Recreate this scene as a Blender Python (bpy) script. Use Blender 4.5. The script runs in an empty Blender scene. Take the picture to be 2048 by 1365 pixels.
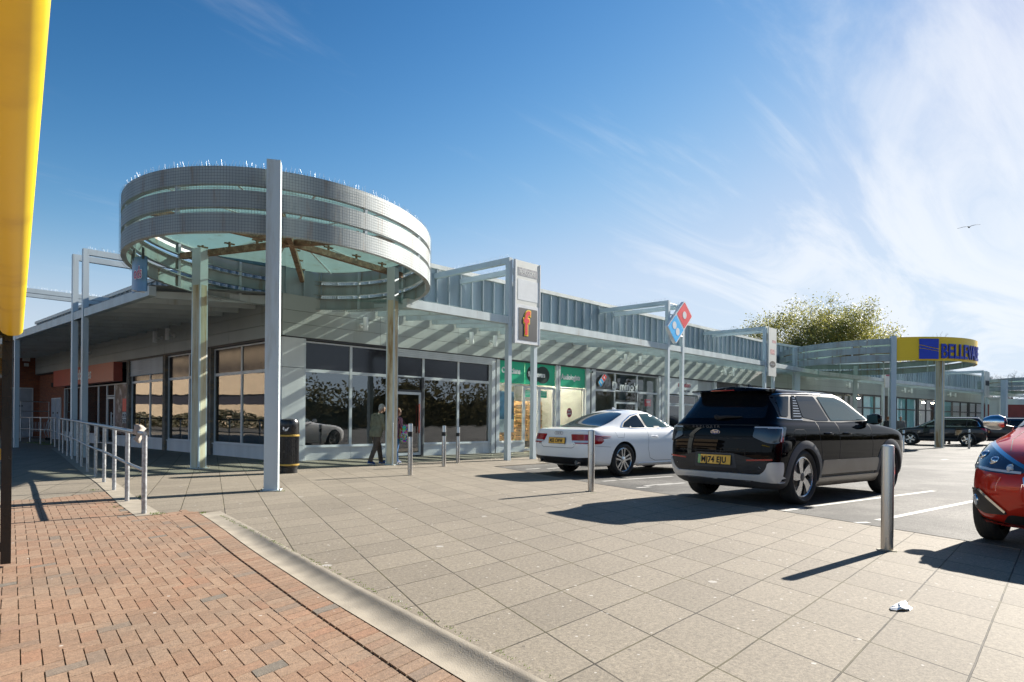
import bpy, bmesh, math, random
from math import sin, cos, pi, radians, atan2, sqrt, hypot
from mathutils import Vector, Matrix, geometry
from mathutils.bvhtree import BVHTree
random.seed(7)
sc = bpy.context.scene
COL = sc.collection
# ---------------------------------------------------------------- camera
# world axes: +X runs along the long shop front, +Y along the short one, origin at their corner
TH = radians(42.868); ROLL = radians(0.53); FPX = 1341.28; PX, PY = 1024.0, 841.4
CAM = Vector((-9.22, -17.21, 1.2))
FWD = Vector((cos(TH), sin(TH), 0)); RGT = Vector((sin(TH), -cos(TH), 0)); UPV = Vector((0, 0, 1))
cd = bpy.data.cameras.new('camera'); cam = bpy.data.objects.new('camera', cd); COL.objects.link(cam)
cx_ = RGT * cos(ROLL) + UPV * sin(ROLL); cy_ = UPV * cos(ROLL) - RGT * sin(ROLL); cz_ = -FWD
cam.matrix_world = Matrix(((cx_.x, cy_.x, cz_.x, CAM.x), (cx_.y, cy_.y, cz_.y, CAM.y), (cx_.z, cy_.z, cz_.z, CAM.z), (0, 0, 0, 1)))
cd.sensor_width = 36; cd.lens = FPX / 2048 * 36; cd.shift_y = (PY - 682.5) / 2048
cd.clip_end = 3000; cd.clip_start = 0.05
sc.camera = cam
# ---------------------------------------------------------------- sun, sky, exposure
SUN = Vector((1.0, -0.12, 0.53)).normalized()
SUN_EL = math.asin(SUN.z); SUN_AZ = atan2(SUN.y, SUN.x)
ld = bpy.data.lights.new('sun', 'SUN'); ld.energy = 4.2; ld.angle = radians(0.5); ld.color = (1.0, 0.94, 0.85)
lo = bpy.data.objects.new('sun', ld); COL.objects.link(lo)
lo.rotation_euler = SUN.to_track_quat('Z', 'Y').to_euler()
sc.view_settings.view_transform = 'Standard'; sc.view_settings.look = 'None'
sc.view_settings.gamma = 1.0; sc.view_settings.exposure = 1.72
W = bpy.data.worlds.new('World'); sc.world = W; W.use_nodes = True
nt = W.node_tree; nt.nodes.clear()
def N(tree, t, **k):
    n = tree.nodes.new(t)
    for a, b in k.items():
        if a[0] == 'i' and a[1:].isdigit(): n.inputs[int(a[1:])].default_value = b
        else: setattr(n, a, b)
    return n
def mth(t, op, a, b=None, c=None, clamp=False):
    n = t.nodes.new('ShaderNodeMath'); n.operation = op; n.use_clamp = clamp
    for i, v in enumerate((a, b, c)):
        if v is None: continue
        if isinstance(v, (int, float)): n.inputs[i].default_value = v
        else: t.links.new(v, n.inputs[i])
    return n.outputs[0]
def mixc(t, fac, a, b, mode='MIX'):
    n = t.nodes.new('ShaderNodeMix'); n.data_type = 'RGBA'; n.blend_type = mode
    for i, v in ((0, fac), (6, a), (7, b)):
        if isinstance(v, (int, float)): n.inputs[i].default_value = v
        elif isinstance(v, tuple): n.inputs[i].default_value = (*v, 1) if len(v) == 3 else v
        else: t.links.new(v, n.inputs[i])
    return n.outputs[2]
def ramp(t, fac, p0, p1):
    n = t.nodes.new('ShaderNodeMapRange'); n.interpolation_type = 'SMOOTHSTEP'
    t.links.new(fac, n.inputs[0]); n.inputs[1].default_value = p0; n.inputs[2].default_value = p1
    return n.outputs[0]
def dotv(t, v, vec):
    n = t.nodes.new('ShaderNodeVectorMath'); n.operation = 'DOT_PRODUCT'; t.links.new(v, n.inputs[0]); n.inputs[1].default_value = vec
    return n.outputs['Value']
def build_sky():
    t = nt
    out = N(t, 'ShaderNodeOutputWorld'); bg = N(t, 'ShaderNodeBackground'); bg.inputs[1].default_value = 0.075
    sky = N(t, 'ShaderNodeTexSky'); sky.sky_type = 'NISHITA'; sky.sun_disc = False
    sky.sun_elevation = SUN_EL; sky.sun_rotation = pi / 2 - SUN_AZ
    sky.air_density = 1.0; sky.dust_density = 0.1; sky.ozone_density = 2.5
    tc = N(t, 'ShaderNodeTexCoord'); d = tc.outputs['Generated']
    hs = N(t, 'ShaderNodeHueSaturation'); hs.inputs['Saturation'].default_value = 1.05; hs.inputs['Value'].default_value = 1.0
    t.links.new(sky.outputs[0], hs.inputs['Color'])
    sc1 = N(t, 'ShaderNodeVectorMath'); sc1.operation = 'MULTIPLY'; sc1.inputs[1].default_value = (.2, .2, .2); t.links.new(hs.outputs[0], sc1.inputs[0])
    gm = N(t, 'ShaderNodeGamma'); gm.inputs[1].default_value = 1.3; t.links.new(sc1.outputs[0], gm.inputs[0])
    sc2 = N(t, 'ShaderNodeVectorMath'); sc2.operation = 'MULTIPLY'; sc2.inputs[1].default_value = (5.4, 5.4, 5.4); t.links.new(gm.outputs[0], sc2.inputs[0])
    sp3 = N(t, 'ShaderNodeSeparateXYZ'); t.links.new(sc2.outputs[0], sp3.inputs[0]); cb3 = N(t, 'ShaderNodeCombineXYZ')
    for i, (vc, g_, k_) in enumerate(((1.907, 2.1, 1.85), (3.456, 1.5, 2.70), (5.23, 1.45, 3.60))):
        t.links.new(mth(t, 'MULTIPLY', mth(t, 'POWER', mth(t, 'DIVIDE', sp3.outputs[i], vc), g_), k_), cb3.inputs[i])
    sp4 = N(t, 'ShaderNodeSeparateXYZ'); t.links.new(cb3.outputs[0], sp4.inputs[0]); cl = N(t, 'ShaderNodeCombineXYZ')
    for i, mx_ in enumerate((2.55, 3.20, 3.95)):          # soft shoulder towards the sun
        x = sp4.outputs[i]; q = mth(t, 'POWER', mth(t, 'ADD', 1.0, mth(t, 'POWER', mth(t, 'DIVIDE', x, mx_), 2.5)), 0.4)
        t.links.new(mth(t, 'DIVIDE', x, q), cl.inputs[i])
    # cirrus: noise on a plane high above, streaked along one direction
    sep = N(t, 'ShaderNodeSeparateXYZ'); t.links.new(d, sep.inputs[0])
    zz = mth(t, 'MAXIMUM', sep.outputs[2], 0.0)
    den = mth(t, 'ADD', zz, 0.12)
    px = mth(t, 'DIVIDE', sep.outputs[0], den); py = mth(t, 'DIVIDE', sep.outputs[1], den)
    cmb = N(t, 'ShaderNodeCombineXYZ'); t.links.new(px, cmb.inputs[0]); t.links.new(py, cmb.inputs[1])
    mp = N(t, 'ShaderNodeMapping'); mp.inputs['Rotation'].default_value = (0, 0, radians(62)); mp.inputs['Scale'].default_value = (0.55, 2.1, 1)
    t.links.new(cmb.outputs[0], mp.inputs[0])
    n1 = N(t, 'ShaderNodeTexNoise'); n1.inputs['Scale'].default_value = 1.1; n1.inputs['Detail'].default_value = 9; n1.inputs['Roughness'].default_value = 0.62; n1.inputs['Distortion'].default_value = 0.9
    t.links.new(mp.outputs[0], n1.inputs['Vector'])
    n2 = N(t, 'ShaderNodeTexNoise'); n2.inputs['Scale'].default_value = 0.45; n2.inputs['Detail'].default_value = 4
    t.links.new(cmb.outputs[0], n2.inputs['Vector'])
    towards = dotv(t, d, (SUN.x, SUN.y, 0))           # how far round to the sunny side
    side = ramp(t, towards, 0.42, 0.95)
    thr = mth(t, 'MULTIPLY_ADD', side, -0.235, 0.60)
    c = mth(t, 'SUBTRACT', mth(t, 'MULTIPLY_ADD', n2.outputs[0], 0.25, mth(t, 'MULTIPLY', n1.outputs[0], 0.85)), thr)
    c = ramp(t, c, 0.0, 0.24)
    c = mth(t, 'MULTIPLY', c, mth(t, 'MULTIPLY_ADD', side, 0.60, 0.14), clamp=True)
    low = ramp(t, sep.outputs[2], 0.34, 0.0)
    veil = mth(t, 'MULTIPLY', mth(t, 'MULTIPLY', low, ramp(t, towards, 0.55, 0.99)), 0.50)
    c = mth(t, 'MAXIMUM', c, veil)
    base = cl.outputs[0]
    base = mixc(t, mth(t, 'MULTIPLY', ramp(t, sep.outputs[2], 0.26, 0.0), 0.50), base, (2.35, 2.95, 3.65))
    col = mixc(t, c, base, (4.05, 4.15, 4.3))
    t.links.new(col, bg.inputs[0]); t.links.new(bg.outputs[0], out.inputs[0])
build_sky()
# ---------------------------------------------------------------- measuring helpers (pixel of the photograph -> point on a real plane)
def ray(px, py):
    dx, dy = px - PX, py - PY; c, s = cos(ROLL), sin(ROLL)
    x, y = dx * c + dy * s, -dx * s + dy * c
    return FWD + RGT * (x / FPX) + UPV * (-y / FPX)
def G(px, py, z=0.0):
    r = ray(px, py); return CAM + r * ((z - CAM.z) / r.z)
def PB(px, py=800, b=0.0):
    r = ray(px, py); return CAM + r * ((b - CAM.y) / r.y)
def PA(px, py=800, a=0.0):
    r = ray(px, py); return CAM + r * ((a - CAM.x) / r.x)
# ---------------------------------------------------------------- object helpers
def meta(o, label=None, cat=None, group=None, kind=None):
    if label: o['label'] = label
    if cat: o['category'] = cat
    if group: o['group'] = group
    if kind: o['kind'] = kind
    return o
def thing(name, label, cat, loc=(0, 0, 0), rz=0.0, group=None):
    o = bpy.data.objects.new(name, None); COL.objects.link(o); o.empty_display_size = 0.2
    o.location = loc; o.rotation_euler = (0, 0, rz)
    return meta(o, label, cat, group)
class MB:
    def __init__(s): s.v = []; s.f = []; s.m = []
    def add(s, vs, fs, m=0, T=None):
        b = len(s.v)
        for p in vs: s.v.append(tuple(T(*p)) if T else tuple(p))
        for f in fs: s.f.append([b + i for i in f]); s.m.append(m)
    def box(s, p0, p1, m=0, T=None):
        x0, y0, z0 = p0; x1, y1, z1 = p1
        s.add([(x0, y0, z0), (x1, y0, z0), (x1, y1, z0), (x0, y1, z0), (x0, y0, z1), (x1, y0, z1), (x1, y1, z1), (x0, y1, z1)],
              [(0, 3, 2, 1), (4, 5, 6, 7), (0, 1, 5, 4), (1, 2, 6, 5), (2, 3, 7, 6), (3, 0, 4, 7)], m, T)
    def hexa(s, vs, m=0, T=None):
        s.add(vs, [(0, 3, 2, 1), (4, 5, 6, 7), (0, 1, 5, 4), (1, 2, 6, 5), (2, 3, 7, 6), (3, 0, 4, 7)], m, T)
    def bar(s, a, b, w, h, m=0, T=None, up=(0, 0, 1)):
        a = Vector(a); b = Vector(b); d = (b - a).normalized(); u = Vector(up)
        if abs(d.dot(u)) > 0.98: u = Vector((1, 0, 0))
        r = d.cross(u).normalized() * (w / 2); q = r.cross(d).normalized() * (h / 2)
        s.hexa([a - r - q, b - r - q, b + r - q, a + r - q, a - r + q, b - r + q, b + r + q, a + r + q], m, T)
    def tube(s, pts, r, n=8, m=0, T=None, cap=True):
        pts = [Vector(p) for p in pts]; rr = r if isinstance(r, (list, tuple)) else [r] * len(pts)
        vs = []; fs = []; prev = None
        for i, p in enumerate(pts):
            d = (pts[min(i + 1, len(pts) - 1)] - pts[max(i - 1, 0)]).normalized()
            u = prev if prev is not None else (Vector((0, 0, 1)) if abs(d.z) < 0.9 else Vector((1, 0, 0)))
            a = d.cross(u)
            if a.length < 1e-5: a = d.cross(Vector((0.3, 1, 0.2)))
            a.normalize(); b = a.cross(d).normalized(); prev = b
            for k in range(n):
                t = 2 * pi * k / n; vs.append(p + a * (cos(t) * rr[i]) + b * (sin(t) * rr[i]))
        for i in range(len(pts) - 1):
            for k in range(n):
                k2 = (k + 1) % n; fs.append((i * n + k, i * n + k2, (i + 1) * n + k2, (i + 1) * n + k))
        if cap: fs.append(tuple(range(n))[::-1]); fs.append(tuple((len(pts) - 1) * n + k for k in range(n)))
        s.add(vs, fs, m, T)
    def lathe(s, prof, n=24, m=0, T=None, c=(0, 0, 0)):
        vs = []; fs = []
        for r, z in prof:
            for k in range(n):
                t = 2 * pi * k / n; vs.append((c[0] + r * cos(t), c[1] + r * sin(t), c[2] + z))
        for i in range(len(prof) - 1):
            for k in range(n):
                k2 = (k + 1) % n; fs.append((i * n + k, i * n + k2, (i + 1) * n + k2, (i + 1) * n + k))
        s.add(vs, fs, m, T)
    def prism(s, poly, t0, t1, m=0, T=None):       # poly in (x,y), extruded in z
        n = len(poly); tri = geometry.tessellate_polygon([[Vector((p[0], p[1], 0)) for p in poly]])
        s.add([(x, y, t0) for x, y in poly] + [(x, y, t1) for x, y in poly],
              [tuple(t) for t in tri] + [tuple(i + n for i in t) for t in tri] + [(i, (i + 1) % n, (i + 1) % n + n, i + n) for i in range(n)], m, T)
    def obj(s, name, mats, parent=None, loc=None, smooth=False, angle=None, recalc=True, bevel=0):
        me = bpy.data.meshes.new(name)
        off = Vector((0, 0, 0))
        if loc is not None: off = Vector(loc)
        elif parent is not None and parent.get('_w', 1): 
            q = parent
            while q is not None: off += q.location; q = q.parent
        me.from_pydata([tuple(Vector(p) - off) for p in s.v], [], s.f)
        for m in (mats if isinstance(mats, (list, tuple)) else [mats]): me.materials.append(m)
        me.polygons.foreach_set('material_index', s.m)
        if recalc:
            bm = bmesh.new(); bm.from_mesh(me); bmesh.ops.recalc_face_normals(bm, faces=bm.faces); bm.to_mesh(me); bm.free()
        if smooth:
            me.polygons.foreach_set('use_smooth', [True] * len(me.polygons))
            if angle: me.set_sharp_from_angle(angle=radians(angle))
        me.update()
        o = bpy.data.objects.new(name, me); COL.objects.link(o)
        if parent is not None: o.parent = parent
        if loc is not None: o.location = loc
        if bevel:
            b = o.modifiers.new('bevel', 'BEVEL'); b.width = bevel; b.segments = 2; b.limit_method = 'ANGLE'; b.angle_limit = radians(40)
        return o
def copy_tree(o, parent=None):
    c = o.copy(); COL.objects.link(c); c.parent = parent
    for ch in list(o.children): copy_tree(ch, c)
    return c
def poly_mesh(poly, z, step=None):
    tri = geometry.tessellate_polygon([[Vector((p[0], p[1], 0)) for p in poly]])
    return [(p[0], p[1], z) for p in poly], [tuple(t) for t in tri]
def text_obj(txt, size, parent, mat, M, name='lettering', ext=0.006, bold=0.0, sx=1.0, shear=0.0, space=1.0, align='LEFT', rel=True):
    cu = bpy.data.curves.new('t', 'FONT'); cu.body = txt; cu.size = size; cu.extrude = ext; cu.offset = bold; cu.shear = shear; cu.space_character = space
    cu.align_x = align; cu.resolution_u = 3
    o = bpy.data.objects.new('t', cu); COL.objects.link(o)
    dg = bpy.context.evaluated_depsgraph_get(); me = bpy.data.meshes.new_from_object(o.evaluated_get(dg))
    bpy.data.objects.remove(o); bpy.data.curves.remove(cu)
    for v in me.vertices: v.co.x *= sx
    me.transform(M)
    if rel:
        q = parent; off = Vector((0, 0, 0))
        while q is not None: off += q.location; q = q.parent
        me.transform(Matrix.Translation(-off))
    me.materials.clear(); me.materials.append(mat); me.name = name
    q = bpy.data.objects.new(name, me); COL.objects.link(q); q.parent = parent
    return q
def frame_M(o, x, y):            # matrix whose local x,y lie along the given directions, z = x cross y
    x = Vector(x).normalized(); y = Vector(y).normalized(); z = x.cross(y)
    return Matrix(((x.x, y.x, z.x, o[0]), (x.y, y.y, z.y, o[1]), (x.z, y.z, z.z, o[2]), (0, 0, 0, 1)))
# ---------------------------------------------------------------- materials
def mat(name, col, rough=0.6, metal=0.0, var=0.12, scale=3.0, bump=0.0, bscale=60, coat=0.0, stain=None, stain_amt=0.0, streak=False, spec=0.5, coord='POS'):
    m = bpy.data.materials.new(name); m.use_nodes = True; t = m.node_tree; b = t.nodes['Principled BSDF']
    b.inputs['Roughness'].default_value = rough; b.inputs['Metallic'].default_value = metal
    b.inputs['Coat Weight'].default_value = coat; b.inputs['Coat Roughness'].default_value = 0.03; b.inputs['Specular IOR Level'].default_value = spec
    if coord == 'POS': v = N(t, 'ShaderNodeNewGeometry').outputs['Position']
    else: v = N(t, 'ShaderNodeTexCoord').outputs['Object']
    if streak:
        mp = N(t, 'ShaderNodeMapping'); mp.inputs['Scale'].default_value = (1, 1, 0.12); t.links.new(v, mp.inputs[0]); v2 = mp.outputs[0]
    else: v2 = v
    n = N(t, 'ShaderNodeTexNoise'); n.inputs['Scale'].default_value = scale; n.inputs['Detail'].default_value = 6; t.links.new(v2, n.inputs['Vector'])
    lo_ = tuple(max(0, c * (1 - var)) for c in col); hi_ = tuple(min(1, c * (1 + var)) for c in col)
    c = mixc(t, ramp(t, n.outputs[0], 0.3, 0.7), lo_, hi_)
    if stain:
        n3 = N(t, 'ShaderNodeTexNoise'); n3.inputs['Scale'].default_value = scale * 1.7; n3.inputs['Detail'].default_value = 8; n3.inputs['Roughness'].default_value = 0.7
        t.links.new(v2, n3.inputs['Vector'])
        c = mixc(t, mth(t, 'MULTIPLY', ramp(t, n3.outputs[0], 0.62 - stain_amt * 0.25, 0.75 - stain_amt * 0.15), min(1, 0.4 + stain_amt)), c, stain)
    t.links.new(c, b.inputs['Base Color'])
    if var > 0:
        r = mth(t, 'MULTIPLY_ADD', n.outputs[0], 0.16, rough - 0.08, clamp=True); t.links.new(r, b.inputs['Roughness'])
    if bump:
        n2 = N(t, 'ShaderNodeTexNoise'); n2.inputs['Scale'].default_value = bscale; n2.inputs['Detail'].default_value = 5; t.links.new(v, n2.inputs['Vector'])
        bp = N(t, 'ShaderNodeBump'); bp.inputs['Strength'].default_value = bump; bp.inputs['Distance'].default_value = 0.01
        t.links.new(n2.outputs[0], bp.inputs['Height']); t.links.new(bp.outputs[0], b.inputs['Normal'])
    return m
STEEL = mat('painted steel', (0.54, 0.61, 0.63), 0.42, 0, 0.08, 1.3, stain=(0.36, 0.36, 0.31), stain_amt=0.25, streak=True)
STEELW = mat('weathered painted steel', (0.50, 0.57, 0.57), 0.5, 0, 0.12, 2.0, stain=(0.33, 0.25, 0.13), stain_amt=0.22, streak=True)
RINGST = mat('weathered grey ring steel', (0.34, 0.385, 0.385), 0.5, 0, 0.14, 2.2, stain=(0.26, 0.17, 0.09), stain_amt=0.36, streak=True)
RUSTED = mat('rust stained steel', (0.55, 0.50, 0.36), 0.6, 0, 0.25, 2.2, stain=(0.33, 0.20, 0.08), stain_amt=0.7, streak=True)
RUST = mat('rusty brown steel', (0.20, 0.12, 0.07), 0.75, 0, 0.4, 6.0, stain=(0.42, 0.33, 0.22), stain_amt=0.5)
FASCIA = mat('grey cladding panel', (0.42, 0.44, 0.42), 0.5, 0, 0.07, 0.8, stain=(0.22, 0.22, 0.20), stain_amt=0.1, streak=True)
CLAD = mat('standing seam metal', (0.31, 0.37, 0.40), 0.42, 0.0, 0.22, 1.6, streak=True)
CAP = mat('parapet capping', (0.58, 0.60, 0.56), 0.5, 0, 0.1, 2)
ALU = mat('aluminium frame', (0.62, 0.63, 0.64), 0.4, 0.1, 0.08, 2, streak=True)
ALUD = mat('dark frame', (0.06, 0.06, 0.065), 0.45, 0, 0.1, 2)
PANEL = mat('pale grey wall panel', (0.68, 0.68, 0.68), 0.5, 0, 0.05, 1.5, streak=True)
RISER = mat('stall riser panel', (0.62, 0.62, 0.62), 0.5, 0, 0.08, 2, stain=(0.25, 0.22, 0.18), stain_amt=0.1, streak=True)
SPAN = mat('dark glossy spandrel', (0.022, 0.02, 0.026), 0.12, 0, 0.1, 2)
BLACK = mat('matt black', (0.012, 0.012, 0.013), 0.7, 0, 0.2, 4)
GLOSSBLK = mat('black gloss metal', (0.014, 0.014, 0.015), 0.25, 0, 0.1, 4, coord='OBJ')
WHITE = mat('white gloss', (0.78, 0.78, 0.77), 0.35, 0, 0.04, 4)
WHITEDIRTY = mat('grimy white sign face', (0.66, 0.66, 0.60), 0.5, 0, 0.06, 1.5, stain=(0.44, 0.42, 0.34), stain_amt=0.25, streak=True)
RED = mat('red sign enamel', (0.52, 0.12, 0.085), 0.4, 0, 0.06, 2)
REDPANEL = mat('red facade panel', (0.22, 0.035, 0.03), 0.5, 0, 0.1, 2)
GREEN = mat('green sign panel', (0.010, 0.48, 0.26), 0.35, 0, 0.04, 2)
DKGREEN = mat('dark green sign', (0.008, 0.03, 0.022), 0.4, 0, 0.1, 2)
YELLOW = mat('yellow sign panel', (0.95, 0.60, 0.012), 0.4, 0, 0.04, 1)
BLUE = mat('blue lettering', (0.012, 0.05, 0.50), 0.4, 0, 0.05, 2)
LBLUE = mat('sky blue enamel', (0.02, 0.48, 0.95), 0.35, 0, 0.03, 2)
DRED = mat('bright red enamel', (0.85, 0.035, 0.045), 0.35, 0, 0.03, 2)
CHAR = mat('charcoal panel', (0.035, 0.036, 0.04), 0.5, 0, 0.1, 2)
PAPER = mat('paper', (0.7, 0.72, 0.72), 0.7, 0, 0.05, 3)
MAROON = mat('maroon print', (0.30, 0.02, 0.06), 0.5, 0, 0.05, 3)
TEALB = mat('teal window blind', (0.30, 0.62, 0.63), 0.6, 0, 0.08, 8)
WHITEB = mat('white window film', (0.72, 0.72, 0.76), 0.5, 0, 0.03, 2)
WOOD = mat('display wood', (0.42, 0.24, 0.10), 0.6, 0, 0.25, 3)
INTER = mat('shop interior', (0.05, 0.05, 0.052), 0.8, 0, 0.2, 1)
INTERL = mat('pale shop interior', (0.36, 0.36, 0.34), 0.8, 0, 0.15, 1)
STAIN = mat('brushed stainless steel', (0.50, 0.48, 0.46), 0.28, 1.0, 0.10, 9, streak=True, coord='OBJ')
GALV = mat('galvanised steel', (0.40, 0.41, 0.42), 0.42, 0.75, 0.25, 25, coord='POS')
CONC = mat('pale concrete', (0.30, 0.262, 0.205), 0.85, 0, 0.14, 5, bump=0.25, bscale=120, stain=(0.2, 0.17, 0.13), stain_amt=0.12)
GOLD = mat('gold band', (0.5, 0.33, 0.08), 0.4, 0.5, 0.1, 4)
ROOFM = mat('flat roof felt', (0.1, 0.1, 0.1), 0.9)
def glass(name, tint, ior=1.5, base=0.05, rough=0.0, wob=0.0, gcol=(1, 1, 1)):
    m = bpy.data.materials.new(name); m.use_nodes = True; t = m.node_tree; t.nodes.clear()
    out = N(t, 'ShaderNodeOutputMaterial'); tr = N(t, 'ShaderNodeBsdfTransparent'); gl = N(t, 'ShaderNodeBsdfGlossy'); mx = N(t, 'ShaderNodeMixShader')
    tr.inputs[0].default_value = (*tint, 1); gl.inputs[0].default_value = (*gcol, 1); gl.inputs['Roughness'].default_value = rough
    fr = N(t, 'ShaderNodeFresnel'); fr.inputs[0].default_value = ior
    if wob:
        g = N(t, 'ShaderNodeNewGeometry'); n = N(t, 'ShaderNodeTexNoise'); n.inputs['Scale'].default_value = 0.9; t.links.new(g.outputs['Position'], n.inputs['Vector'])
        bp = N(t, 'ShaderNodeBump'); bp.inputs['Strength'].default_value = 1.0; bp.inputs['Distance'].default_value = wob
        t.links.new(n.outputs[0], bp.inputs['Height']); t.links.new(bp.outputs[0], gl.inputs['Normal'])
    gq = N(t, 'ShaderNodeNewGeometry'); t.links.new(mth(t, 'MULTIPLY', mth(t, 'ADD', fr.outputs[0], base, clamp=True), mth(t, 'SUBTRACT', 1.0, gq.outputs['Backfacing'])), mx.inputs[0])
    t.links.new(tr.outputs[0], mx.inputs[1]); t.links.new(gl.outputs[0], mx.inputs[2]); t.links.new(mx.outputs[0], out.inputs[0])
    return m
GLASS = glass('shop window glass', (0.66, 0.72, 0.72), 1.65, 0.13, wob=0.003)
GLASSF = glass('far window glass', (0.93, 0.95, 0.95), 1.45, 0.0)
GLASSC = glass('clear window glass', (0.88, 0.92, 0.92), 1.5, 0.04, wob=0.002)
def frosted(name, col, transp=0.35):
    m = bpy.data.materials.new(name); m.use_nodes = True; t = m.node_tree; t.nodes.clear()
    out = N(t, 'ShaderNodeOutputMaterial'); tr = N(t, 'ShaderNodeBsdfTransparent'); df = N(t, 'ShaderNodeBsdfDiffuse'); tl = N(t, 'ShaderNodeBsdfTranslucent'); gl = N(t, 'ShaderNodeBsdfGlossy')
    g = N(t, 'ShaderNodeNewGeometry'); n = N(t, 'ShaderNodeTexNoise'); n.inputs['Scale'].default_value = 2.2; n.inputs['Detail'].default_value = 9; n.inputs['Roughness'].default_value = 0.75; t.links.new(g.outputs['Position'], n.inputs['Vector'])
    dirt = ramp(t, n.outputs[0], 0.50, 0.75)
    c = mixc(t, dirt, col, (0.10, 0.11, 0.07))
    for q in (df, tl): t.links.new(c, q.inputs[0])
    tr.inputs[0].default_value = (col[0] * 1.2, col[1] * 1.2, col[2] * 1.2, 1); gl.inputs['Roughness'].default_value = 0.08
    a = N(t, 'ShaderNodeMixShader'); a.inputs[0].default_value = 0.6; t.links.new(df.outputs[0], a.inputs[1]); t.links.new(tl.outputs[0], a.inputs[2])
    b = N(t, 'ShaderNodeMixShader'); t.links.new(mth(t, 'MULTIPLY_ADD', dirt, -transp * 0.8, transp), b.inputs[0]); t.links.new(a.outputs[0], b.inputs[1]); t.links.new(tr.outputs[0], b.inputs[2])
    e = N(t, 'ShaderNodeMixShader'); e.inputs[0].default_value = 0.08; t.links.new(b.outputs[0], e.inputs[1]); t.links.new(gl.outputs[0], e.inputs[2])
    t.links.new(e.outputs[0], out.inputs[0]); return m
CANGLASS = frosted('dirty canopy glass', (0.72, 0.78, 0.76), 0.97)
RINGGLASS = frosted('green tinted dirty roof glass', (0.24, 0.38, 0.34), 0.42)
def net_mat():
    m = bpy.data.materials.new('bird net'); m.use_nodes = True; t = m.node_tree; t.nodes.clear()
    out = N(t, 'ShaderNodeOutputMaterial'); tr = N(t, 'ShaderNodeBsdfTransparent'); df = N(t, 'ShaderNodeBsdfDiffuse'); df.inputs[0].default_value = (0.16, 0.18, 0.19, 1)
    uv = N(t, 'ShaderNodeUVMap'); sp = N(t, 'ShaderNodeSeparateXYZ'); t.links.new(uv.outputs[0], sp.inputs[0])
    fx = mth(t, 'FRACT', sp.outputs[0]); fy = mth(t, 'FRACT', sp.outputs[1])
    f = mth(t, 'MAXIMUM', mth(t, 'LESS_THAN', fx, 0.11), mth(t, 'LESS_THAN', fy, 0.11))
    mx = N(t, 'ShaderNodeMixShader'); t.links.new(f, mx.inputs[0]); t.links.new(tr.outputs[0], mx.inputs[1]); t.links.new(df.outputs[0], mx.inputs[2]); t.links.new(mx.outputs[0], out.inputs[0])
    return m
NET = net_mat()
def brick_wall_mat():
    m = mat('red brick wall', (0.3, 0.1, 0.05), 0.85); t = m.node_tree; b = t.nodes['Principled BSDF']
    g = N(t, 'ShaderNodeNewGeometry'); sp = N(t, 'ShaderNodeSeparateXYZ'); t.links.new(g.outputs['Position'], sp.inputs[0])
    cb = N(t, 'ShaderNodeCombineXYZ'); t.links.new(mth(t, 'ADD', sp.outputs[0], sp.outputs[1]), cb.inputs[0]); t.links.new(sp.outputs[2], cb.inputs[1])
    br = N(t, 'ShaderNodeTexBrick'); br.inputs['Scale'].default_value = 1; br.inputs['Brick Width'].default_value = 0.225; br.inputs['Row Height'].default_value = 0.075; br.inputs['Mortar Size'].default_value = 0.008
    br.inputs['Color1'].default_value = (0.33, 0.10, 0.045, 1); br.inputs['Color2'].default_value = (0.22, 0.065, 0.035, 1); br.inputs['Mortar'].default_value = (0.16, 0.10, 0.07, 1)
    t.links.new(cb.outputs[0], br.inputs[0]); t.links.new(br.outputs[0], b.inputs['Base Color']); return m
BRICKW = brick_wall_mat()
def speckle(t, pos, c, amt=0.6, size=170):
    n = N(t, 'ShaderNodeTexNoise'); n.inputs['Scale'].default_value = size; n.inputs['Detail'].default_value = 2; t.links.new(pos, n.inputs['Vector'])
    f = mth(t, 'MULTIPLY_ADD', n.outputs[0], amt * 2, 1 - amt)
    return mixc(t, 1.0, c, N_rgb(t, f), 'MULTIPLY'), n.outputs[0]
def N_rgb(t, f):
    n = N(t, 'ShaderNodeCombineColor')
    for i in range(3): t.links.new(f, n.inputs[i])
    return n.outputs[0]
def spots(t, pos, c, scale, thr, col, seed=0.0):
    v = N(t, 'ShaderNodeTexVoronoi'); v.inputs['Scale'].default_value = scale
    mp = N(t, 'ShaderNodeMapping'); mp.inputs['Location'].default_value = (seed, seed * 1.7, 0); t.links.new(pos, mp.inputs[0]); t.links.new(mp.outputs[0], v.inputs['Vector'])
    sz = N(t, 'ShaderNodeSeparateColor'); t.links.new(v.outputs['Color'], sz.inputs[0])
    r = mth(t, 'MULTIPLY', ramp(t, sz.outputs[0], 0.35, 1.0), thr)
    f = mth(t, 'LESS_THAN', v.outputs['Distance'], r)
    return mixc(t, mth(t, 'MULTIPLY', f, 0.75), c, col)
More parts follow.
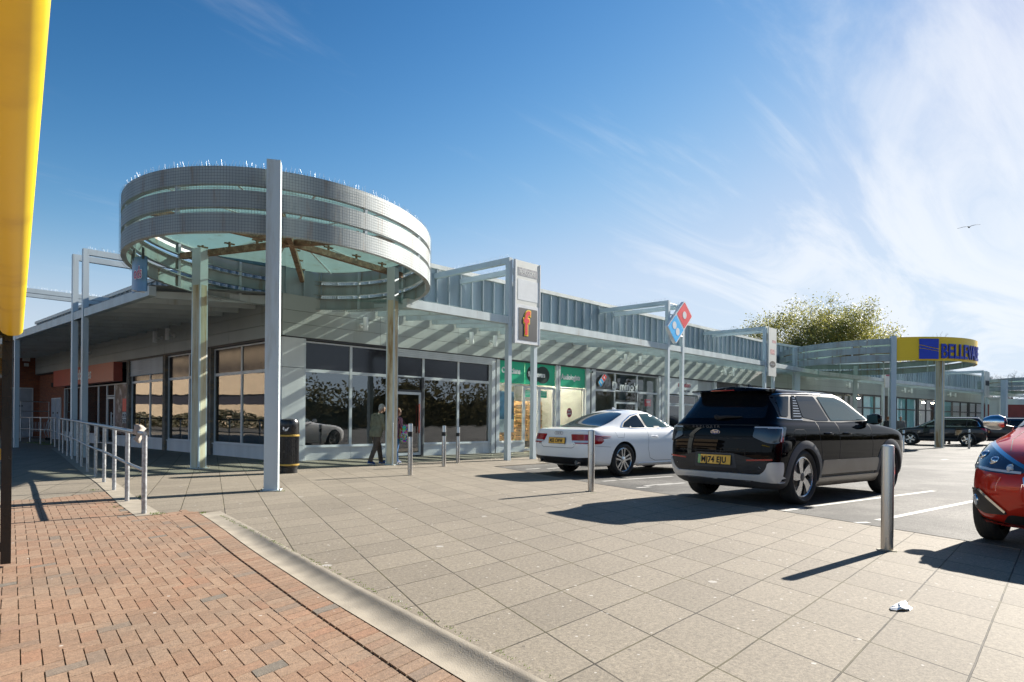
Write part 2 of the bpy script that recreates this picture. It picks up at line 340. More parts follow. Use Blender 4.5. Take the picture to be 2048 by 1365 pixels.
def slab_mat():
    m = bpy.data.materials.new('concrete paving slabs'); m.use_nodes = True; t = m.node_tree; b = t.nodes['Principled BSDF']
    pos = N(t, 'ShaderNodeNewGeometry').outputs['Position']
    # grid axes measured on site
    a1 = radians(-113.0); a2 = radians(3.0); e1 = Vector((cos(a1), sin(a1))) * 0.535; e2 = Vector((cos(a2), sin(a2))) * 0.585
    det = e1.x * e2.y - e1.y * e2.x
    # (s,t) with P = s e1 + t e2, through the measured corner (-5.33,-15.20)
    sx, sy = e2.y / det, -e2.x / det; tx, ty = -e1.y / det, e1.x / det
    s = dotv(t, pos, (sx, sy, 0)); u = dotv(t, pos, (tx, ty, 0))
    s0 = sx * -5.33 + sy * -15.20; u0 = tx * -5.33 + ty * -15.20
    s = mth(t, 'SUBTRACT', s, s0 - 100); u = mth(t, 'SUBTRACT', u, u0 - 100)
    nj = N(t, 'ShaderNodeTexNoise'); nj.inputs['Scale'].default_value = 1.4; t.links.new(pos, nj.inputs['Vector'])
    s = mth(t, 'MULTIPLY_ADD', nj.outputs[0], 0.03, s)
    cb = N(t, 'ShaderNodeCombineXYZ'); t.links.new(s, cb.inputs[0]); t.links.new(u, cb.inputs[1])
    br = N(t, 'ShaderNodeTexBrick'); br.offset = 0.0; br.squash = 1.0; br.inputs['Scale'].default_value = 1; br.inputs['Brick Width'].default_value = 1; br.inputs['Row Height'].default_value = 1
    br.inputs['Mortar Size'].default_value = 0.013; br.inputs['Mortar Smooth'].default_value = 0.3; br.inputs['Bias'].default_value = 0.0
    br.inputs['Color1'].default_value = (0.214, 0.184, 0.141, 1); br.inputs['Color2'].default_value = (0.182, 0.156, 0.120, 1); br.inputs['Mortar'].default_value = (0.15, 0.125, 0.09, 1)
    t.links.new(cb.outputs[0], br.inputs[0])
    n = N(t, 'ShaderNodeTexNoise'); n.inputs['Scale'].default_value = 0.7; n.inputs['Detail'].default_value = 7; t.links.new(pos, n.inputs['Vector'])
    c = mixc(t, 1.0, br.outputs['Color'], N_rgb(t, mth(t, 'MULTIPLY_ADD', n.outputs[0], 0.5, 0.78)), 'MULTIPLY')
    c, sp = speckle(t, pos, c, 0.6, 130); c, sp2 = speckle(t, pos, c, 0.45, 38)
    nm = N(t, 'ShaderNodeTexNoise'); nm.inputs['Scale'].default_value = 2.2; nm.inputs['Detail'].default_value = 5; t.links.new(pos, nm.inputs['Vector'])
    mort = mixc(t, ramp(t, nm.outputs[0], 0.42, 0.6), (0.022, 0.018, 0.013), (0.085, 0.072, 0.035))
    c = mixc(t, mth(t, 'MULTIPLY', br.outputs['Fac'], ramp(t, nm.outputs[0], 0.22, 0.48)), c, mort)
    ns = N(t, 'ShaderNodeTexNoise'); ns.inputs['Scale'].default_value = 0.35; ns.inputs['Detail'].default_value = 10; ns.inputs['Roughness'].default_value = 0.7; t.links.new(pos, ns.inputs['Vector'])
    c = mixc(t, mth(t, 'MULTIPLY', ramp(t, ns.outputs[0], .52, .68), 0.35), c, (0.10, 0.082, 0.062))
    c = spots(t, pos, c, 1.7, 0.07, (0.40, 0.38, 0.35), 5.0); c = spots(t, pos, c, 3.3, 0.07, (0.55, 0.53, 0.5)); c = spots(t, pos, c, 7.0, 0.09, (0.5, 0.48, 0.44), 21.0); c = spots(t, pos, c, 11.0, 0.11, (0.07, 0.06, 0.05), 13.0); c = spots(t, pos, c, 14.0, 0.12, (0.5, 0.48, 0.45), 31.0); c = spots(t, pos, c, 5.1, 0.05, (0.06, 0.05, 0.04), 3.3)
    t.links.new(c, b.inputs['Base Color']); b.inputs['Roughness'].default_value = 0.82; b.inputs['Specular IOR Level'].default_value = 0.35
    h = mth(t, 'SUBTRACT', mth(t, 'MULTIPLY', sp, 0.35), br.outputs['Fac'])
    bp = N(t, 'ShaderNodeBump'); bp.inputs['Strength'].default_value = 0.6; bp.inputs['Distance'].default_value = 0.006; t.links.new(h, bp.inputs['Height']); t.links.new(bp.outputs[0], b.inputs['Normal'])
    return m
SLAB = slab_mat()
def asphalt_mat():
    m = bpy.data.materials.new('worn asphalt'); m.use_nodes = True; t = m.node_tree; b = t.nodes['Principled BSDF']
    pos = N(t, 'ShaderNodeNewGeometry').outputs['Position']
    n = N(t, 'ShaderNodeTexNoise'); n.inputs['Scale'].default_value = 0.5; n.inputs['Detail'].default_value = 9; n.inputs['Roughness'].default_value = 0.65; t.links.new(pos, n.inputs['Vector'])
    c = mixc(t, ramp(t, n.outputs[0], 0.38, 0.64), (0.055, 0.053, 0.048), (0.13, 0.124, 0.112))
    c, sp2 = speckle(t, pos, c, 0.7, 28); c, sp = speckle(t, pos, c, 0.8, 75)
    c = spots(t, pos, c, 3.0, 0.05, (0.5, 0.5, 0.48))
    t.links.new(c, b.inputs['Base Color']); b.inputs['Roughness'].default_value = 0.8; b.inputs['Specular IOR Level'].default_value = 0.3
    bp = N(t, 'ShaderNodeBump'); bp.inputs['Strength'].default_value = 0.8; bp.inputs['Distance'].default_value = 0.012; t.links.new(sp, bp.inputs['Height']); t.links.new(bp.outputs[0], b.inputs['Normal'])
    return m
ASPH = asphalt_mat()
def paver_mat():
    m = bpy.data.materials.new('red clay pavers'); m.use_nodes = True; t = m.node_tree; b = t.nodes['Principled BSDF']
    pos = N(t, 'ShaderNodeNewGeometry').outputs['Position']
    at = N(t, 'ShaderNodeAttribute'); at.attribute_name = 'tone'; s = N(t, 'ShaderNodeSeparateColor'); t.links.new(at.outputs['Color'], s.inputs[0])
    c = mixc(t, s.outputs[0], (0.225, 0.132, 0.080), (0.27, 0.178, 0.116))
    c = mixc(t, ramp(t, s.outputs[1], 0.93, 1.0), c, (0.15, 0.13, 0.105))
    c = mixc(t, ramp(t, s.outputs[2], 0.88, 1.1), c, (0.28, 0.14, 0.08))
    n = N(t, 'ShaderNodeTexNoise'); n.inputs['Scale'].default_value = 1.2; n.inputs['Detail'].default_value = 7; t.links.new(pos, n.inputs['Vector'])
    c = mixc(t, mth(t, 'MULTIPLY', ramp(t, n.outputs[0], 0.45, 0.7), 0.45), c, (0.16, 0.125, 0.09))
    c, sp = speckle(t, pos, c, 0.6, 140); c, sp2 = speckle(t, pos, c, 0.4, 45)
    c = spots(t, pos, c, 5.0, 0.07, (0.55, 0.50, 0.44)); c = spots(t, pos, c, 3.7, 0.05, (0.50, 0.46, 0.42), 8.0)
    t.links.new(c, b.inputs['Base Color']); b.inputs['Roughness'].default_value = 0.85
    bp = N(t, 'ShaderNodeBump'); bp.inputs['Strength'].default_value = 0.5; bp.inputs['Distance'].default_value = 0.004; t.links.new(sp, bp.inputs['Height']); t.links.new(bp.outputs[0], b.inputs['Normal'])
    return m
PAVER = paver_mat()
JOINT = mat('mossy joint sand', (0.085, 0.066, 0.040), 0.95, 0, 0.5, 9, stain=(0.16, 0.16, 0.03), stain_amt=0.3)
LINE = mat('worn white road paint', (0.42, 0.41, 0.38), 0.7, 0, 0.15, 3, stain=(0.22, 0.21, 0.19), stain_amt=0.25)
GRASSM = mat('weeds', (0.14, 0.20, 0.03), 0.8, 0, 0.4, 20)
# ---------------------------------------------------------------- ground
def ground():
    m = MB(); m.add([(-400, -400, -0.075), (600, -400, -0.075), (600, 600, -0.075), (-400, 600, -0.075)], [(0, 1, 2, 3)])
    meta(m.obj('ground', ASPH), kind='structure')
    # car park surface, a finer sheet over the base
    m = MB(); v, f = poly_mesh([(-1.4, -60), (150, -60), (150, -4.95), (3.3, -4.95), (2.49, -6.92), (1.29, -9.75), (0.05, -13.57), (-1.12, -16.43), (-1.45, -19)], -0.020)
    m.add(v, f); meta(m.obj('car_park', ASPH), kind='structure')
    bt = [G(29, 1001.6), G(124, 994), G(211, 984), G(264, 1032), G(310, 1028), G(375, 1021)]
    bt = [(p.x, p.y) for p in bt]
    ko = [(-5.45, -8.62), (-5.76, -10.1), (-6.10, -11.6), (-6.44, -13.17), (-6.84, -15.21), (-7.25, -17.2), (-7.6, -19)]
    bt = [(x, y - 0.16) for x, y in bt]
    slab = ko + [(-1.45, -19), (-1.12, -16.43), (0.05, -13.57), (1.29, -9.75), (2.49, -6.92), (3.3, -4.95), (34, -4.95), (34, 2), (0.3, 2), (0.3, 40), (-16, 40), (-16, bt[0][1] - 0.3)] + bt
    bt = [(x, y + 0.16) for x, y in bt]
    m = MB(); v, f = poly_mesh(slab, -0.004); m.add(v, f)
    n = len(ko)                                             # kerb face down to the asphalt
    edge = slab[n:n + 7]
    for i in range(len(edge) - 1):
        (x0, y0), (x1, y1) = edge[i], edge[i + 1]; m.add([(x0, y0, 0), (x1, y1, 0), (x1, y1, -0.08), (x0, y0, -0.08)], [(0, 1, 2, 3)])
    meta(m.obj('paving', SLAB), kind='structure')
    m = MB(); v, f = poly_mesh([(31, -4.95), (150, -16), (150, 30), (31, 5)], -0.012); m.add(v, f); meta(m.obj('far_pavement', SLAB), kind='structure')
    # brick area: level falls away beside the channel
    def zb(x, y): 
        t = max(0, min(1, (-8.7 - y) / 2.5)); return -0.035 * t * t * (3 - 2 * t)
    m = MB()
    gx = [-16 + i * 0.5 for i in range(22)]; 
    for j in range(29):
        y0 = -19 + j * 0.5; y1 = y0 + 0.5
        for i in range(21):
            x0 = gx[i]; x1 = gx[i + 1]
            if x0 > -5.8: continue
            m.add([(x0, y0, zb(x0, y0) - 0.006), (x1, y0, zb(x1, y0) - 0.006), (x1, y1, zb(x1, y1) - 0.006), (x0, y1, zb(x0, y1) - 0.006)], [(0, 1, 2, 3)])
    meta(m.obj('joint_bed', JOINT), kind='structure')
    # herringbone pavers
    c = Vector((-0.0179, -0.0984)); r = Vector((0.0947, 0.0197)); o = Vector((-8.45, -13.27))
    inner = [(x - 0.262, y) for x, y in ko]
    def xin(y):
        for (x0, y0), (x1, y1) in zip(inner, inner[1:]):
            if y1 <= y <= y0: return x0 + (x1 - x0) * (y0 - y) / (y0 - y1)
        return -5.72 if y > -8.6 else -7.86
    pb = [(-16, -19), (-7.86, -19)] + [(x, y) for x, y in inner[::-1][1:]] + bt[::-1] + [(-16, bt[0][1] - 0.3)]
    def inside(x, y, P):
        k = False
        for i in range(len(P)):
            x0, y0 = P[i]; x1, y1 = P[i - 1]
            if (y0 > y) != (y1 > y) and x < (x1 - x0) * (y - y0) / (y1 - y0) + x0: k = not k
        return k
    vs = []; fs = []; tone = []
    def brick(u, v, du, dv):
        g = 0.018
        q = [(u + g, v + g), (u + du - g, v + g), (u + du - g, v + dv - g), (u + g, v + dv - g)]
        P = [o + r * a + c * b_ for a, b_ in q]
        dz = random.uniform(-0.0012, 0.0012)
        b = len(vs); cen = sum(P, Vector((0, 0))) / 4
        for p in P: vs.append((p.x, p.y, zb(p.x, p.y) - 0.014))
        for p in P:
            p2 = p + (cen - p).normalized() * 0.003; vs.append((p2.x, p2.y, zb(p.x, p.y) + dz + random.uniform(-0.0006, 0.0006)))
        fs.extend([(b + 4, b + 5, b + 6, b + 7), (b, b + 1, b + 5, b + 4), (b + 1, b + 2, b + 6, b + 5), (b + 2, b + 3, b + 7, b + 6), (b + 3, b, b + 4, b + 7)])
        t = (random.random(), random.random(), random.random()); tone.extend([t] * 8)
    for i in range(-60, 60):
        for j in range(-110, 60):
            for kind in (0, 1):
                # herringbone: horizontal brick at cells where (i-j)%4==0, vertical where (i-j)%4==2
                k = (i - j) % 4
                if kind == 0 and k == 0: u, v, du, dv = i, j, 2, 1
                elif kind == 1 and k == 3: u, v, du, dv = i, j, 1, 2
                else: continue
                p = o + r * (u + du / 2) + c * (v + dv / 2)
                if p.y > -5 or p.y < -18.5 or p.x < -13.5: continue
                if inside(p.x, p.y, pb) and (p.x < xin(p.y) - 0.30 or p.y > -8.62): brick(u, v, du, dv)
    # edging: two columns of bricks laid across, beside the channel
    for j in range(-60, 60):
        for col in (0, 1):
            p0 = o + c * j; y = p0.y
            y = -8.5 - (j + 60) * 0.1
            if y < -18.4: break
            x1 = xin(y) - 0.005 - col * 0.2; x0 = x1 - 0.2; 
            b = len(vs); g = 0.004; sk = 0.2 * 0.2
            P = [Vector((x0 + g, y - sk + g)), Vector((x1 - g, y + g)), Vector((x1 - g + 0.019, y + 0.1 - g)), Vector((x0 + g + 0.019, y - sk + 0.1 - g))]
            cen = sum(P, Vector((0, 0))) / 4; dz = 0.0018 + random.uniform(-0.0005, 0.001)
            for p in P: vs.append((p.x, p.y, zb(p.x, p.y) - 0.014))
            for p in P:
                p2 = p + (cen - p).normalized() * 0.003; vs.append((p2.x, p2.y, zb(p.x, p.y) + dz))
            fs.extend([(b + 4, b + 5, b + 6, b + 7), (b, b + 1, b + 5, b + 4), (b + 1, b + 2, b + 6, b + 5), (b + 2, b + 3, b + 7, b + 6), (b + 3, b, b + 4, b + 7)])
            t = (random.random(), random.random(), random.random()); tone.extend([t] * 8)
    me = bpy.data.meshes.new('brick_paving'); me.from_pydata(vs, [], fs); me.materials.append(PAVER)
    at = me.color_attributes.new('tone', 'FLOAT_COLOR', 'POINT')
    at.data.foreach_set('color', [q for t in tone for q in (*t, 1.0)])
    bm = bmesh.new(); bm.from_mesh(me); bmesh.ops.recalc_face_normals(bm, faces=bm.faces); bm.to_mesh(me); bm.free()
    o_ = bpy.data.objects.new('brick_paving', me); COL.objects.link(o_); meta(o_, kind='structure')
    # drainage channel with a curved kerb face
    m = MB(); prof = [(0, 0), (0.06, -0.004), (0.10, -0.002), (0.14, 0.008), (0.175, 0.024), (0.205, 0.044), (0.222, 0.056), (0.238, 0.0605), (0.262, 0.061)]
    sect = []
    L = []
    for (x0, y0), (x1, y1) in zip(ko, ko[1:]):
        k = max(1, int(hypot(x1 - x0, y1 - y0) / 0.3))
        for i in range(k): L.append((x0 + (x1 - x0) * i / k, y0 + (y1 - y0) * i / k))
    L.append(ko[-1])
    for x, y in L:
        z0 = zb(x, y); h = -z0 / 0.060
        sect.append([(x - 0.262 + px_, y, z0 + pz_ * (h if pz_ > 0 else 1) + 0.001) for px_, pz_ in prof])
    k = len(prof); vv = [p for s in sect for p in s]
    m.add(vv, [(i * k + j, i * k + j + 1, (i + 1) * k + j + 1, (i + 1) * k + j) for i in range(len(sect) - 1) for j in range(k - 1)])
    meta(m.obj('drainage_channel', CONC, smooth=True), kind='structure')
    # parking bay lines
    m = MB()
    def line(p, q, w=0.10):
        p = G(*p, -0.016); q = G(*q, -0.016); d = (q - p).normalized(); n_ = Vector((-d.y, d.x, 0)) * w / 2
        m.add([p - n_, q - n_, q + n_, p + n_], [(0, 1, 2, 3)])
    line((1566, 1022), (1608, 1016)); line((1625, 1013), (1868, 982)); line((1755, 1041), (1990, 994)); line((1710, 1046), (1738, 1045), 0.09)
    line((1205, 963), (1232, 961)); line((1240, 960), (1345, 953)); line((1275, 976), (1300, 974)); line((1312, 971), (1370, 966)); line((1052, 939), (1080, 937)); line((1095, 938), (1130, 935)); line((1882, 920), (1896, 919)); line((1290, 972), (1345, 967))
    meta(m.obj('bay_markings', LINE), kind='structure')
    # pale edging strip under the handrail
    pts = [G(300, 1031), G(262, 1006), G(236, 984), G(214, 966), G(196, 954.5), G(178, 944), G(158, 929), G(140, 915), G(126, 906), G(112, 897)]
    m = MB()
    for p, q in zip(pts, pts[1:]):
        m.add([(p.x - 0.16, p.y, 0.004), (p.x + 0.14, p.y, 0.004), (q.x + 0.14, q.y, 0.004), (q.x - 0.16, q.y, 0.004)], [(0, 1, 2, 3)])
    meta(m.obj('edging_strip', CONC), kind='structure')
ground()
# ---------------------------------------------------------------- buildings
def FR(s, d, z): return (s, -d, z)                       # long front: s along +X, d outwards
def FL(s, d, z): return (-d, s, z)                       # short front: s along +Y
K2 = Vector((33.0, 0.0)); A2 = radians(-7.0); D2 = Vector((cos(A2), sin(A2))); O2 = Vector((sin(A2), -cos(A2)))
def F2(s, d, z): p = K2 + D2 * s + O2 * d; return (p.x, p.y, z)   # second row beyond the bend
CP = []                                                 # handy list of canopy light spots
def cladding(B, F, s0, s1, name_extra=''):
    """fascia strips, seamed parapet and its capping between s0 and s1"""
    m = MB(); s = s0
    while s < s1 - 0.05:
        e = min(s + 3.27, s1)
        for z0, z1 in ((3.50, 3.855), (3.865, 4.215), (4.225, 4.66)): m.box((s + 0.004, -0.05, z0), (e - 0.004, 0.0, z1), 0, F)
        s = e
    m.obj('fascia_panels', FASCIA, B)
    m = MB(); m.box((s0 + .13, -0.12, 3.48), (s1, -0.045, 4.7), 0, F); m.box((s0 + .13, -0.3, 3.44), (s1, -0.06, 3.50), 0, F); m.obj('fascia_backing', ALUD, B)
    m = MB(); m.box((s0, -0.10, 4.66), (s1, -0.03, 6.28), 0, F)
    k = int((s0) / 0.545); s = k * 0.545 + 0.08
    while s < s1:
        if s > s0 + 0.02: m.box((s - 0.013, -0.03, 4.66), (s + 0.013, 0.045, 6.27), 0, F)
        s += 0.545
    m.obj('parapet_cladding', CLAD, B)
    m = MB(); m.box((s0, -0.35, 6.26), (s1, 0.055, 6.40), 0, F); m.obj('parapet_capping', CAP, B)
def canopy(B, F, s0, s1, skip=()):
    m = MB(); a = s0
    cuts = sorted(skip) + [(s1, s1)]
    for c0, c1 in cuts:
        if c0 > a: m.box((a, 3.26, 4.10), (c0, 3.42, 4.33), 0, F)
        a = c1
    m.obj('canopy_beam', STEELW, B)
    s = s0 + 0.5; pr = None
    while s < s1 - 0.2:
        m = MB(); w = 0.045
        m.hexa([(s - w, 0.02, 4.38), (s + w, 0.02, 4.38), (s + w, 3.26, 4.12), (s - w, 3.26, 4.12), (s - w, 0.02, 4.62), (s + w, 0.02, 4.62), (s + w, 3.26, 4.28), (s - w, 3.26, 4.28)], 0, F)
        m.obj('rafter', STEEL, B); s += 1.09
    m = MB(); m.hexa([(s0, 0.01, 4.64), (s1, 0.01, 4.64), (s1, 3.40, 4.345), (s0, 3.40, 4.345), (s0, 0.01, 4.652), (s1, 0.01, 4.652), (s1, 3.40, 4.357), (s0, 3.40, 4.357)], 0, F)
    m.obj('canopy_glass', CANGLASS if F is FR else mat('dark canopy sheet', (0.19, 0.21, 0.22), .6), B)
def window(B, F, s0, s1, z0, z1, pane=GLASS, fr=0.045, dep=0.14, frame=ALU, name='window', pname='pane', mull=()):
    m = MB(); d0, d1 = -dep - 0.06, -dep
    m.box((s0, d0, z0), (s0 + fr, d1, z1), 0, F); m.box((s1 - fr, d0, z0), (s1, d1, z1), 0, F)
    m.box((s0 + fr, d0, z0), (s1 - fr, d1 - 0.002, z0 + fr), 0, F); m.box((s0 + fr, d0, z1 - fr), (s1 - fr, d1 - 0.002, z1), 0, F)
    for q in mull: m.box((q - fr / 2, d0 + 0.002, z0 + fr), (q + fr / 2, d1 - 0.004, z1 - fr), 0, F)
    o = m.obj(name, frame, B)
    m = MB(); m.box((s0 + fr * 0.6, -dep - 0.035, z0 + fr * 0.6), (s1 - fr * 0.6, -dep - 0.025, z1 - fr * 0.6), 0, F)
    m.obj(pname, pane, o); return o
def door(B, F, s0, s1, z1, handle=None, frame=ALU, dep=0.14, fr=0.085, pane=GLASS):
    o = window(B, F, s0, s1, 0.03, z1, pane, fr, dep, frame, 'door')
    m = MB()
    if handle: m.box((handle[0] - 0.02, -dep + 0.03, handle[1]), (handle[0] + 0.02, -dep + 0.06, handle[2]), 0, F); m.box((handle[0] - 0.012, -dep - 0.01, handle[1] + 0.06), (handle[0] + 0.012, -dep + 0.035, handle[1] + 0.09), 0, F); m.box((handle[0] - 0.012, -dep - 0.01, handle[2] - 0.09), (handle[0] + 0.012, -dep + 0.035, handle[2] - 0.06), 0, F)
    m.obj('door_handle', handle[3] if handle else ALUD, o) if handle else None
    return o
def riser(B, F, s0, s1, z=0.36):
    m = MB(); m.box((s0 + 0.004, -0.19, 0), (s1 - 0.004, -0.115, z), 0, F); m.box((s0, -0.20, z), (s1, -0.08, z + 0.03), 0, F); m.obj('stall_riser', RISER, B)
def pilaster(B, F, s0, s1, m_=ALU, dark=True):
    m = MB(); m.box((s0, -0.25, 0), (s0 + (s1 - s0) * .42, -0.03, 3.46), 0, F); m.box((s0 + (s1 - s0) * .42, -0.25, 0), (s0 + (s1 - s0) * .6, -0.08, 3.46), 1, F); m.box((s0 + (s1 - s0) * .6, -0.25, 0), (s1, -0.04, 3.46), 0, F)
    m.obj('pilaster', [m_, ALUD], B)
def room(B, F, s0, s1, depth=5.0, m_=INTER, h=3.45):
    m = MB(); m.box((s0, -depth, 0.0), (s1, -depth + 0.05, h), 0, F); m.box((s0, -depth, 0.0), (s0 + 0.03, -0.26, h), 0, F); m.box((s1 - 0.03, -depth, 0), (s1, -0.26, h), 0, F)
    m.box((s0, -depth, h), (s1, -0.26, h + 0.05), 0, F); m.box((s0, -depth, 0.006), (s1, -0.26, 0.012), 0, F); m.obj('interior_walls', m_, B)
def sb(px): return PB(px, 800, 0.14).x                   # glazing line positions on the long front
def sa(px): return PA(px, 800, 0.14).y
main = thing('retail_building', 'long grey metal clad shop building with seamed parapet wrapping the corner behind the oval canopy', 'building')
def main_building():
    B = main
    m = MB(); m.box((0.3, 0.3, 6.0), (33, 30, 6.2)); m.box((33, 0.6, 6.0), (70, 30, 6.2)); m.obj('roof', ROOFM, B)
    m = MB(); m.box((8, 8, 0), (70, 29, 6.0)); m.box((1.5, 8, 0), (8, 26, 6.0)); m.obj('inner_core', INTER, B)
    cladding(B, FR, 0, 33.0); cladding(B, FL, 0.052, 27.3)
    canopy(B, FR, 1.6, 32.2, [(5.45, 5.62), (6.61, 6.76), (14.82, 14.98), (16.0, 16.15), (24.5, 24.66), (25.6, 25.75)])
    canopy(B, FL, 0.0, 27.3, [(5.2, 5.36), (6.27, 6.42), (13.85, 14.0), (14.94, 15.1)])
    # corner piers
    m = MB()
    for z0, z1 in ((0, 0.44), (0.452, 2.62), (2.632, 3.46)):
        m.box((0.0, 0.0, z0), (0.66, 0.30, z1)); m.box((0.0, 0.302, z0), (0.30, 0.42, z1))
    m.obj('corner_pier', PANEL, B)
    zt, zh = 2.58, 3.42
    # unit 1, empty, long front
    e = [sb(x) for x in (613, 701.5, 776, 800, 846.5, 916.5, 979.5)]
    e[0] = 0.70
    m = MB(); m.box((e[0] - 0.04, -0.22, 0), (e[0] + 0.03, -0.02, 3.46), 0, FR); m.obj('pilaster', ALU, B)
    for i, (a, b) in enumerate([(e[0] + .03, e[1]), (e[1], e[2]), (e[4], e[5]), (e[5], e[6])]):
        riser(B, FR, a, b); window(B, FR, a, b, 0.39, zt); window(B, FR, a, b, zt, zh, SPAN, pname='spandrel_panel')
    window(B, FR, e[2], e[4], zt, zh, SPAN, pname='spandrel_panel')
    window(B, FR, e[2], e[4], 2.12, zt, GLASS, pname='fanlight', frame=ALUD)
    door(B, FR, e[2] + 0.15, e[4] - 0.08, 2.10, (e[4] - 0.2, 0.75, 1.72, RED))
    m = MB(); m.box((e[4] - 0.08, -0.2, 0), (e[4], -0.10, 2.6), 0, FR); m.obj('door_jamb', ALUD, B)
    m = MB()
    for k in range(4): m.box((e[2], -0.16 + 0.02 * k, 3.23 + 0.06 * k), (e[6], -0.06 + 0.01 * k, 3.285 + 0.06 * k), 0, FR)
    m.obj('shutter_box', ALU, B)
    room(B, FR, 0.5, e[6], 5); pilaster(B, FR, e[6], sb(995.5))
    # unit 2, opticians
    g = [sb(x) for x in (995.5, 1047.5, 1108, 1117, 1168, 1186)]
    riser(B, FR, g[0], g[1]); window(B, FR, g[0], g[1], 0.39, zt, GLASSC); riser(B, FR, g[3], g[4]); window(B, FR, g[3], g[4], 0.39, zt, GLASSC)
    mid = (g[1] + g[2]) / 2
    door(B, FR, g[1], mid, 2.55, pane=GLASSC); door(B, FR, mid, g[2], 2.55, pane=GLASSC)
    pilaster(B, FR, g[2], g[3]); pilaster(B, FR, g[4], g[5] + 0.05)
    room(B, FR, g[0], g[4], 4.2, INTERL)
    m = MB()
    for i in range(6):
        x0 = g[0] + 0.6 + i * 0.95
        m.box((x0, -2.6, 0.3), (x0 + 0.9, -2.5, 2.05), 0, FR)
        for j in range(7):
            m.box((x0 + 0.02, -2.5, 0.5 + j * 0.22), (x0 + 0.88, -2.44, 0.515 + j * 0.22), 0, FR)
            for k in range(5): m.box((x0 + 0.06 + k * 0.17, -2.45, 0.53 + j * 0.22), (x0 + 0.17 + k * 0.17, -2.42, 0.565 + j * 0.22), 1, FR)
    m.obj('spectacle_display', [WOOD, BLACK], B)
    m = MB(); m.box((g[0] + 0.06, -0.22, 0.75), (g[0] + 0.95, -0.2, 2.3), 0, FR); m.box((g[0] + 0.06, -0.198, 0.75), (g[0] + 0.95, -0.196, 1.25), 1, FR); m.obj('window_poster', [mat('blue poster', (0.12, 0.28, 0.42), 0.4, 0, 0.5, 2.2), PAPER], B)
    m = MB(); m.prism([(g[3] + 0.75 + 0.17 * cos(t * pi / 8), 1.55 + 0.2 * sin(t * pi / 8)) for t in range(16)], 0.10, 0.105, 0, lambda x, z, t: FR(x, t - 0.26, z)); pz = m.obj('offer_sticker', MAROON, B)
    tM = lambda s, z, d=0.0: frame_M(FR(s, d, z), (1, 0, 0), (0, 0, 1))
    text_obj('two', 0.12, pz, PAPER, tM(g[3] + .64, 1.60, -0.15), ext=0.001, bold=0.003); text_obj('good', 0.12, pz, PAPER, tM(g[3] + .62, 1.48, -0.15), ext=0.001, bold=0.003)
    for a in (g[1] + 0.12, mid + 0.12):
        m = MB(); m.box((a, -0.168, 2.12), (a + 0.36, -0.162, 2.38), 0, FR); q = m.obj('door_sticker', GREEN, B)
        for z_ in (2.32, 2.26, 2.20): mm = MB(); mm.box((a + .02, -0.1615, z_), (a + .3, -0.160, z_ + 0.015), 0, FR); mm.obj('small_print', PAPER, q)
    # green sign panels with white lettering
    for k, (a, b) in enumerate(((g[0] + .02, g[1] - .02), (g[1] + .02, g[2] - 0.02), (g[3] + .01, g[4] - .01))):
        m = MB(); m.box((a, -0.15, zt + 0.03), (b, -0.10, 3.45), 0, FR); p = m.obj('sign_panel', GREEN, B)
        if k == 0: text_obj('Opticians', 0.30, p, WHITE, tM(a + 0.13, 2.99, -0.098), sx=0.9, bold=0.012)
        if k == 2: text_obj('Audiologists', 0.30, p, WHITE, tM(a + 0.10, 2.93, -0.098), sx=0.86, bold=0.012)
        if k == 1:
            for c, t in ((a + 0.50, 0.004), (a + 1.05, 0.006)):
                mm = MB(); mm.prism([(c + 0.42 * cos(i * pi / 20), 3.02 + 0.34 * sin(i * pi / 20)) for i in range(40)], 0, t, 0, lambda x, z, tt: FR(x, tt - 0.10, z)); mm.obj('dark_oval', DKGREEN, p)
            text_obj('Specsavers', 0.27, p, WHITE, tM(a + 0.17, 2.93, -0.09), sx=0.86, bold=0.012)
    # unit 3, pizza shop: glazed top to bottom with lettering on the upper panes
    h = [sb(x) for x in (1187, 1229.5, 1273.5, 1314, 1325)]
    for i in range(3):
        a, b = h[i], h[i + 1]
        window(B, FR, a, b, zt, zh, GLASSC, fr=0.05, dep=0.12)
        if i != 1: riser(B, FR, a, b); window(B, FR, a, b, 0.39, zt, GLASSC, dep=0.12)
        else: window(B, FR, a, b, 2.12, zt, GLASSC, dep=0.12, frame=ALUD); door(B, FR, a + .02, b - .02, 2.1, pane=GLASSC, dep=0.12)
    pilaster(B, FR, h[3], h[4]); room(B, FR, h[0], h[3], 3.2, INTERL)
    m = MB(); m.box((h[2] + 0.9, -1.4, 0), (h[2] + 1.5, -1.2, 3.3), 0, FR); m.box((h[2] + 0.2, -1.6, 2.75), (h[2] + 0.7, -1.3, 3.1), 0, FR); m.obj('dark_column', BLACK, B)
    m = MB(); m.box((h[2] + .75, -0.18, 1.95), (h[2] + 1.35, -0.172, 2.3), 0, FR); q = m.obj('window_notice', DRED, B); text_obj('NOW', 0.13, q, PAPER, tM(h[2] + .92, 2.12, -0.171), ext=0.001, bold=.004)
    q = text_obj('D mino\'s', 0.50, B, WHITE, tM(h[0] + 1.38, 2.66, -0.12), bold=0.014, sx=1.12, space=1.05)
    def domino_face(B_, F, cs, cz, w, hh, d, ang, rd, bl, wt, thick=0.02, border=0.06):
        # rounded tilted double tile
        pass
    # unit 4 and shutters
    j = [sb(x) for x in (1326, 1393, 1396, 1424, 1430, 1500)]
    m = MB(); m.box((j[0], -0.12, zt + 0.05), (j[1], -0.06, 3.44), 0, FR); p = m.obj('sign_panel', WHITE, B)
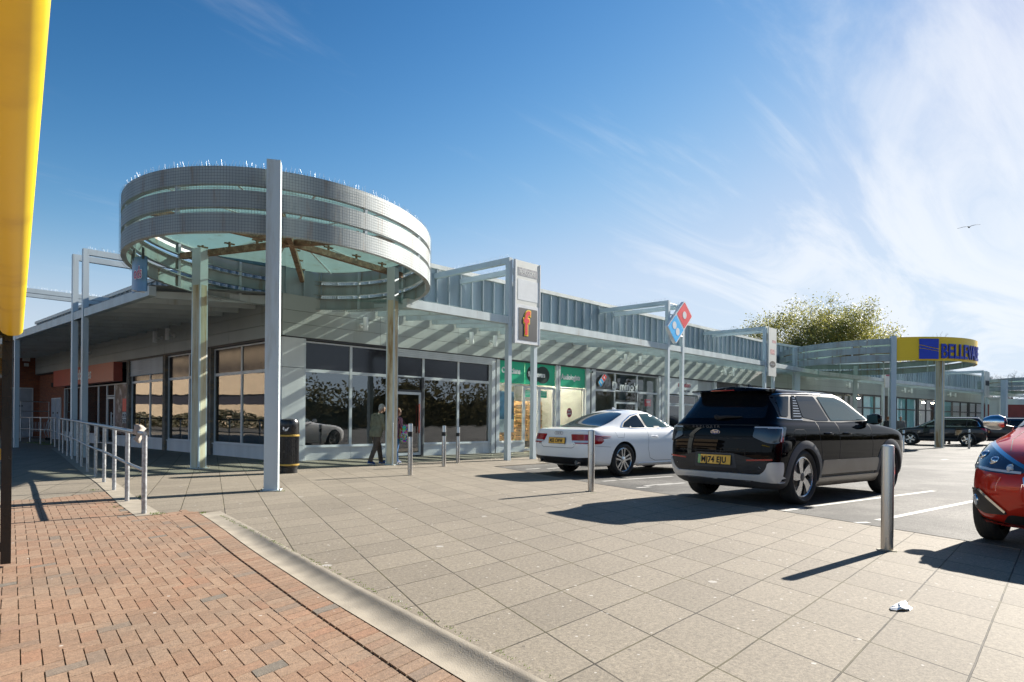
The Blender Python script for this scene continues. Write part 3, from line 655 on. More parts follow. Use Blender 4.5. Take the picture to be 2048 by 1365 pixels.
    text_obj('sunseekers', 0.36, p, MAROON, tM(j[0] + 1.35, 3.03, -0.058), sx=0.82, bold=0.01, shear=0.1); text_obj('Tanning Centre', 0.17, p, CHAR, tM(j[0] + 1.75, 2.78, -0.058), sx=0.8, shear=0.2)
    mid = (j[0] + j[1]) / 2; window(B, FR, j[0], mid, 2.12, zt, GLASSC); window(B, FR, mid, j[1], 2.12, zt, GLASSC)
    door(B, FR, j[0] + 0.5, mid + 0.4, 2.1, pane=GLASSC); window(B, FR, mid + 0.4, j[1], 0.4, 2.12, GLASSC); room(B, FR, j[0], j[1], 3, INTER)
    def shutter(s0, s1, z0, z1, mt, F=FR):
        m = MB(); z = z0
        while z < z1: m.hexa([(s0, -0.16, z), (s1, -0.16, z), (s1, -0.20, z), (s0, -0.20, z), (s0, -0.135, z + 0.045), (s1, -0.135, z + 0.045), (s1, -0.20, z + 0.045), (s0, -0.20, z + 0.045)], 0, F); m.box((s0, -0.19, z + 0.045), (s1, -0.165, z + 0.07), 0, F); z += 0.07
        m.obj('roller_shutter', mt, B)
    shutter(j[2], j[3], 2.75, 3.4, ALU); window(B, FR, j[2], j[3], 0.4, 2.75)
    pilaster(B, FR, j[3], j[4]); shutter(j[4] + .1, j[4] + 3.0, 0.1, 3.4, mat('dark shutter', (0.12, 0.12, 0.13), 0.5, 0.3)); pilaster(B, FR, j[4] + 3.0, j[4] + 3.35)
    for k in range(3):
        a = j[4] + 3.4 + k * (32.9 - j[4] - 3.4) / 3; b = a + (32.9 - j[4] - 3.4) / 3; riser(B, FR, a, b); window(B, FR, a, b, .39, 2.5, GLASSC); window(B, FR, a, b, 2.5, 3.42, GLASSC)
    room(B, FR, j[4] + 3.4, 32.9, 3.0, INTERL)
    # short front ------------------------------------------------------------------
    u = [sa(x) for x in (545, 482.5, 428)]; u[0] = 0.45
    def unit_l(a, b):
        riser(B, FL, a, b); window(B, FL, a, b, 0.39, zt); window(B, FL, a, b, zt, zh, SPAN, pname='spandrel_panel')
    unit_l(u[0], u[1]); unit_l(u[1], u[2])
    v = [sa(x) for x in (419, 378, 336)]; unit_l(v[0], v[1]); unit_l(v[1], v[2])
    w = [sa(x) for x in (330.5, 299.5, 263)]; unit_l(w[0], w[1]); unit_l(w[1], w[2])
    RB = mat('rust edged channel', (0.16, 0.14, 0.12), 0.7, 0, 0.3, 4, stain=(0.3, 0.2, 0.1), stain_amt=0.5)
    for a, b in ((u[2], v[0]), (v[2], w[0]), (w[2], sa(258))): pilaster(B, FL, a, b, RB)
    shutter(w[0] + .02, w[2] - .02, 2.82, 3.40, ALU, lambda s, d, z: FL(s, d + 0.06, z))
    room(B, FL, 0.45, v[2], 3.2); room(B, FL, w[0], w[2], 2.0, mat('brown block wall', (0.12, 0.075, 0.055), 0.9, 0, 0.2, 2))
    # betting shop
    L = [sa(x) for x in (257, 229, 213, 196, 128)]
    m = MB(); s0, s1 = sa(249) , 22.3
    m.box((s0, -0.05, 2.66), (s1, 0.28, 3.44), 0, FL); p = m.obj('sign_panel', RED, B)
    lM = lambda s, z, d: frame_M(FL(s, d, z), (0, -1, 0), (0, 0, 1))
    text_obj('ladbrokes', 0.62, p, WHITE, lM(18.6, 2.88, 0.283), sx=1.0, bold=0.014)
    riser(B, FL, L[0], L[1]); window(B, FL, L[0], L[1], 0.39, 2.6)
    m = MB(); m.box((L[0] + .1, -0.155, 0.5), (L[1] - 0.05, -0.15, 2.55), 0, FL); q = m.obj('window_poster', mat('dark photo poster', (0.09, 0.06, 0.07), 0.4, 0, 0.9, 1.5, stain=(0.5, 0.5, 0.52), stain_amt=0.5), B)
    m = MB(); m.box((L[0] + .12, -0.149, 1.42), (L[0] + 0.75, -0.147, 1.95), 0, FL); m.obj('red_block', DRED, q)
    for z_ in (1.18, 0.95):
        m = MB(); m.box((L[0] + .12, -0.149, z_), (L[0] + .75, -0.147, z_ + 0.2), 0, FL); m.obj('caption_block', PAPER, q)
    text_obj('WE PLAY', 0.19, q, BLACK, lM(L[0] + .72, 1.2, -0.145), ext=0.001, sx=0.8, bold=.006); text_obj('TOGETHER', 0.19, q, BLACK, lM(L[0] + .74, 0.97, -0.145), ext=0.001, sx=0.62, bold=.006)
    door(B, FL, L[1] + .05, L[2] - .05, 2.05, (L[1] + .25, 0.8, 1.4, WHITE)); window(B, FL, L[1], L[2], 2.08, 2.6, pname='fanlight')
    window(B, FL, L[2], L[3], 0.03, 2.6); window(B, FL, L[3], (L[3] + L[4]) / 2, 0.4, 2.6); window(B, FL, (L[3] + L[4]) / 2, L[4], 0.4, 2.6); riser(B, FL, L[3], L[4])
    room(B, FL, L[0], L[4], 3.0, INTERL)
main_building()
def brick_service_block():
    B = thing('brick_service_building', 'red brick service building with grey doors beyond the last shop on the left', 'building')
    b0 = sa(126)
    m = MB(); m.box((0.22, b0, 0), (0.6, 27.4, 3.46)); m.box((-4.6, 27.4, 0), (0.22, 27.8, 4.4)); m.box((-4.6, 27.45, 4.4), (0.22, 27.75, 5.9), 1); m.obj('wall', [BRICKW, mat('dark timber cladding', (0.045, 0.035, 0.03), 0.8, 0, 0.5, 9)], B)
    def dr(name, F, s0, s1, z1, label=None, panes=1):
        m = MB(); m.box((s0, -0.02, 0.02), (s1, 0.05, z1), 0, F); o = m.obj(name, PANEL, B)
        for i in range(panes):
            a = s0 + 0.06 + (s1 - s0 - 0.06) / panes * i; e = s0 + (s1 - s0 - 0.06) / panes * (i + 1)
            mm = MB(); mm.box((a, 0.05, 0.05), (e - 0.01, 0.065, z1 - 0.06), 0, F); mm.obj('door_leaf', mat('grey door leaf', (0.40, 0.42, 0.46), 0.45), o)
            mm = MB(); mm.box(((a + e) / 2 - 0.12, 0.066, z1 * .62), ((a + e) / 2 + 0.1, 0.070, z1 * .62 + 0.08), 0, F); mm.obj('notice', BLACK, o)
    FA = lambda s, d, z: (0.22 - d, s, z); FB = lambda s, d, z: (s, 27.4 - d, z)
    s = [PA(x, 800, 0.2).y for x in (122, 104)]
    dr('double_door', FA, s[0], s[1] , 2.15, panes=2)
    x0 = PB(41, 800, 27.4).x; x1 = PB(66, 800, 27.4).x; dr('service_door', FB, x0 - 0.6, x1, 2.75)
    for (p0, p1) in (((45, 710.5), (60, 723.5)), ((48, 726.5), (57, 733.5))):
        a = PB(*p0, 27.38); b = PB(*p1, 27.38); m = MB(); m.box((a.x, 27.33, b.z), (b.x, 27.4, a.z)); o = m.obj('vent', WHITE, B)
        m = MB()
        for k in range(5): zz = b.z + (a.z - b.z) * (0.15 + 0.15 * k); m.box((a.x + .05, 27.32, zz), (b.x - .05, 27.345, zz + (a.z - b.z) * .08))
        m.obj('louvre', ALU, o)
    m = MB(); m.box((0.12, s[1] - 0.75, 2.72), (0.22, s[1] - 0.15, 2.95)); m.obj('bulkhead_light', BLACK, B)
brick_service_block()
def s2px(px, d=0.0):
    n = Vector((O2.x, O2.y, 0)); base = Vector((K2.x, K2.y, 0)) + n * d; r = ray(px, 800); t = (base - CAM).dot(n) / r.dot(n); p = CAM + r * t; return (Vector((p.x, p.y)) - K2).dot(D2)
def second_row():
    B = thing('far_retail_building', 'grey shop building beyond the yellow canopy with teal and white blinds in its windows', 'building')
    Lr = s2px(1984)
    cladding(B, F2, 0.0, Lr); m = MB()
    m = MB(); m.box((0, 3.26, 4.10), (Lr, 3.42, 4.33), 0, F2); m.obj('canopy_beam', STEELW, B)
    s = 1.0
    while s < Lr:
        m = MB(); m.hexa([(s - .045, 0.02, 4.38), (s + .045, 0.02, 4.38), (s + .045, 3.26, 4.12), (s - .045, 3.26, 4.12), (s - .045, 0.02, 4.62), (s + .045, 0.02, 4.62), (s + .045, 3.26, 4.28), (s - .045, 3.26, 4.28)], 0, F2); m.obj('rafter', STEEL, B); s += 1.09
    m = MB(); m.hexa([(0, 0.01, 4.64), (Lr, 0.01, 4.64), (Lr, 3.4, 4.345), (0, 3.4, 4.345), (0, 0.01, 4.652), (Lr, 0.01, 4.652), (Lr, 3.4, 4.357), (0, 3.4, 4.357)], 0, F2); m.obj('canopy_glass', CANGLASS, B)
    m = MB(); m.box((0, -12, 0), (Lr + 2, -3.0, 6.1), 0, F2); m.box((0, -3, 3.5), (Lr, -0.12, 6.0), 0, F2); m.obj('inner_core', INTERL, B)
    def s2(px):
        r = ray(px, 800); n = Vector((O2.x, O2.y, 0)); t = (Vector((K2.x, K2.y, 0)) - CAM).dot(n) / r.dot(n); p = CAM + r * t; return (Vector((p.x, p.y)) - K2).dot(D2)
    zt = 2.45
    secs = [(1575, 1590, 'g'), (1591, 1608, 'g'), (1610, 1628, 't'), (1629, 1646, 't'), (1650, 1668, 'g'), (1669, 1687, 'g'), (1690, 1712, 'g'), (1713, 1727, 'g'), (1728, 1750, 't'), (1751, 1764, 't'), (1766, 1772, 't'), (1781, 1794, 't'), (1795, 1814, 't'), (1815, 1834, 't'), (1839, 1853, 'c'), (1854, 1871, 'c'), (1872, 1882, 't'), (1883, 1905, 't'), (1907, 1922, 'w'), (1923, 1937, 'w'), (1941, 1953, 'w'), (1954, 1967, 'w')]
    for a, b, k in secs:
        a = max(0.2, s2(a)); b = s2(b)
        if b <= a + .1: continue
        for z0, z1 in ((0.42, zt), (zt, 3.42)):
            window(B, F2, a, b, z0, z1, GLASSF, fr=0.05, frame=ALUD, dep=0.05)
        riser(B, F2, a, b, 0.38)
        if k in 'tw':
            m = MB(); n = max(2, int((b - a) / 0.12))
            for i in range(n): q = a + (b - a) * i / n; m.hexa([(q, -0.17, 0.45), (q + (b - a) / n, -0.14, 0.45), (q + (b - a) / n, -0.15, 0.45), (q, -0.18, 0.45), (q, -0.17, 3.38), (q + (b - a) / n, -0.14, 3.38), (q + (b - a) / n, -0.15, 3.38), (q, -0.18, 3.38)], 0, F2)
            m.obj('window_blind', TEALB if k == 't' else WHITEB, B)
    for x in (1776, 1836, 1939, 1969):
        q = s2(x); pilaster(B, F2, q - 0.12, q + 0.12, ALUD)
    a = s2(1840); m = MB(); m.box((a + .1, -0.3, 0.9), (a + 0.75, -0.28, 2.05), 0, F2); q = m.obj('window_poster', mat('cream poster', (0.5, 0.48, 0.38), 0.5, 0, 0.1, 3), B)
    m = MB(); m.prism([(a + .4 + .14 * cos(i * .5), 1.72 + .24 * sin(i * .5)) for i in range(12)], 0, 0.003, 0, lambda x, z, t: F2(x, t - .278, z)); m.prism([(a + .1, 0.9), (a + .75, .9), (a + .75, 1.25), (a + .1, 1.15)], 0, 0.003, 1, lambda x, z, t: F2(x, t - .278, z)); m.obj('print', [mat('dark hair print', (0.05, 0.02, 0.02), 0.6), MAROON], q)
second_row()
# ---------------------------------------------------------------- portal frames (pairs of posts with arms back to the parapet)
def spikes(m, pts, h=0.11, step=0.035, mi=0):
    for p, q in zip(pts, pts[1:]):
        p = Vector(p); q = Vector(q); n = int((q - p).length / step)
        for i in range(n):
            c = p + (q - p) * (i / n); dx = random.uniform(-0.5, 0.5) * h * .8; dy = random.uniform(-0.5, 0.5) * h * .8; r = 0.0011
            a = c + Vector((dx, dy, h * random.uniform(.8, 1.1)))
            m.add([c + Vector((r, 0, 0)), c + Vector((-r, r, 0)), c + Vector((-r, -r, 0)), a + Vector((r, 0, 0)), a + Vector((-r, r, 0)), a + Vector((-r, -r, 0))], [(0, 1, 4, 3), (1, 2, 5, 4), (2, 0, 3, 5)], mi)
SPIKE = mat('bird spikes', (0.22, 0.22, 0.23), 0.4, 0.2, 0.05)
def portal(F, sA, sB, label, top=6.10, d=3.36, grp='post frames standing out from the shop canopy'):
    p0 = F(sA, d, 0); o = thing('post_frame', label, 'post frame', p0, group=grp)
    w = 0.075
    for s in (sA, sB):
        m = MB(); m.box((s - w, d - w, 0), (s + w, d + w, top), 0, F); m.obj('post', STEEL, o)
        m = MB(); m.box((s - w, -0.02, top - 0.17), (s + w, d - w, top), 0, F); m.box((s - w * .6, -0.02, top - 0.14), (s + w * .6, 0.2, top - 0.02), 0, F); m.obj('arm', STEEL, o)
        m = MB(); spikes(m, [F(s, 0.1, top), F(s, d, top)]); m.obj('bird_spikes', SPIKE, o)
    m = MB(); m.box((sA + w, d - 0.05, 4.10), (sB - w, d + 0.05, 4.30), 0, F); m.obj('cross_rail', STEEL, o)
    return o
portal(FR, 5.51, 6.68, 'post frame carrying the white panel with the letter f')
portal(FR, 14.89, 16.07, 'post frame carrying the red and blue diamond sign')
portal(FR, 24.58, 25.68, 'post frame carrying the cream panel above the black estate-like car roof')
portal(FL, 5.30, 6.34, 'pale post frame rising above the handrail nearest the oval canopy')
portal(FL, 13.92, 15.02, 'post frame beside the yellow shelter at the far left')
q = s2px(1766, 3.36); portal(F2, q, q + 1.15, 'far post frame just left of the yellow band with red and white panel', 5.7)
q = s2px(1876, 3.36); portal(F2, q, q + 1.15, 'far post frame directly behind the stained column of the yellow canopy', 6.1)
q3 = s2px(1965, 3.36); portal(F2, q3, q3 + 1.15, 'last far post frame with a narrow cream panel near the red car', 6.1)
# ---------------------------------------------------------------- oval canopies
def oval_canopy(C, A, Bm, label, cols, zs, arc_bands=None, fine=96, net=True, roofmat=RINGGLASS, zroof=5.38, ztop=5.5, yellow=None, csize=(0.22, 0.28)):
    ax = Vector((cos(pi / 4), sin(pi / 4))); ay = Vector((-sin(pi / 4), cos(pi / 4)))
    def P(t, off=0.0, z=0.0):
        c = Vector((C[0], C[1])) + ax * ((A + off) * cos(t)) + ay * ((Bm + off) * sin(t)); return Vector((c.x, c.y, z))
    root = thing('oval_canopy', label, 'canopy', (C[0], C[1], 0), group='oval steel canopies')
    T0 = [2 * pi * i / fine for i in range(fine)]
    for z0, z1 in zs:
        m = MB(); n = fine; vs = []
        for t in T0:
            vs += [P(t, 0, z0), P(t, 0, z1), P(t, -0.012, z1), P(t, -0.10, z1 - 0.004), P(t, -0.10, z1 - 0.016), P(t, -0.016, z1 - 0.02), P(t, -0.016, z0 + 0.02), P(t, -0.10, z0 + 0.016), P(t, -0.10, z0)]
        k = 9; m.add(vs, [(i * k + j, i * k + (j + 1) % k, ((i + 1) % n) * k + (j + 1) % k, ((i + 1) % n) * k + j) for i in range(n) for j in range(k)])
        m.obj('ring_band', RINGST, root, smooth=True, angle=40)
    for i in range(12):
        t = 2 * pi * (i + .5) / 12; a = P(t, -0.05, zs[0][0] + .02); b = P(t, -0.05, zs[-1][1] - .03); m = MB(); m.bar(a, b, 0.07, 0.06); m.obj('band_upright', STEEL, root)
    if net:
        m = MB(); me = bpy.data.meshes.new('bird_net'); bm = bmesh.new(); uvl = bm.loops.layers.uv.new('UVMap'); n = fine; L = 0; us = [0]
        for i in range(n): L += (P(T0[i] , 0) - P(T0[(i + 1) % n], 0)).length; us.append(L)
        zb_, zt_ = zs[0][0] - 0.03, zs[-1][1] + 0.02; off = Vector((C[0], C[1], 0))
        for i in range(n):
            t0, t1 = T0[i], 2 * pi * (i + 1) / n
            q = [bm.verts.new(P(t0, 0.03, zb_) - off), bm.verts.new(P(t1, 0.03, zb_) - off), bm.verts.new(P(t1, 0.03, zt_) - off), bm.verts.new(P(t0, 0.03, zt_) - off)]
            f = bm.faces.new(q)
            for l, uv in zip(f.loops, ((us[i], zb_), (us[i + 1], zb_), (us[i + 1], zt_), (us[i], zt_))): l[uvl].uv = (uv[0] / 0.05, uv[1] / 0.05)
        bm.to_mesh(me); bm.free(); me.materials.append(NET); o = bpy.data.objects.new('bird_net', me); COL.objects.link(o); o.parent = root
        m = MB(); spikes(m, [P(t, -0.05, zs[-1][1]) for t in T0] + [P(0, -0.05, zs[-1][1])], 0.11, 0.065); m.obj('bird_spikes', SPIKE, root)
    # glass roof in gores with radial beams
    m = MB(); n = 48; vs = [(C[0], C[1], ztop)]
    for i in range(n): vs.append(P(2 * pi * i / n, -0.14, zroof)); 
    m.add(vs, [(0, i + 1, (i + 1) % n + 1) for i in range(n)]); m.obj('glass_roof', roofmat, root, recalc=False)
    for i in range(6):
        t = 2 * pi * (i + 0.25) / 6; a = P(t, -0.12, zroof - 0.28); b = Vector((C[0], C[1], ztop - 0.30)); m = MB(); m.bar(a, b, 0.12, 0.14); m.obj('radial_beam', RUST, root)
        for f in (0.2, 0.45, 0.7): m = MB(); p = a.lerp(b, f); m.tube([p, p + Vector((0, 0, .2))], 0.03, 6); m.bar(p + Vector((-.12, 0, .16)), p + Vector((.12, 0, .16)), .05, .03); m.obj('glass_clamp', RUST, root)
    m = MB()
    for i in range(12):
        t = 2 * pi * (i + 0.0) / 12; a = P(t, -0.16, zroof - 0.03); b = Vector((C[0], C[1], ztop - 0.03)); m.bar(a, b, 0.04, 0.02)
    m.obj('glazing_bars', STEEL, root)
    for (x, y, zc, rusty, rad) in cols:
        c = Vector((x, y)); d = (c - Vector(C)).normalized() if rad is None else Vector((cos(rad), sin(rad))); s_ = Vector((-d.y, d.x)); w, h = csize
        T = lambda u, v, z, c=c, d=d, s_=s_: (c.x + s_.x * u + d.x * v, c.y + s_.y * u + d.y * v, z)
        m = MB(); m.box((-w / 2, -h / 2, 0), (w / 2, h / 2, zc), 0, T); mats = [STEEL]
        m.obj('column', STEEL, root)
        if rusty:
            m = MB(); m.box((-w / 2 + .035, -h / 2 - 0.003, 0), (w / 2 - .035, h / 2 + 0.003, zs[0][0]), 0, T); m.box((-w / 2 - 0.003, -h / 2 + .04, 0), (w / 2 + 0.003, h / 2 - 0.04, zs[0][0] - .003), 0, T); m.obj('stained_face', RUSTED, root)
        m = MB(); m.box((-w / 2 - .05, -h / 2 - .05, 0), (w / 2 + .05, h / 2 + .05, 0.012), 0, T); m.obj('base_plate', STEELW, root)
        for bu, bv in ((-1, -1), (1, -1), (-1, 1), (1, 1)): m = MB(); c3 = T(bu * (w / 2 + .03), bv * (h / 2 + .03), .012); m.tube([c3, (c3[0], c3[1], .04)], .010, 6); m.obj('bolt', RUST, root)
    if yellow:
        t0, t1 = yellow; n = 40; zb_, zt_ = zs[0][0] - 0.01, zs[-1][1] + 0.03; m = MB(); vs = []
        for i in range(n + 1):
            t = t0 + (t1 - t0) * i / n; vs += [P(t, 0.03, zb_), P(t, 0.03, zt_), P(t, 0.07, zt_), P(t, 0.07, zb_)]
        m.add(vs, [(i * 4 + j, i * 4 + (j + 1) % 4, (i + 1) * 4 + (j + 1) % 4, (i + 1) * 4 + j) for i in range(n) for j in range(4)]); m.obj('yellow_band', YELLOW, root, smooth=True, angle=40)
        # raised blue emblem and letters wrapped on the band
        def wrap(me, tstart):
            for v in me.vertices:
                # arc-length walk from tstart
                L = v.co.x; t = tstart; st = 0.004; acc = 0
                while acc < L and t < t0 + 9: acc += (P(t + st, .08) - P(t, .08)).length; t += st
                nrm = (P(t, 1) - P(t, 0)).normalized(); p = P(t, 0.075) + nrm * v.co.z; v.co = Vector((p.x - C[0], p.y - C[1], v.co.y))
        return root, P, wrap
    return root, P, None
oval_canopy((-1.45, -3.08), 4.06, 3.14, 'oval rusty steel canopy with netted bands on three columns at the near shop corner', 
            [(-3.74, -6.66, 5.47, False, None), (-2.62, -0.95, 5.2, True, -1.25), (1.62, -2.80, 5.2, True, -2.6)], [(4.33, 4.65), (4.74, 5.04), (5.13, 5.43)])
def on_oval(C, A, Bm, px, near=True):
    """where the vertical plane of a pixel column meets the oval"""
    r = ray(px, 800); k = cos(pi / 4); o = Vector((CAM.x - C[0], CAM.y - C[1])); d = Vector((r.x, r.y)); f = lambda v: Vector(((v.x * k + v.y * k) / A, (-v.x * k + v.y * k) / Bm)); O, D = f(o), f(d)
    a, b, c = D.dot(D), 2 * O.dot(D), O.dot(O) - 1; q = sqrt(max(0, b * b - 4 * a * c)); t = (-b - q) / (2 * a) if near else (-b + q) / (2 * a); p = o + d * t; return (p.x + C[0], p.y + C[1]), atan2(f(p).y, f(p).x)
R2C = ((34.6, -5.6), 5.9, 4.8)
pf, tf_ = on_oval(*R2C, 1785.5); pr_, tr_ = on_oval(*R2C, 1888); pl, tl_ = on_oval(*R2C, 1592); pbk, tb_ = on_oval(*R2C, 1710, False); _, te_ = on_oval(*R2C, 1945)
if te_ < tf_: te_ += 2 * pi
pr_ = (pr_[0] * .95 + R2C[0][0] * .05, pr_[1] * .95 + R2C[0][1] * .05)
c2cols = [(*pr_, 4.5, True, radians(-100)), (*pf, 5.72, False, None), (*pl, 5.6, False, None), (*pbk, 5.1, False, None)]
YT0 = tf_ + 0.03
r2, P2, wrap2 = oval_canopy(*R2C, 'oval steel canopy with a yellow band bearing blue raised letters at the far end', c2cols, [(4.45, 4.80), (4.88, 5.22), (5.30, 5.62)], net=False, zroof=5.6, ztop=5.75, yellow=(YT0, te_ + 0.5), csize=(0.24, 0.36))
# ---------------------------------------------------------------- signs fixed to the frames
def sign_panels():
    tM = lambda F, s, z, d: frame_M(F(s, d, z), Vector(F(1, 0, 0)) - Vector(F(0, 0, 0)), (0, 0, 1))
    # white pylon panel with the letter f
    o = thing('hanging_sign', 'tall grimy white panel with a red and yellow letter f on a dark square', 'sign', FR(6.15, 3.5, 0))
    s0, s1, z0, z1 = 5.62, 6.76, 3.55, 6.06
    m = MB(); m.box((s0, 3.44, z0), (s1, 3.52, z1), 0, FR); m.obj('sign_face', WHITEDIRTY, o)
    m = MB(); m.box((s0 - 0.015, 3.435, z0 - .02), (s0 + 0.02, 3.535, z1 + .01), 0, FR); m.box((s1 - .02, 3.435, z0 - .02), (s1 + .015, 3.535, z1 + .01), 0, FR); m.obj('sign_edge', ALU, o)
    m = MB(); m.box((s0 + .02, 3.52, z0), (s1 - .02, 3.526, z0 + 1.18), 0, FR); m.obj('white_square', WHITE, o)
    m = MB(); m.box((s0 + .16, 3.526, z0 + .1), (s1 - .13, 3.532, z0 + 1.08), 0, FR); q = m.obj('dark_square', CHAR, o)
    text_obj('f', 1.02, q, YELLOW, tM(FR, s0 + .39, z0 + .29, 3.534), ext=0.004, bold=0.055, sx=0.9); text_obj('f', 1.02, q, DRED, tM(FR, s0 + .39, z0 + .29, 3.541), ext=0.004, bold=0.018, sx=0.9)
    m = MB(); m.box((s0 + .12, 3.52, z0 + 1.32), (s1 - .05, 3.524, z0 + 1.95), 0, FR); m.obj('faded_patch', PAPER, o)
    GR = mat('weathered grey lettering strip', (0.30, 0.30, 0.31), 0.6, 0, 0.3, 12)
    m = MB(); m.box((s0 + .12, 3.52, z0 + 2.06), (s1 - .12, 3.524, z0 + 2.3), 0, FR); q = m.obj('grey_strip', GR, o)
    text_obj('PEACOCKS', 0.17, q, WHITEDIRTY, tM(FR, s0 + .17, z0 + 2.12, 3.525), ext=0.001, sx=0.86, bold=0.002)
    # diamond sign
    o = thing('diamond_sign', 'tilted two tile sign, red with one white dot above blue with two dots', 'sign', FR(15.6, 3.5, 0))
    def tiles(o, F, top, left, right, bot, d, rad):
        # four corners in (s,z)
        C = [Vector(top), Vector(right), Vector(bot), Vector(left)]; cen = sum(C, Vector((0, 0))) / 4
        def shrink(P, k):
            c = sum(P, Vector((0, 0))) / len(P); return [c + (p - c) * k for p in P]
        def rnd(P, r=0.14):
            out = []
            for i in range(len(P)):
                p = P[i]; a = P[i - 1]; b = P[(i + 1) % len(P)]
                for t in (0, .25, .5, .75, 1):
                    u = p + (a - p).normalized() * r; v = p + (b - p).normalized() * r
                    out.append(u * (1 - t) ** 2 + p * 2 * t * (1 - t) + v * t * t)
            return out
        m = MB(); m.prism([tuple(p) for p in rnd(C, 0.12)], d, d + 0.13, 0, lambda x, z, t: F(x, t, z)); m.obj('sign_box', WHITE, o)
        ml = (C[0] + C[3]) / 2; mr = (C[1] + C[2]) / 2
        up = shrink([C[0], C[1], mr, ml], 0.90); lw = shrink([ml, mr, C[2], C[3]], 0.90)
        m = MB(); m.prism([tuple(p) for p in rnd(up, .05)], d + 0.13, d + 0.136, 0, lambda x, z, t: F(x, t, z)); m.obj('red_tile', DRED, o)
        m = MB(); m.prism([tuple(p) for p in rnd(lw, .05)], d + 0.13, d + 0.136, 0, lambda x, z, t: F(x, t, z)); m.obj('blue_tile', LBLUE, o)
        cu = sum(up, Vector((0, 0))) / 4; a = (ml - mr) ; b = (C[0] - ml)
        cl = sum(lw, Vector((0, 0))) / 4
        for c in (cu + Vector((0, 0)), cl + a * 0.19 , cl - a * 0.19 ):
            m = MB(); m.prism([(c.x + rad * cos(t * pi / 12), c.y + rad * sin(t * pi / 12)) for t in range(24)], d + .136, d + .141, 0, lambda x, z, t: F(x, t, z)); m.obj('white_dot', WHITE, o)
    def sz(px, py, d=3.55): p = PB(px, py, -d); return (p.x, p.z)
    tiles(o, FR, sz(1368.5, 602), sz(1333.5, 653), sz(1384, 634), sz(1351, 689), 3.44, 0.155)
    m = MB()
    for z in (4.75, 5.55, 6.0): m.tube([FR(14.89, 3.40, z), FR(15.4, 3.47, z - .03)], 0.02, 6)
    for z in (4.75, 5.55): m.tube([FR(16.07, 3.40, z), FR(15.7, 3.47, z)], 0.02, 6)
    m.obj('brackets', ALUD, o)
    # same emblem stuck inside the pizza shop window
    a = sb(1187)
    tl = thing('window_emblem', 'small tilted red and blue two tile emblem on the shop window', 'sign', FR(a + .9, 0, 0))
    q = lambda px, py: ((PB(px, py, 0.12).x), PB(px, py, 0.12).z)
    tiles(tl, lambda s, d, z: FR(s, (d + 0.11) * 0.25 - 0.11, z), q(1206, 748), q(1194, 764), q(1212, 754), q(1199, 776), 0.0, 0.055)
    # cream panel on the third frame
    o = thing('hanging_sign', 'cream panel with faint red print and a black oval above the black car', 'sign', FR(25.1, 3.5, 0))
    s0, s1, z0, z1 = 24.72, 25.72, 3.60, 6.08
    m = MB(); m.box((s0, 3.44, z0), (s1, 3.52, z1), 0, FR); m.obj('sign_face', WHITEDIRTY, o)
    PINK = mat('faded red print', (0.55, 0.30, 0.28), 0.6, 0, 0.4, 14)
    m = MB(); m.box((s0 + .45, 3.52, z0 + 1.72), (s1 - .08, 3.523, z0 + 1.86), 0, FR); m.box((s0 + .2, 3.52, z0 + 1.12), (s1 - .25, 3.523, z0 + 1.38), 0, FR); m.obj('faded_print', PINK, o)
    m = MB(); m.prism([(s0 + .52 + .37 * cos(t * pi / 14), z0 + .62 + .165 * sin(t * pi / 14)) for t in range(28)], 3.52, 3.526, 0, lambda x, z, t: FR(x, t, z)); q = m.obj('black_oval', BLACK, o)
    text_obj('Bernards', .16, q, WHITE, tM(FR, s0 + .2, z0 + .57, 3.528), ext=.001, shear=.2, sx=.9)
    # far panels
    for px0, px1, lab, z0, z1, k in ((1768, 1778, 'small white and red panel left of the yellow band', 3.7, 5.5, 0), (1878, 1881, 'narrow pale panel edge behind the stained column', 3.6, 6.0, 1), (1968, 1977, 'narrow cream panel on the last far post frame', 3.7, 6.0, 2)):
        a, b = s2px(px0, 3.45), s2px(px1, 3.45); b = max(b, a + .45)
        o = thing('hanging_sign', lab, 'sign', F2(a, 3.5, 0)); m = MB(); m.box((a, 3.44, z0), (b, 3.52, z1), 0, F2); m.obj('sign_face', WHITEDIRTY, o)
        m = MB(); m.box((a + .1, 3.52, (z0 + z1) / 2 - .1), (b - .08, 3.524, (z0 + z1) / 2 + .35), 0, F2); m.obj('printed_block', [MAROON, PAPER, CHAR][k], o)
    # blue hanging sign on the left of the oval canopy
    o = thing('hanging_sign', 'curved blue hanging sign with pink and white lettering ending in ds under the oval canopy', 'sign', (-4.2, -2.6, 0))
    r0 = G(290, 800); # direction only
    pL = ray(261, 560); pR = ray(290, 545)
    def at_dist(px, py, dist): r = ray(px, py); return CAM + r * dist
    A_ = at_dist(261, 548, 13.3); B_ = at_dist(290.5, 540, 13.0)
    m = MB(); n = 10; vs = []
    mid = (A_ + B_) / 2; cen = mid + Vector((FWD.x, FWD.y, 0)) * 0.1
    zt_, zb0 = 5.02 - 0.95 + .12, 3.30
    zt_ = A_.z * 0 + CAM.z + (838 - 515) / FPX * 13.0; zbt = CAM.z + (838 - 585) / FPX * 13.0
    for i in range(n + 1):
        f = i / n; p = A_.lerp(B_, f); bul = sin(pi * f) * 0.10; p = p - Vector((FWD.x, FWD.y, 0)) * (bul - 0.05)
        vs += [Vector((p.x, p.y, zbt)), Vector((p.x, p.y, zt_))]
    back = [v + Vector((FWD.x, FWD.y, 0)) * 0.03 for v in vs]
    m.add(vs + back, [(2 * i, 2 * i + 2, 2 * i + 3, 2 * i + 1) for i in range(n)] + [(2 * n + 2 + 2 * i, 2 * n + 4 + 2 * i, 2 * n + 5 + 2 * i, 2 * n + 3 + 2 * i) for i in range(n)])
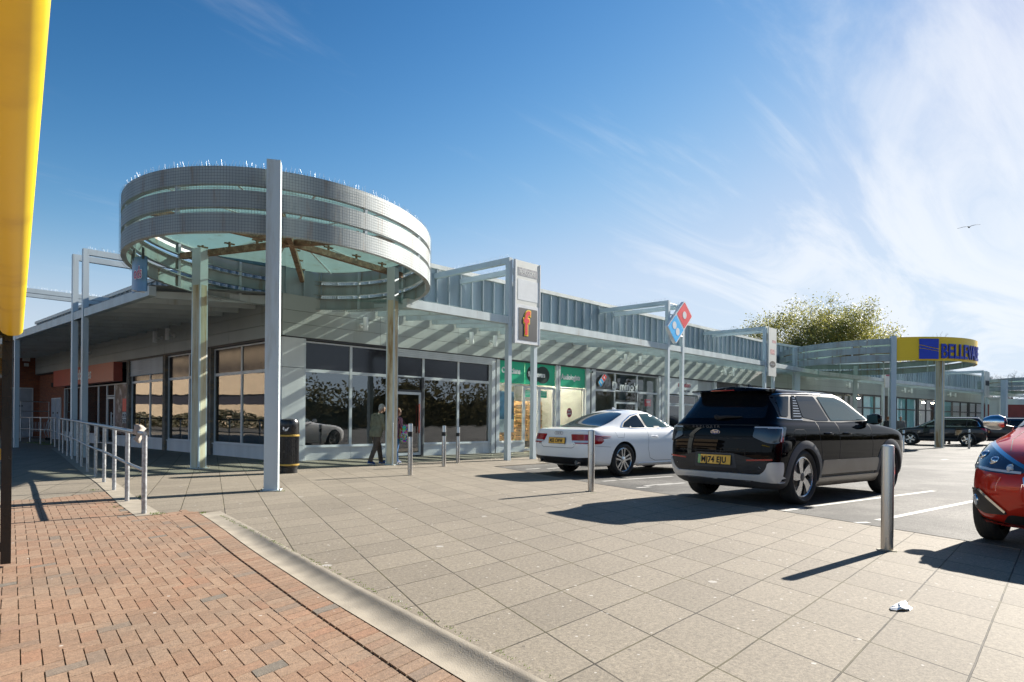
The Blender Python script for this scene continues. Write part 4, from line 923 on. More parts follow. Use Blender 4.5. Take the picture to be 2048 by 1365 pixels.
    m.obj('sign_face', mat('blue sign face', (0.12, 0.25, 0.42), 0.4, 0, 0.05, 2), o, recalc=False)
    d = (B_ - A_); d.z = 0; M = frame_M(A_ - Vector((FWD.x, FWD.y, 0)) * 0.09 + d.normalized() * .22 + Vector((0, 0, zbt + .24 - A_.z)), d, (0, 0, 1))
    text_obj('ods', 0.33, o, WHITE, M, ext=0.002, bold=0.014, sx=0.62); M.translation -= Vector((FWD.x, FWD.y, 0)) * 0.006
    text_obj('ods', 0.33, o, mat('magenta lettering', (0.45, 0.05, 0.16), .5), M, ext=0.002, bold=0.002, sx=0.62)
    m = MB()
    for f in (0.25, 0.85): p = A_.lerp(B_, f); m.tube([Vector((p.x, p.y, zt_ - .05)), Vector((p.x, p.y, 4.5))], 0.025, 6)
    m.obj('hangers', ALUD, o)
    m = MB(); p = A_.lerp(B_, .55); m.hexa([(p.x - .12, p.y - .02, zbt), (p.x + .12, p.y - .02, zbt), (p.x + .12, p.y + .02, zbt), (p.x - .12, p.y + .02, zbt)][:4] + [(p.x - .12, p.y - .02, zbt + .02), (p.x + .12, p.y - .02, zbt + .02), (p.x + .12, p.y + .02, zbt + .02), (p.x - .12, p.y + .02, zbt + .02)]); m.obj('bottom_plate', ALU, o)
sign_panels()
# raised emblem and letters on the yellow band
def yellow_lettering():
    t0 = 3.28
    def find(px):            # parameter of the band where it crosses this pixel column on the near side
        best = None
        r = ray(px, 700)
        for i in range(2000):
            t = YT0 - .1 + 2.2 * i / 2000; p = P2(t, 0.07, 0) - CAM
            c = abs(p.x * r.y - p.y * r.x) / hypot(p.x, p.y)
            if p.x * FWD.x + p.y * FWD.y > 0 and (best is None or c < best[0]): best = (c, t)
        return best[1]
    ta = find(1838)
    me = bpy.data.meshes.new('emblem'); m = MB()
    W_, H_ = .92, 1.0; z0 = 4.52
    def strip(za0, za1, zb0, zb1):
        n = 10
        for i in range(n):
            f0, f1 = i / n, (i + 1) / n
            m.hexa([(W_ * f0, z0 + za0 + (zb0 - za0) * f0, 0), (W_ * f1, z0 + za0 + (zb0 - za0) * f1, 0), (W_ * f1, z0 + za1 + (zb1 - za1) * f1, 0), (W_ * f0, z0 + za1 + (zb1 - za1) * f0, 0),
                    (W_ * f0, z0 + za0 + (zb0 - za0) * f0, 0.05), (W_ * f1, z0 + za0 + (zb0 - za0) * f1, 0.05), (W_ * f1, z0 + za1 + (zb1 - za1) * f1, 0.05), (W_ * f0, z0 + za1 + (zb1 - za1) * f0, 0.05)])
    strip(0.0, 0.54, 0.0, 0.38); strip(0.58, 0.70, 0.42, 0.48); strip(0.74, 1.02, 0.53, 1.02)
    o = m.obj('emblem', BLUE, None, loc=(0, 0, 0)); wrap2(o.data, ta); o.data.update(); o.parent = r2
    cu = bpy.data.curves.new('t', 'FONT'); cu.body = 'BELLEVALE'; cu.size = 1.02; cu.extrude = 0.03; cu.offset = 0.018; cu.space_character = 1.05
    q = bpy.data.objects.new('t', cu); COL.objects.link(q); me = bpy.data.meshes.new_from_object(q.evaluated_get(bpy.context.evaluated_depsgraph_get())); bpy.data.objects.remove(q)
    for v in me.vertices: v.co.x *= 0.66; v.co.y = v.co.y + 4.58; v.co.z += 0.05
    me.materials.clear(); me.materials.append(BLUE); wrap2(me, find(1880)); o = bpy.data.objects.new('lettering', me); COL.objects.link(o); o.parent = r2
yellow_lettering()
# ---------------------------------------------------------------- wall lights
def wall_light_proto():
    o = thing('wall_light', 'x', 'wall light', (0, 0, 0), group='white tubular lights on the grey fascia')
    m = MB(); m.lathe([(0.001, -0.2), (0.075, -0.2), (0.078, -0.19), (0.078, 0.19), (0.075, 0.2), (0.001, 0.2)], 16, 0, None, (0, 0, 0)); m.obj('lamp_tube', WHITE, o, smooth=True, angle=40)
    m = MB(); m.tube([(0, 0, -0.02), (0, 0.25, -0.02)], 0.04, 10); m.tube([(0, 0.20, -0.02), (0, 0.25, -0.02)], 0.07, 12); m.obj('bracket', WHITE, o, smooth=True, angle=40)
    m = MB(); spikes(m, [(-.05, 0, .2), (.05, 0, .2)], 0.1, 0.012); m.obj('bird_spikes', SPIKE, o)
    return o
WL = wall_light_proto(); first = [True]
def put_light(p, rz, label):
    o = WL if first[0] else copy_tree(WL); first[0] = False
    o.location = p; o.rotation_euler = (0, 0, rz); o['label'] = label
for k, (px, lab) in enumerate(((730, 'lone white wall light beside the right column of the oval canopy'), (942, 'white wall light left of the letter f panel, left one of its pair'), (989, 'white wall light closest to the letter f panel'),
        (1250, 'white wall light left of the diamond sign, left one of its pair'), (1280, 'white wall light next to the diamond sign post'), (1450, 'white wall light over the roller shutters, left one of its pair'), (1466, 'white wall light over the roller shutters, right one of its pair'))):
    p = PB(px, 800, -0.25); put_light((p.x, -0.25, 4.06), 0, lab)
for px, lab in ((309, 'white wall light over the empty unit on the shaded side, left one'), (334, 'white wall light over the empty unit on the shaded side, right one'), (168, 'white wall light above the red sign partly behind the post')):
    p = PA(px, 800, -0.25); put_light((-0.25, p.y, 4.1), -pi / 2, lab)
for px, lab in ((1699, 'far white wall light left of the front canopy column'), (1715, 'far white wall light behind the thin canopy column'), (1810, 'far white wall light under the yellow band, left one'), (1823, 'far white wall light under the yellow band, right one'), (1901, 'far white wall light right of the stained column, left one'), (1911, 'far white wall light right of the stained column, right one')):
    s = s2px(px, 0.25); p = F2(s, 0.25, 4.06); put_light(p, A2, lab)
def camera_dome(p, lab):
    o = thing('security_camera', lab, 'camera', p); m = MB(); m.tube([Vector(p) + Vector((0, 0, .05)), Vector(p) + Vector((-.02, -.16, 0))], 0.05, 10); m.obj('housing', WHITE, o); m = MB(); m.tube([Vector(p) + Vector((-.02, -.155, 0)), Vector(p) + Vector((-.022, -.175, 0))], 0.042, 10); m.obj('lens', BLACK, o)
camera_dome((PB(1177, 745, 0).x, -0.05, 3.3), 'small dark camera above the pilaster right of the green signs')
# ---------------------------------------------------------------- bollards
def bollard_proto(r, h, band):
    o = thing('bollard', 'x', 'bollard', (0, 0, 0), group='stainless steel bollards')
    m = MB(); m.lathe([(r, 0), (r, h - 0.02), (r * .94, h - 0.005), (r * .6, h + 0.002), (0.001, h + 0.003)], 32); m.obj('steel_tube', STAIN, o, smooth=True, angle=35)
    if band: m = MB(); m.lathe([(r + .002, h - 0.26), (r + .0025, h - 0.16)], 32); m.obj('black_band', BLACK, o, smooth=True)
    m = MB(); m.lathe([(r, 0.001), (r + .03, 0.004), (r + 0.035, 0.0)], 24); m.obj('mortar_ring', CONC, o)
    return o
ba = bollard_proto(0.053, 1.02, True); bb = bollard_proto(0.055, 1.0, False)
def put(o, px, py, lab, firstuse, h=1.0, tilt=0):
    c = o if firstuse else copy_tree(o); p = G(px, py); c.location = (p.x, p.y, 0); c['label'] = lab; c.scale = (1, 1, h); c.rotation_euler = (0, tilt, random.random() * 3); return c
put(ba, 820, 950.5, 'steel bollard with black band nearest the stained column', True, 1.09); put(ba, 887.5, 933, 'middle banded steel bollard in front of the empty shop', False, 1.03); put(ba, 915.5, 926.5, 'farthest banded steel bollard in front of the empty shop', False, .98)
put(bb, 1182, 982.5, 'plain steel bollard standing against the white car', True, 1.05); put(bb, 1774, 1100, 'large plain steel bollard in the foreground beside the black car', False, 1.0)
t = put(ba, 1806, 903.5, 'leaning banded bollard beside the man in grey far away', False, .92, 0.06); put(ba, 1938, 898, 'far banded bollard in front of the dark parked car', False, .95)
# ---------------------------------------------------------------- handrail
def railing():
    pts = [(288, 1028), (254, 1003), (228, 981), (208, 965), (191, 954), (175, 944), (163, 933.5), (155, 926.5), (144.5, 918.5), (135, 912.5), (126, 907), (119, 902), (110, 894.5), (102.5, 889.5), (81, 888), (60, 885), (41, 883)]
    g = [G(*p) for p in pts]
    o = thing('handrail', 'galvanised steel handrail curving away from the brick paving to the left wall', 'railing', g[0])
    H = lambda i: 0.99 + 0.012 * min(i, 12)
    for i, p in enumerate(g):
        m = MB(); m.tube([(p.x, p.y, 0), (p.x, p.y, H(i) - (0.0 if i else 0.02))], 0.030, 10); m.obj('post', GALV, o, smooth=True, angle=50)
    m = MB(); m.tube([(p.x, p.y, H(i)) for i, p in enumerate(g)], 0.030, 10); m.obj('top_rail', GALV, o, smooth=True, angle=50)
    m = MB(); m.tube([(p.x, p.y, H(i) * 0.54) for i, p in enumerate(g)], 0.022, 8); m.obj('mid_rail', GALV, o, smooth=True, angle=50)
    # rag tied near the end
    c = g[0].lerp(g[1], 0.32); me = MB(); 
    me.lathe([(0.001, 0.075), (0.05, 0.06), (0.065, 0.02), (0.055, -0.03), (0.04, -0.07), (0.045, -0.12), (0.02, -0.16), (0.001, -0.17)], 12, 0, lambda x, y, z: (c.x + x * 1.0 + 0.02 * sin(z * 60) , c.y + y * 1.3 + .02 * sin(x * 70), 1.03 + z + 0.01 * sin(y * 90)))
    me.obj('cloth', mat('grey rag', (0.36, 0.32, 0.28), .9, 0, .2, 20), None, loc=(c.x, c.y, 1.0), smooth=True)
    meta(bpy.data.objects['cloth'], 'crumpled grey rag tied over the near end of the handrail', 'rag')
    # short upper rail by the brick wall
    a = PB(42, 800, 25.0); b = PB(98, 800, 25.0)
    o = thing('wall_rail', 'short low guard rail in front of the brick wall doors', 'railing', (a.x, 25, 0)); m = MB(); m.tube([(a.x, 25, 1.95), (b.x, 25, 1.95), (b.x, 25, 1.45), (a.x, 25, 1.45)], 0.022, 8); m.obj('rails', GALV, o); 
    for x in (a.x, b.x): m = MB(); m.tube([(x, 25, 0), (x, 25, 1.95)], 0.022, 8); m.obj('post', GALV, o)
railing()
def trolley():
    p = PB(68, 870, 22.0); o = thing('shopping_trolley', 'wire shopping trolley left behind the handrail by the brick wall', 'trolley', (p.x, 22, 0), 0)
    T = lambda x, y, z: (p.x + x * 1.35, 22 + y, z * 1.1)
    m = MB()
    for k in range(9):
        z = 0.42 + k * 0.05; 
        for y in (-.25, .25): m.tube([T(-.5, y, z), T(.42 + k * .02, y, z)], 0.006, 4)
        m.tube([T(-.5, -.25, z), T(-.5, .25, z)], .006, 4)
    for k in range(12):
        x = -.5 + k * 0.085
        for y in (-.25, .25): m.tube([T(x, y, .42), T(x, y, .82)], .006, 4)
        m.tube([T(x, -.25, .42), T(x, .25, .42)], .006, 4)
    m.obj('basket', GALV, o)
    m = MB()
    for y in (-.25, .25): m.tube([T(.48, y, .95), T(.35, y, .35), T(.42, y, .16)], .014, 6); m.tube([T(.42, y, .16), T(-.5, y * .8, .18)], .014, 6)
    m.tube([T(.48, -.25, .95), T(.48, .25, .95)], .016, 6); m.obj('frame', GALV, o)
    for x, y in ((.42, .25), (.42, -.25), (-.48, .2), (-.48, -.2)):
        m = MB(); m.tube([T(x, y - .02, .07), T(x, y + .02, .07)], .07, 12); m.obj('wheel', BLACK, o)
trolley()
# ---------------------------------------------------------------- litter bin
def bin_():
    p = G(576.5, 946); o = thing('litter_bin', 'round black litter bin with gold bands beside the front canopy column', 'bin', (p.x, p.y, 0))
    R = 0.225; L = lambda prof, m, name, mt, n=40, **k: (m.lathe(prof, n, 0, None, (p.x, p.y, 0)), m.obj(name, mt, o, smooth=True, angle=35))
    L([(R * .86, 0), (R * .86, .12), (R * .93, .14), (R * .93, .16)], MB(), 'base', GLOSSBLK)
    m = MB(); n = 72; vs = []
    for z in (.20, .80):
        for k in range(n): r = R * (1.0 if k % 2 else 0.955); vs.append((p.x + r * cos(2 * pi * k / n), p.y + r * sin(2 * pi * k / n), z))
    m.add(vs, [(k, (k + 1) % n, n + (k + 1) % n, n + k) for k in range(n)]); m.obj('ribbed_body', GLOSSBLK, o)
    for z in (.16, .80): L([(R * .97, z), (R * 1.04, z + .01), (R * 1.04, z + .035), (R * .97, z + .045)], MB(), 'gold_band', GOLD)
    L([(R * .96, .845), (R * 1.0, .86), (R * 1.0, 1.06), (R * .98, 1.12), (R * .86, 1.17), (R * .4, 1.19), (.001, 1.195)], MB(), 'lid', GLOSSBLK)
    d = (Vector((CAM.x, CAM.y, 0)) - Vector((p.x, p.y, 0))).normalized(); d.rotate(Matrix.Rotation(-0.35, 3, 'Z')); s_ = Vector((-d.y, d.x, 0))
    m = MB(); T = lambda u, z, k: (p.x + d.x * (sqrt(max(0, R * R - u * u)) + k) + s_.x * u, p.y + d.y * (sqrt(max(0, R * R - u * u)) + k) + s_.y * u, z)
    n = 8
    for i in range(n):
        u0 = -.13 + .26 * i / n; u1 = -.13 + .26 * (i + 1) / n; m.add([T(u0, .90, .003), T(u1, .90, .003), T(u1, 1.04, .003), T(u0, 1.04, .003)], [(0, 1, 2, 3)])
    m.obj('opening', BLACK, o)
    m = MB(); 
    for pol in ([(.00, .92), (.05, .93), (.09, 1.01), (.05, .99), (.03, .96), (.0, .98)], [(-.05, .96), (-.02, .94), (-.01, 1.0), (-.04, 1.02)]): m.add([T(u, z, .006) for u, z in pol], [tuple(range(len(pol)))])
    m.obj('tidy_symbol', WHITE, o)
bin_()
# ---------------------------------------------------------------- bus shelter edge
def shelter():
    zt_ = 1.98; zb_ = 1.84
    A = G(46, 662, zb_ + .04); B_ = G(101, 3, zb_ + .04); d = (B_ - A).normalized(); nrm = Vector((-d.y, d.x, 0))
    if nrm.dot(Vector((RGT.x, RGT.y, 0))) < 0: nrm = -nrm
    o = thing('bus_shelter', 'yellow edged bus shelter with black frame cut off at the left edge', 'shelter', (A.x, A.y, 0))
    prof = [(0.0, -.03), (.0, .05), (-.012, .10), (-.04, .13), (-.09, .145), (-.16, .15), (-.30, .155), (-.30, .05), (-.16, -.01), (-.13, -.05), (-.10, -.064), (-.06, -.066), (-.03, -.060), (-.01, -.045)]
    L = (B_ - A).length + 3.0; m = MB(); st = [-.0] + [L * i / 30 for i in range(1, 31)]; vs = []
    YG = bpy.data.materials.new('translucent yellow edge'); YG.use_nodes = True; b = YG.node_tree.nodes['Principled BSDF']; b.inputs['Base Color'].default_value = (0.85, 0.66, 0.03, 1); b.inputs['Roughness'].default_value = 0.3
    tt = YG.node_tree; tl = N(tt, 'ShaderNodeBsdfTranslucent'); tl.inputs[0].default_value = (0.9, 0.68, 0.04, 1); mx = N(tt, 'ShaderNodeMixShader'); mx.inputs[0].default_value = 0.12
    nz = N(tt, 'ShaderNodeTexNoise'); nz.inputs['Scale'].default_value = 2.5; nz.inputs['Detail'].default_value = 8; pz = N(tt, 'ShaderNodeNewGeometry'); tt.links.new(pz.outputs['Position'], nz.inputs['Vector'])
    tt.links.new(mixc(tt, ramp(tt, nz.outputs[0], .5, .8), (0.86, 0.66, 0.03), (0.62, 0.44, 0.03)), b.inputs['Base Color'])
    outn = tt.nodes['Material Output']; tt.links.new(b.outputs[0], mx.inputs[1]); tt.links.new(tl.outputs[0], mx.inputs[2]); tt.links.new(mx.outputs[0], outn.inputs[0])
    k = len(prof)
    for s in st:
        for u, z in prof: q = A + d * s + nrm * u; vs.append((q.x, q.y, zb_ + z + .06))
    m.add(vs, [(i * k + j, i * k + (j + 1) % k, (i + 1) * k + (j + 1) % k, (i + 1) * k + j) for i in range(len(st) - 1) for j in range(k)] + [tuple(range(k))])
    m.obj('roof_edge', YG, o, smooth=True, angle=45)
    m = MB(); T = lambda u, s, z: tuple(Vector((A.x, A.y, 0)) + d * s + nrm * u + Vector((0, 0, z)))
    m.box((-1.6, 0.25, zb_ + .16), (-.28, L, zb_ + .19), 0, T); m.obj('roof_sheet', mat('shelter roof sheet', (0.5, 0.42, 0.1), .4), o)
    p = G(11, 1127); e = Vector((p.x, p.y, 0)); 
    T2 = lambda u, s, z: tuple(e + d * s + nrm * u + Vector((0, 0, z)))
    m = MB(); m.box((-.035, -.04, 0), (.035, .04, 1.98), 0, T2); m.obj('post', GLOSSBLK, o)
    m = MB(); m.box((-1.5, -.025, .10), (-.035, .025, .17), 0, T2); m.box((-1.5, -.025, 1.85), (-.035, .025, 1.93), 0, T2); m.obj('panel_frame', GLOSSBLK, o)
    m = MB(); m.box((-1.5, -.006, .17), (-.035, .006, 1.85), 0, T2); m.obj('glass_panel', GLASSC, o)
    m = MB(); m.box((-.5, -.045, .84), (-.005, -.03, .93), 0, T2); m.obj('yellow_stripe', YELLOW, o)
    m = MB(); m.box((-.02, .02, 1.8), (.02, .1, 2.05), 0, T2); m.obj('bracket', GLOSSBLK, o)
shelter()
# ---------------------------------------------------------------- litter and weeds
def litter():
    p = G(1801, 1216); o = None; vs = []; fs = []; n = 14; rng = random.Random(3)
    for j in range(5):
        for i in range(n):
            t = 2 * pi * i / n; r = [1, .95, .72, .4, .05][j]; q = 1 + .25 * sin(3 * t + j) + rng.uniform(-.1, .1)
            vs.append((p.x + .105 * r * q * cos(t) * (1.15 if cos(t) > 0 else .9), p.y + .05 * r * q * sin(t), [.001, .008, .014, .018, .015][j] * (1 + .4 * sin(2 * t + 1)) + rng.uniform(0, .006)))
    for j in range(4):
        for i in range(n): fs.append((j * n + i, j * n + (i + 1) % n, (j + 1) * n + (i + 1) % n, (j + 1) * n + i))
    m = MB(); m.add(vs, fs); o = m.obj('crumpled_paper', WHITE, None, loc=(p.x, p.y, 0)); meta(o, 'crumpled white paper lying on the slabs at lower right', 'litter'); o.rotation_euler = (0, 0, 0)
    for px, py, lab in ((474, 1095, 'cigarette end on the brick paving by the channel'), (778, 1231, 'pale pebble in the drainage channel')):
        p = G(px, py, -.03); m = MB(); m.tube([(p.x, p.y, -.045), (p.x + .045, p.y + .01, -.045)], .006, 6); o = m.obj('cigarette_end', PAPER, None, loc=(p.x, p.y, -.045)); meta(o, lab, 'litter')
    m = MB(); rng = random.Random(5)
    def tuft(x, y, z, n, h, r):
        for i in range(n):
            a = rng.uniform(0, 2 * pi); rr = rng.uniform(0, r); bx, by = x + rr * cos(a), y + rr * sin(a); w = rng.uniform(.002, .005); l = rng.uniform(.4, 1) * h
            tx, ty = bx + rng.uniform(-.6, .6) * l, by + rng.uniform(-.6, .6) * l
            m.add([(bx - w, by, z), (bx + w, by, z), (tx, ty, z + l)], [(0, 1, 2)])
    for px, py, n, h, r in ((312, 1029, 60, .03, .1), (280, 995, 30, .05, .05), (185, 981, 25, .03, .1), (84, 887, 120, .12, .5), (95, 890, 120, .10, .5), (406, 1027, 20, .03, .05), (60, 886, 60, .08, .4), (230, 1015, 15, .03, .1), (520, 925, 20, .04, .08), (1187, 987, 14, .02, .08), (1790, 1105, 20, .02, .09), (565, 983, 18, .02, .1), (400, 945, 12, .03, .1)):
        q = G(px, py); tuft(q.x, q.y, 0, n, h, r)
    for i in range(500):                    # weeds in the slab joints and along the kerb
        y = rng.uniform(-17, -9); x = -5.55 - (-8.66 - y) * 0.19 + rng.uniform(-.02, .02) if rng.random() < .5 else None
        if x: tuft(x, y, 0.0, 3, .012, .02)
    o = m.obj('weeds', GRASSM, None, loc=(0, 0, 0), recalc=False); meta(o, 'small green weeds growing in the paving joints', 'weeds', kind='stuff')
litter()
# ---------------------------------------------------------------- trees
def leaf_mat(name, c1, c2):
    m = bpy.data.materials.new(name); m.use_nodes = True; t = m.node_tree; b = t.nodes['Principled BSDF']
    oi = N(t, 'ShaderNodeNewGeometry'); n = N(t, 'ShaderNodeTexNoise'); n.inputs['Scale'].default_value = 0.45; n.inputs['Detail'].default_value = 5; t.links.new(oi.outputs['Position'], n.inputs['Vector'])
    c = mixc(t, ramp(t, n.outputs[0], .35, .65), c1, c2); t.links.new(c, b.inputs['Base Color']); b.inputs['Roughness'].default_value = .6
    tl = N(t, 'ShaderNodeBsdfTranslucent'); t.links.new(c, tl.inputs[0]); mx = N(t, 'ShaderNodeMixShader'); mx.inputs[0].default_value = .45
    t.links.new(b.outputs[0], mx.inputs[1]); t.links.new(tl.outputs[0], mx.inputs[2]); t.links.new(mx.outputs[0], t.nodes['Material Output'].inputs[0]); return m
BARK = mat('bark', (0.14, 0.11, 0.085), .9, 0, .3, 4)
BARKR = mat('reddish twigs', (0.24, 0.15, 0.12), .9, 0, .3, 4)
LEAFY = leaf_mat('yellow green spring leaves', (0.20, 0.21, 0.06), (0.38, 0.36, 0.09))
LEAFD = leaf_mat('dark hedge leaves', (0.055, 0.055, 0.03), (0.12, 0.105, 0.055))
def tree(name, label, cat, base, H, spread, leafm=None, nleaf=9000, lsize=.14, levels=5, seed=1, trunk_r=.3, barkm=BARK, lean=0, trunk_f=.25, group=None, up=0.35, leafy=None):
    rng = random.Random(seed); o = thing(name, label, cat, base, group=group)
    segs = []; tips = []
    def grow(p, d, L, r, lv):
        n = 3; pts = [p]; q = p; dd = d.copy()
        for i in range(n):
            dd = (dd + Vector((rng.uniform(-1, 1), rng.uniform(-1, 1), rng.uniform(-.6, 1) * up)) * .22).normalized(); q = q + dd * L / n; pts.append(q)
        r1 = r * .62; segs.append((pts, r, r1)); 
        if lv >= 2: tips.extend(pts[1:])
        if lv >= levels: return
        k = 2 + (rng.random() < .75) + (lv == 0) * 2
        for i in range(k):
            a = rng.uniform(0, 2 * pi); tilt = rng.uniform(.35, .85) if lv else rng.uniform(.45, 1.0)
            ax = dd.cross(Vector((cos(a), sin(a), .3))).normalized(); nd = dd.copy(); nd.rotate(Matrix.Rotation(tilt, 3, ax)); nd.z += up * .35; nd.normalize()
            grow(pts[-1 if i < 2 else -2], nd, L * rng.uniform(.62, .86), r1 * .8, lv + 1)
    grow(Vector((0, 0, 0)), Vector((lean, 0, 1)).normalized(), H * trunk_f, trunk_r, 0)
    zmax = max(p.z for s in segs for p in s[0]); w = max(hypot(p.x, p.y) for s in segs for p in s[0])
    fz, fw = H / zmax, spread / w
    S = lambda p: Vector((base[0] + p.x * fw, base[1] + p.y * fw, base[2] + p.z * fz))
    m = MB()
    for pts, r0, r1 in segs[:1]: m.tube([S(p) for p in pts], [r0 - (r0 - r1) * i / 3 for i in range(4)], 8)
    m.obj('trunk', barkm, o, recalc=False)
    m = MB()
    for pts, r0, r1 in segs[1:]: m.tube([S(p) for p in pts], [max(.008, r0 - (r0 - r1) * i / 3) for i in range(4)], 4 if r0 < .08 else 6, cap=False)
    cr = m.obj('branches', barkm, o, recalc=False)
    if leafm:
        m = MB(); vs = []; fs = []
        tl_ = [t for t in tips if leafy is None or leafy(t)] or tips
        cl_ = []
        for i in range(210):
            u_ = Vector((rng.gauss(0, 1), rng.gauss(0, 1), rng.gauss(0, 1))).normalized() * rng.uniform(.55, 1.0)
            cl_.append((Vector((base[0] + u_.x * spread * .86, base[1] + u_.y * spread * .86, base[2] + H * .63 + u_.z * H * .33)), rng.uniform(.45, 1.0)))
        for i in range(nleaf):
            if i % 5 < 2: c = S(rng.choice(tl_)) + Vector((rng.gauss(0, 1), rng.gauss(0, 1), rng.gauss(0, .8))) * spread * .05
            else: q_, r_ = rng.choice(cl_); c = q_ + Vector((rng.gauss(0, 1), rng.gauss(0, 1), rng.gauss(0, .7))) * r_
            a = Vector((rng.uniform(-1, 1), rng.uniform(-1, 1), rng.uniform(-1, 1))).normalized(); b_ = a.orthogonal().normalized(); s_ = lsize * rng.uniform(.6, 1.3); k = len(vs)
            vs += [c - a * s_, c - b_ * s_ * .6, c + a * s_, c + b_ * s_ * .6]; fs.append((k, k + 1, k + 2, k + 3))
        m.add(vs, fs); m.obj('crown', leafm, o, recalc=False)
    return o
def cp(px, py, depth): r = ray(px, py); return CAM + r * depth
p = cp(1630, 846, 68); tree('spring_tree', 'large spreading tree with fresh yellow green leaves rising behind the long shop', 'tree', (p.x, p.y, 0), 13.9, 8.4, LEAFY, 46000, .115, 6, 4, .35)
p = cp(1500, 846, 74); tree('bare_tree', 'bare twiggy tree at the left side of the big yellow green tree', 'tree', (p.x, p.y, 0), 11.3, 4.0, None, 0, .1, 6, 5, .2, BARK, group='bare trees behind the shops')
p = cp(1765, 846, 78); tree('bare_tree', 'bare tree poking out at the right side of the big yellow green tree', 'tree', (p.x, p.y, 0), 13, 5.0, None, 0, .1, 6, 8, .2, BARK, group='bare trees behind the shops')
p = cp(1425, 846, 80); tree('bare_tree', 'reddish twig tops just above the parapet right of the diamond sign', 'tree', (p.x, p.y, 0), 12.6, 4.5, None, 0, .1, 6, 21, .2, BARKR, group='bare trees behind the shops')
p = cp(1462, 846, 84); tree('bare_tree', 'second group of reddish twig tops above the parapet near the post frame arms', 'tree', (p.x, p.y, 0), 12.6, 4.0, None, 0, .1, 6, 23, .2, BARKR, group='bare trees behind the shops')
p = cp(1832, 846, 88); tree('bare_tree', 'thin bare treetop showing above the yellow band', 'tree', (p.x, p.y, 0), 13, 4.5, None, 0, .1, 6, 31, .2, BARK, group='bare trees behind the shops')
p = cp(2012, 850, 92); tree('bare_tree', 'dark bare tree with a flat round crown at the far right', 'tree', (p.x, p.y, 0), 8.8, 6.5, None, 0, .1, 7, 44, .3, mat('dark bark', (0.06, 0.05, 0.045), .9), up=.1, group='bare trees behind the shops')
# tree belt and buildings across the car park, outside the frame but mirrored in the shop windows
def surroundings():
    rng = random.Random(9); m = MB(); vs = []; fs = []
    for i in range(30000):
        x = rng.uniform(-60, 130); h = 7.0 + 2.4 * sin(x * .12) + 1.9 * sin(x * .31 + 1) + 1.0 * sin(x * 1.1); y = -72 + rng.uniform(-5, 5); z = rng.uniform(0, 1) ** .8 * h
        a = Vector((rng.uniform(-1, 1), rng.uniform(-1, 1), rng.uniform(-1, 1))).normalized(); b_ = a.orthogonal().normalized(); s_ = rng.uniform(.12, .32); k = len(vs); c = Vector((x, y, z))
        vs += [c - a * s_, c - b_ * s_ * .7, c + a * s_, c + b_ * s_ * .7]; fs.append((k, k + 1, k + 2, k + 3))
    for i in range(95):
        x0 = -60 + i * 2; h0 = 4.4 + 1.6 * sin(x0 * .12) + 1.3 * sin(x0 * .31 + 1); h1 = 4.4 + 1.6 * sin((x0 + 2) * .12) + 1.3 * sin((x0 + 2) * .31 + 1); k = len(vs)
        vs += [Vector((x0, -74, 0)), Vector((x0 + 2, -74, 0)), Vector((x0 + 2, -74, h1)), Vector((x0, -74, h0))]; fs.append((k, k + 1, k + 2, k + 3))
    m.add(vs, fs); o = m.obj('woodland_belt', LEAFD, None, loc=(30, -72, 0), recalc=False); meta(o, 'belt of dark trees across the car park', 'woodland', kind='stuff')
    B = thing('office_building', 'beige banded building mirrored in the windows of the shaded side', 'building', (-34, 66, 0))
    ux, uy = Vector((.43, .9, 0)).normalized(), Vector((.9, -.43, 0)).normalized(); T = lambda s, d, z: tuple(Vector((-34, 66, 0)) + ux * s + uy * d + Vector((0, 0, z)))
    vs = []; fs = []; rg = random.Random(4)
    for i in range(9000):
        c = Vector(T(rg.uniform(-34, 34), 7 + rg.uniform(-1.2, 1.2), 0)); c.z = rg.uniform(0, 1) ** .7 * (1.7 + .5 * sin(c.x * .9)); a = Vector((rg.uniform(-1, 1), rg.uniform(-1, 1), rg.uniform(-1, 1))).normalized(); b_ = a.orthogonal().normalized(); s_ = rg.uniform(.12, .28); k = len(vs)
        vs += [c - a * s_, c - b_ * s_ * .7, c + a * s_, c + b_ * s_ * .7]; fs.append((k, k + 1, k + 2, k + 3))
    m = MB(); m.add(vs, fs); hq = m.obj('hedge', LEAFD, None, loc=(-28, 60, 0), recalc=False); meta(hq, 'low dark hedge in front of the beige banded building', 'hedge', kind='stuff')
    BE = mat('beige concrete', (0.36, 0.27, 0.18), .8, 0, .06, 1); m = MB()
    for z0, z1 in ((0, 3.0), (4.4, 7.2), (8.6, 11.4)): m.box((-34, -8, z0), (34, 0, z1), 0, T)
    m.obj('wall', BE, B)
    m = MB(); m.box((-33.5, -7.5, 3.0), (33.5, -.4, 4.4), 0, T); m.box((-33.5, -7.5, 7.2), (33.5, -.4, 8.6), 0, T); m.obj('window_bands', SPAN, B)
surroundings()
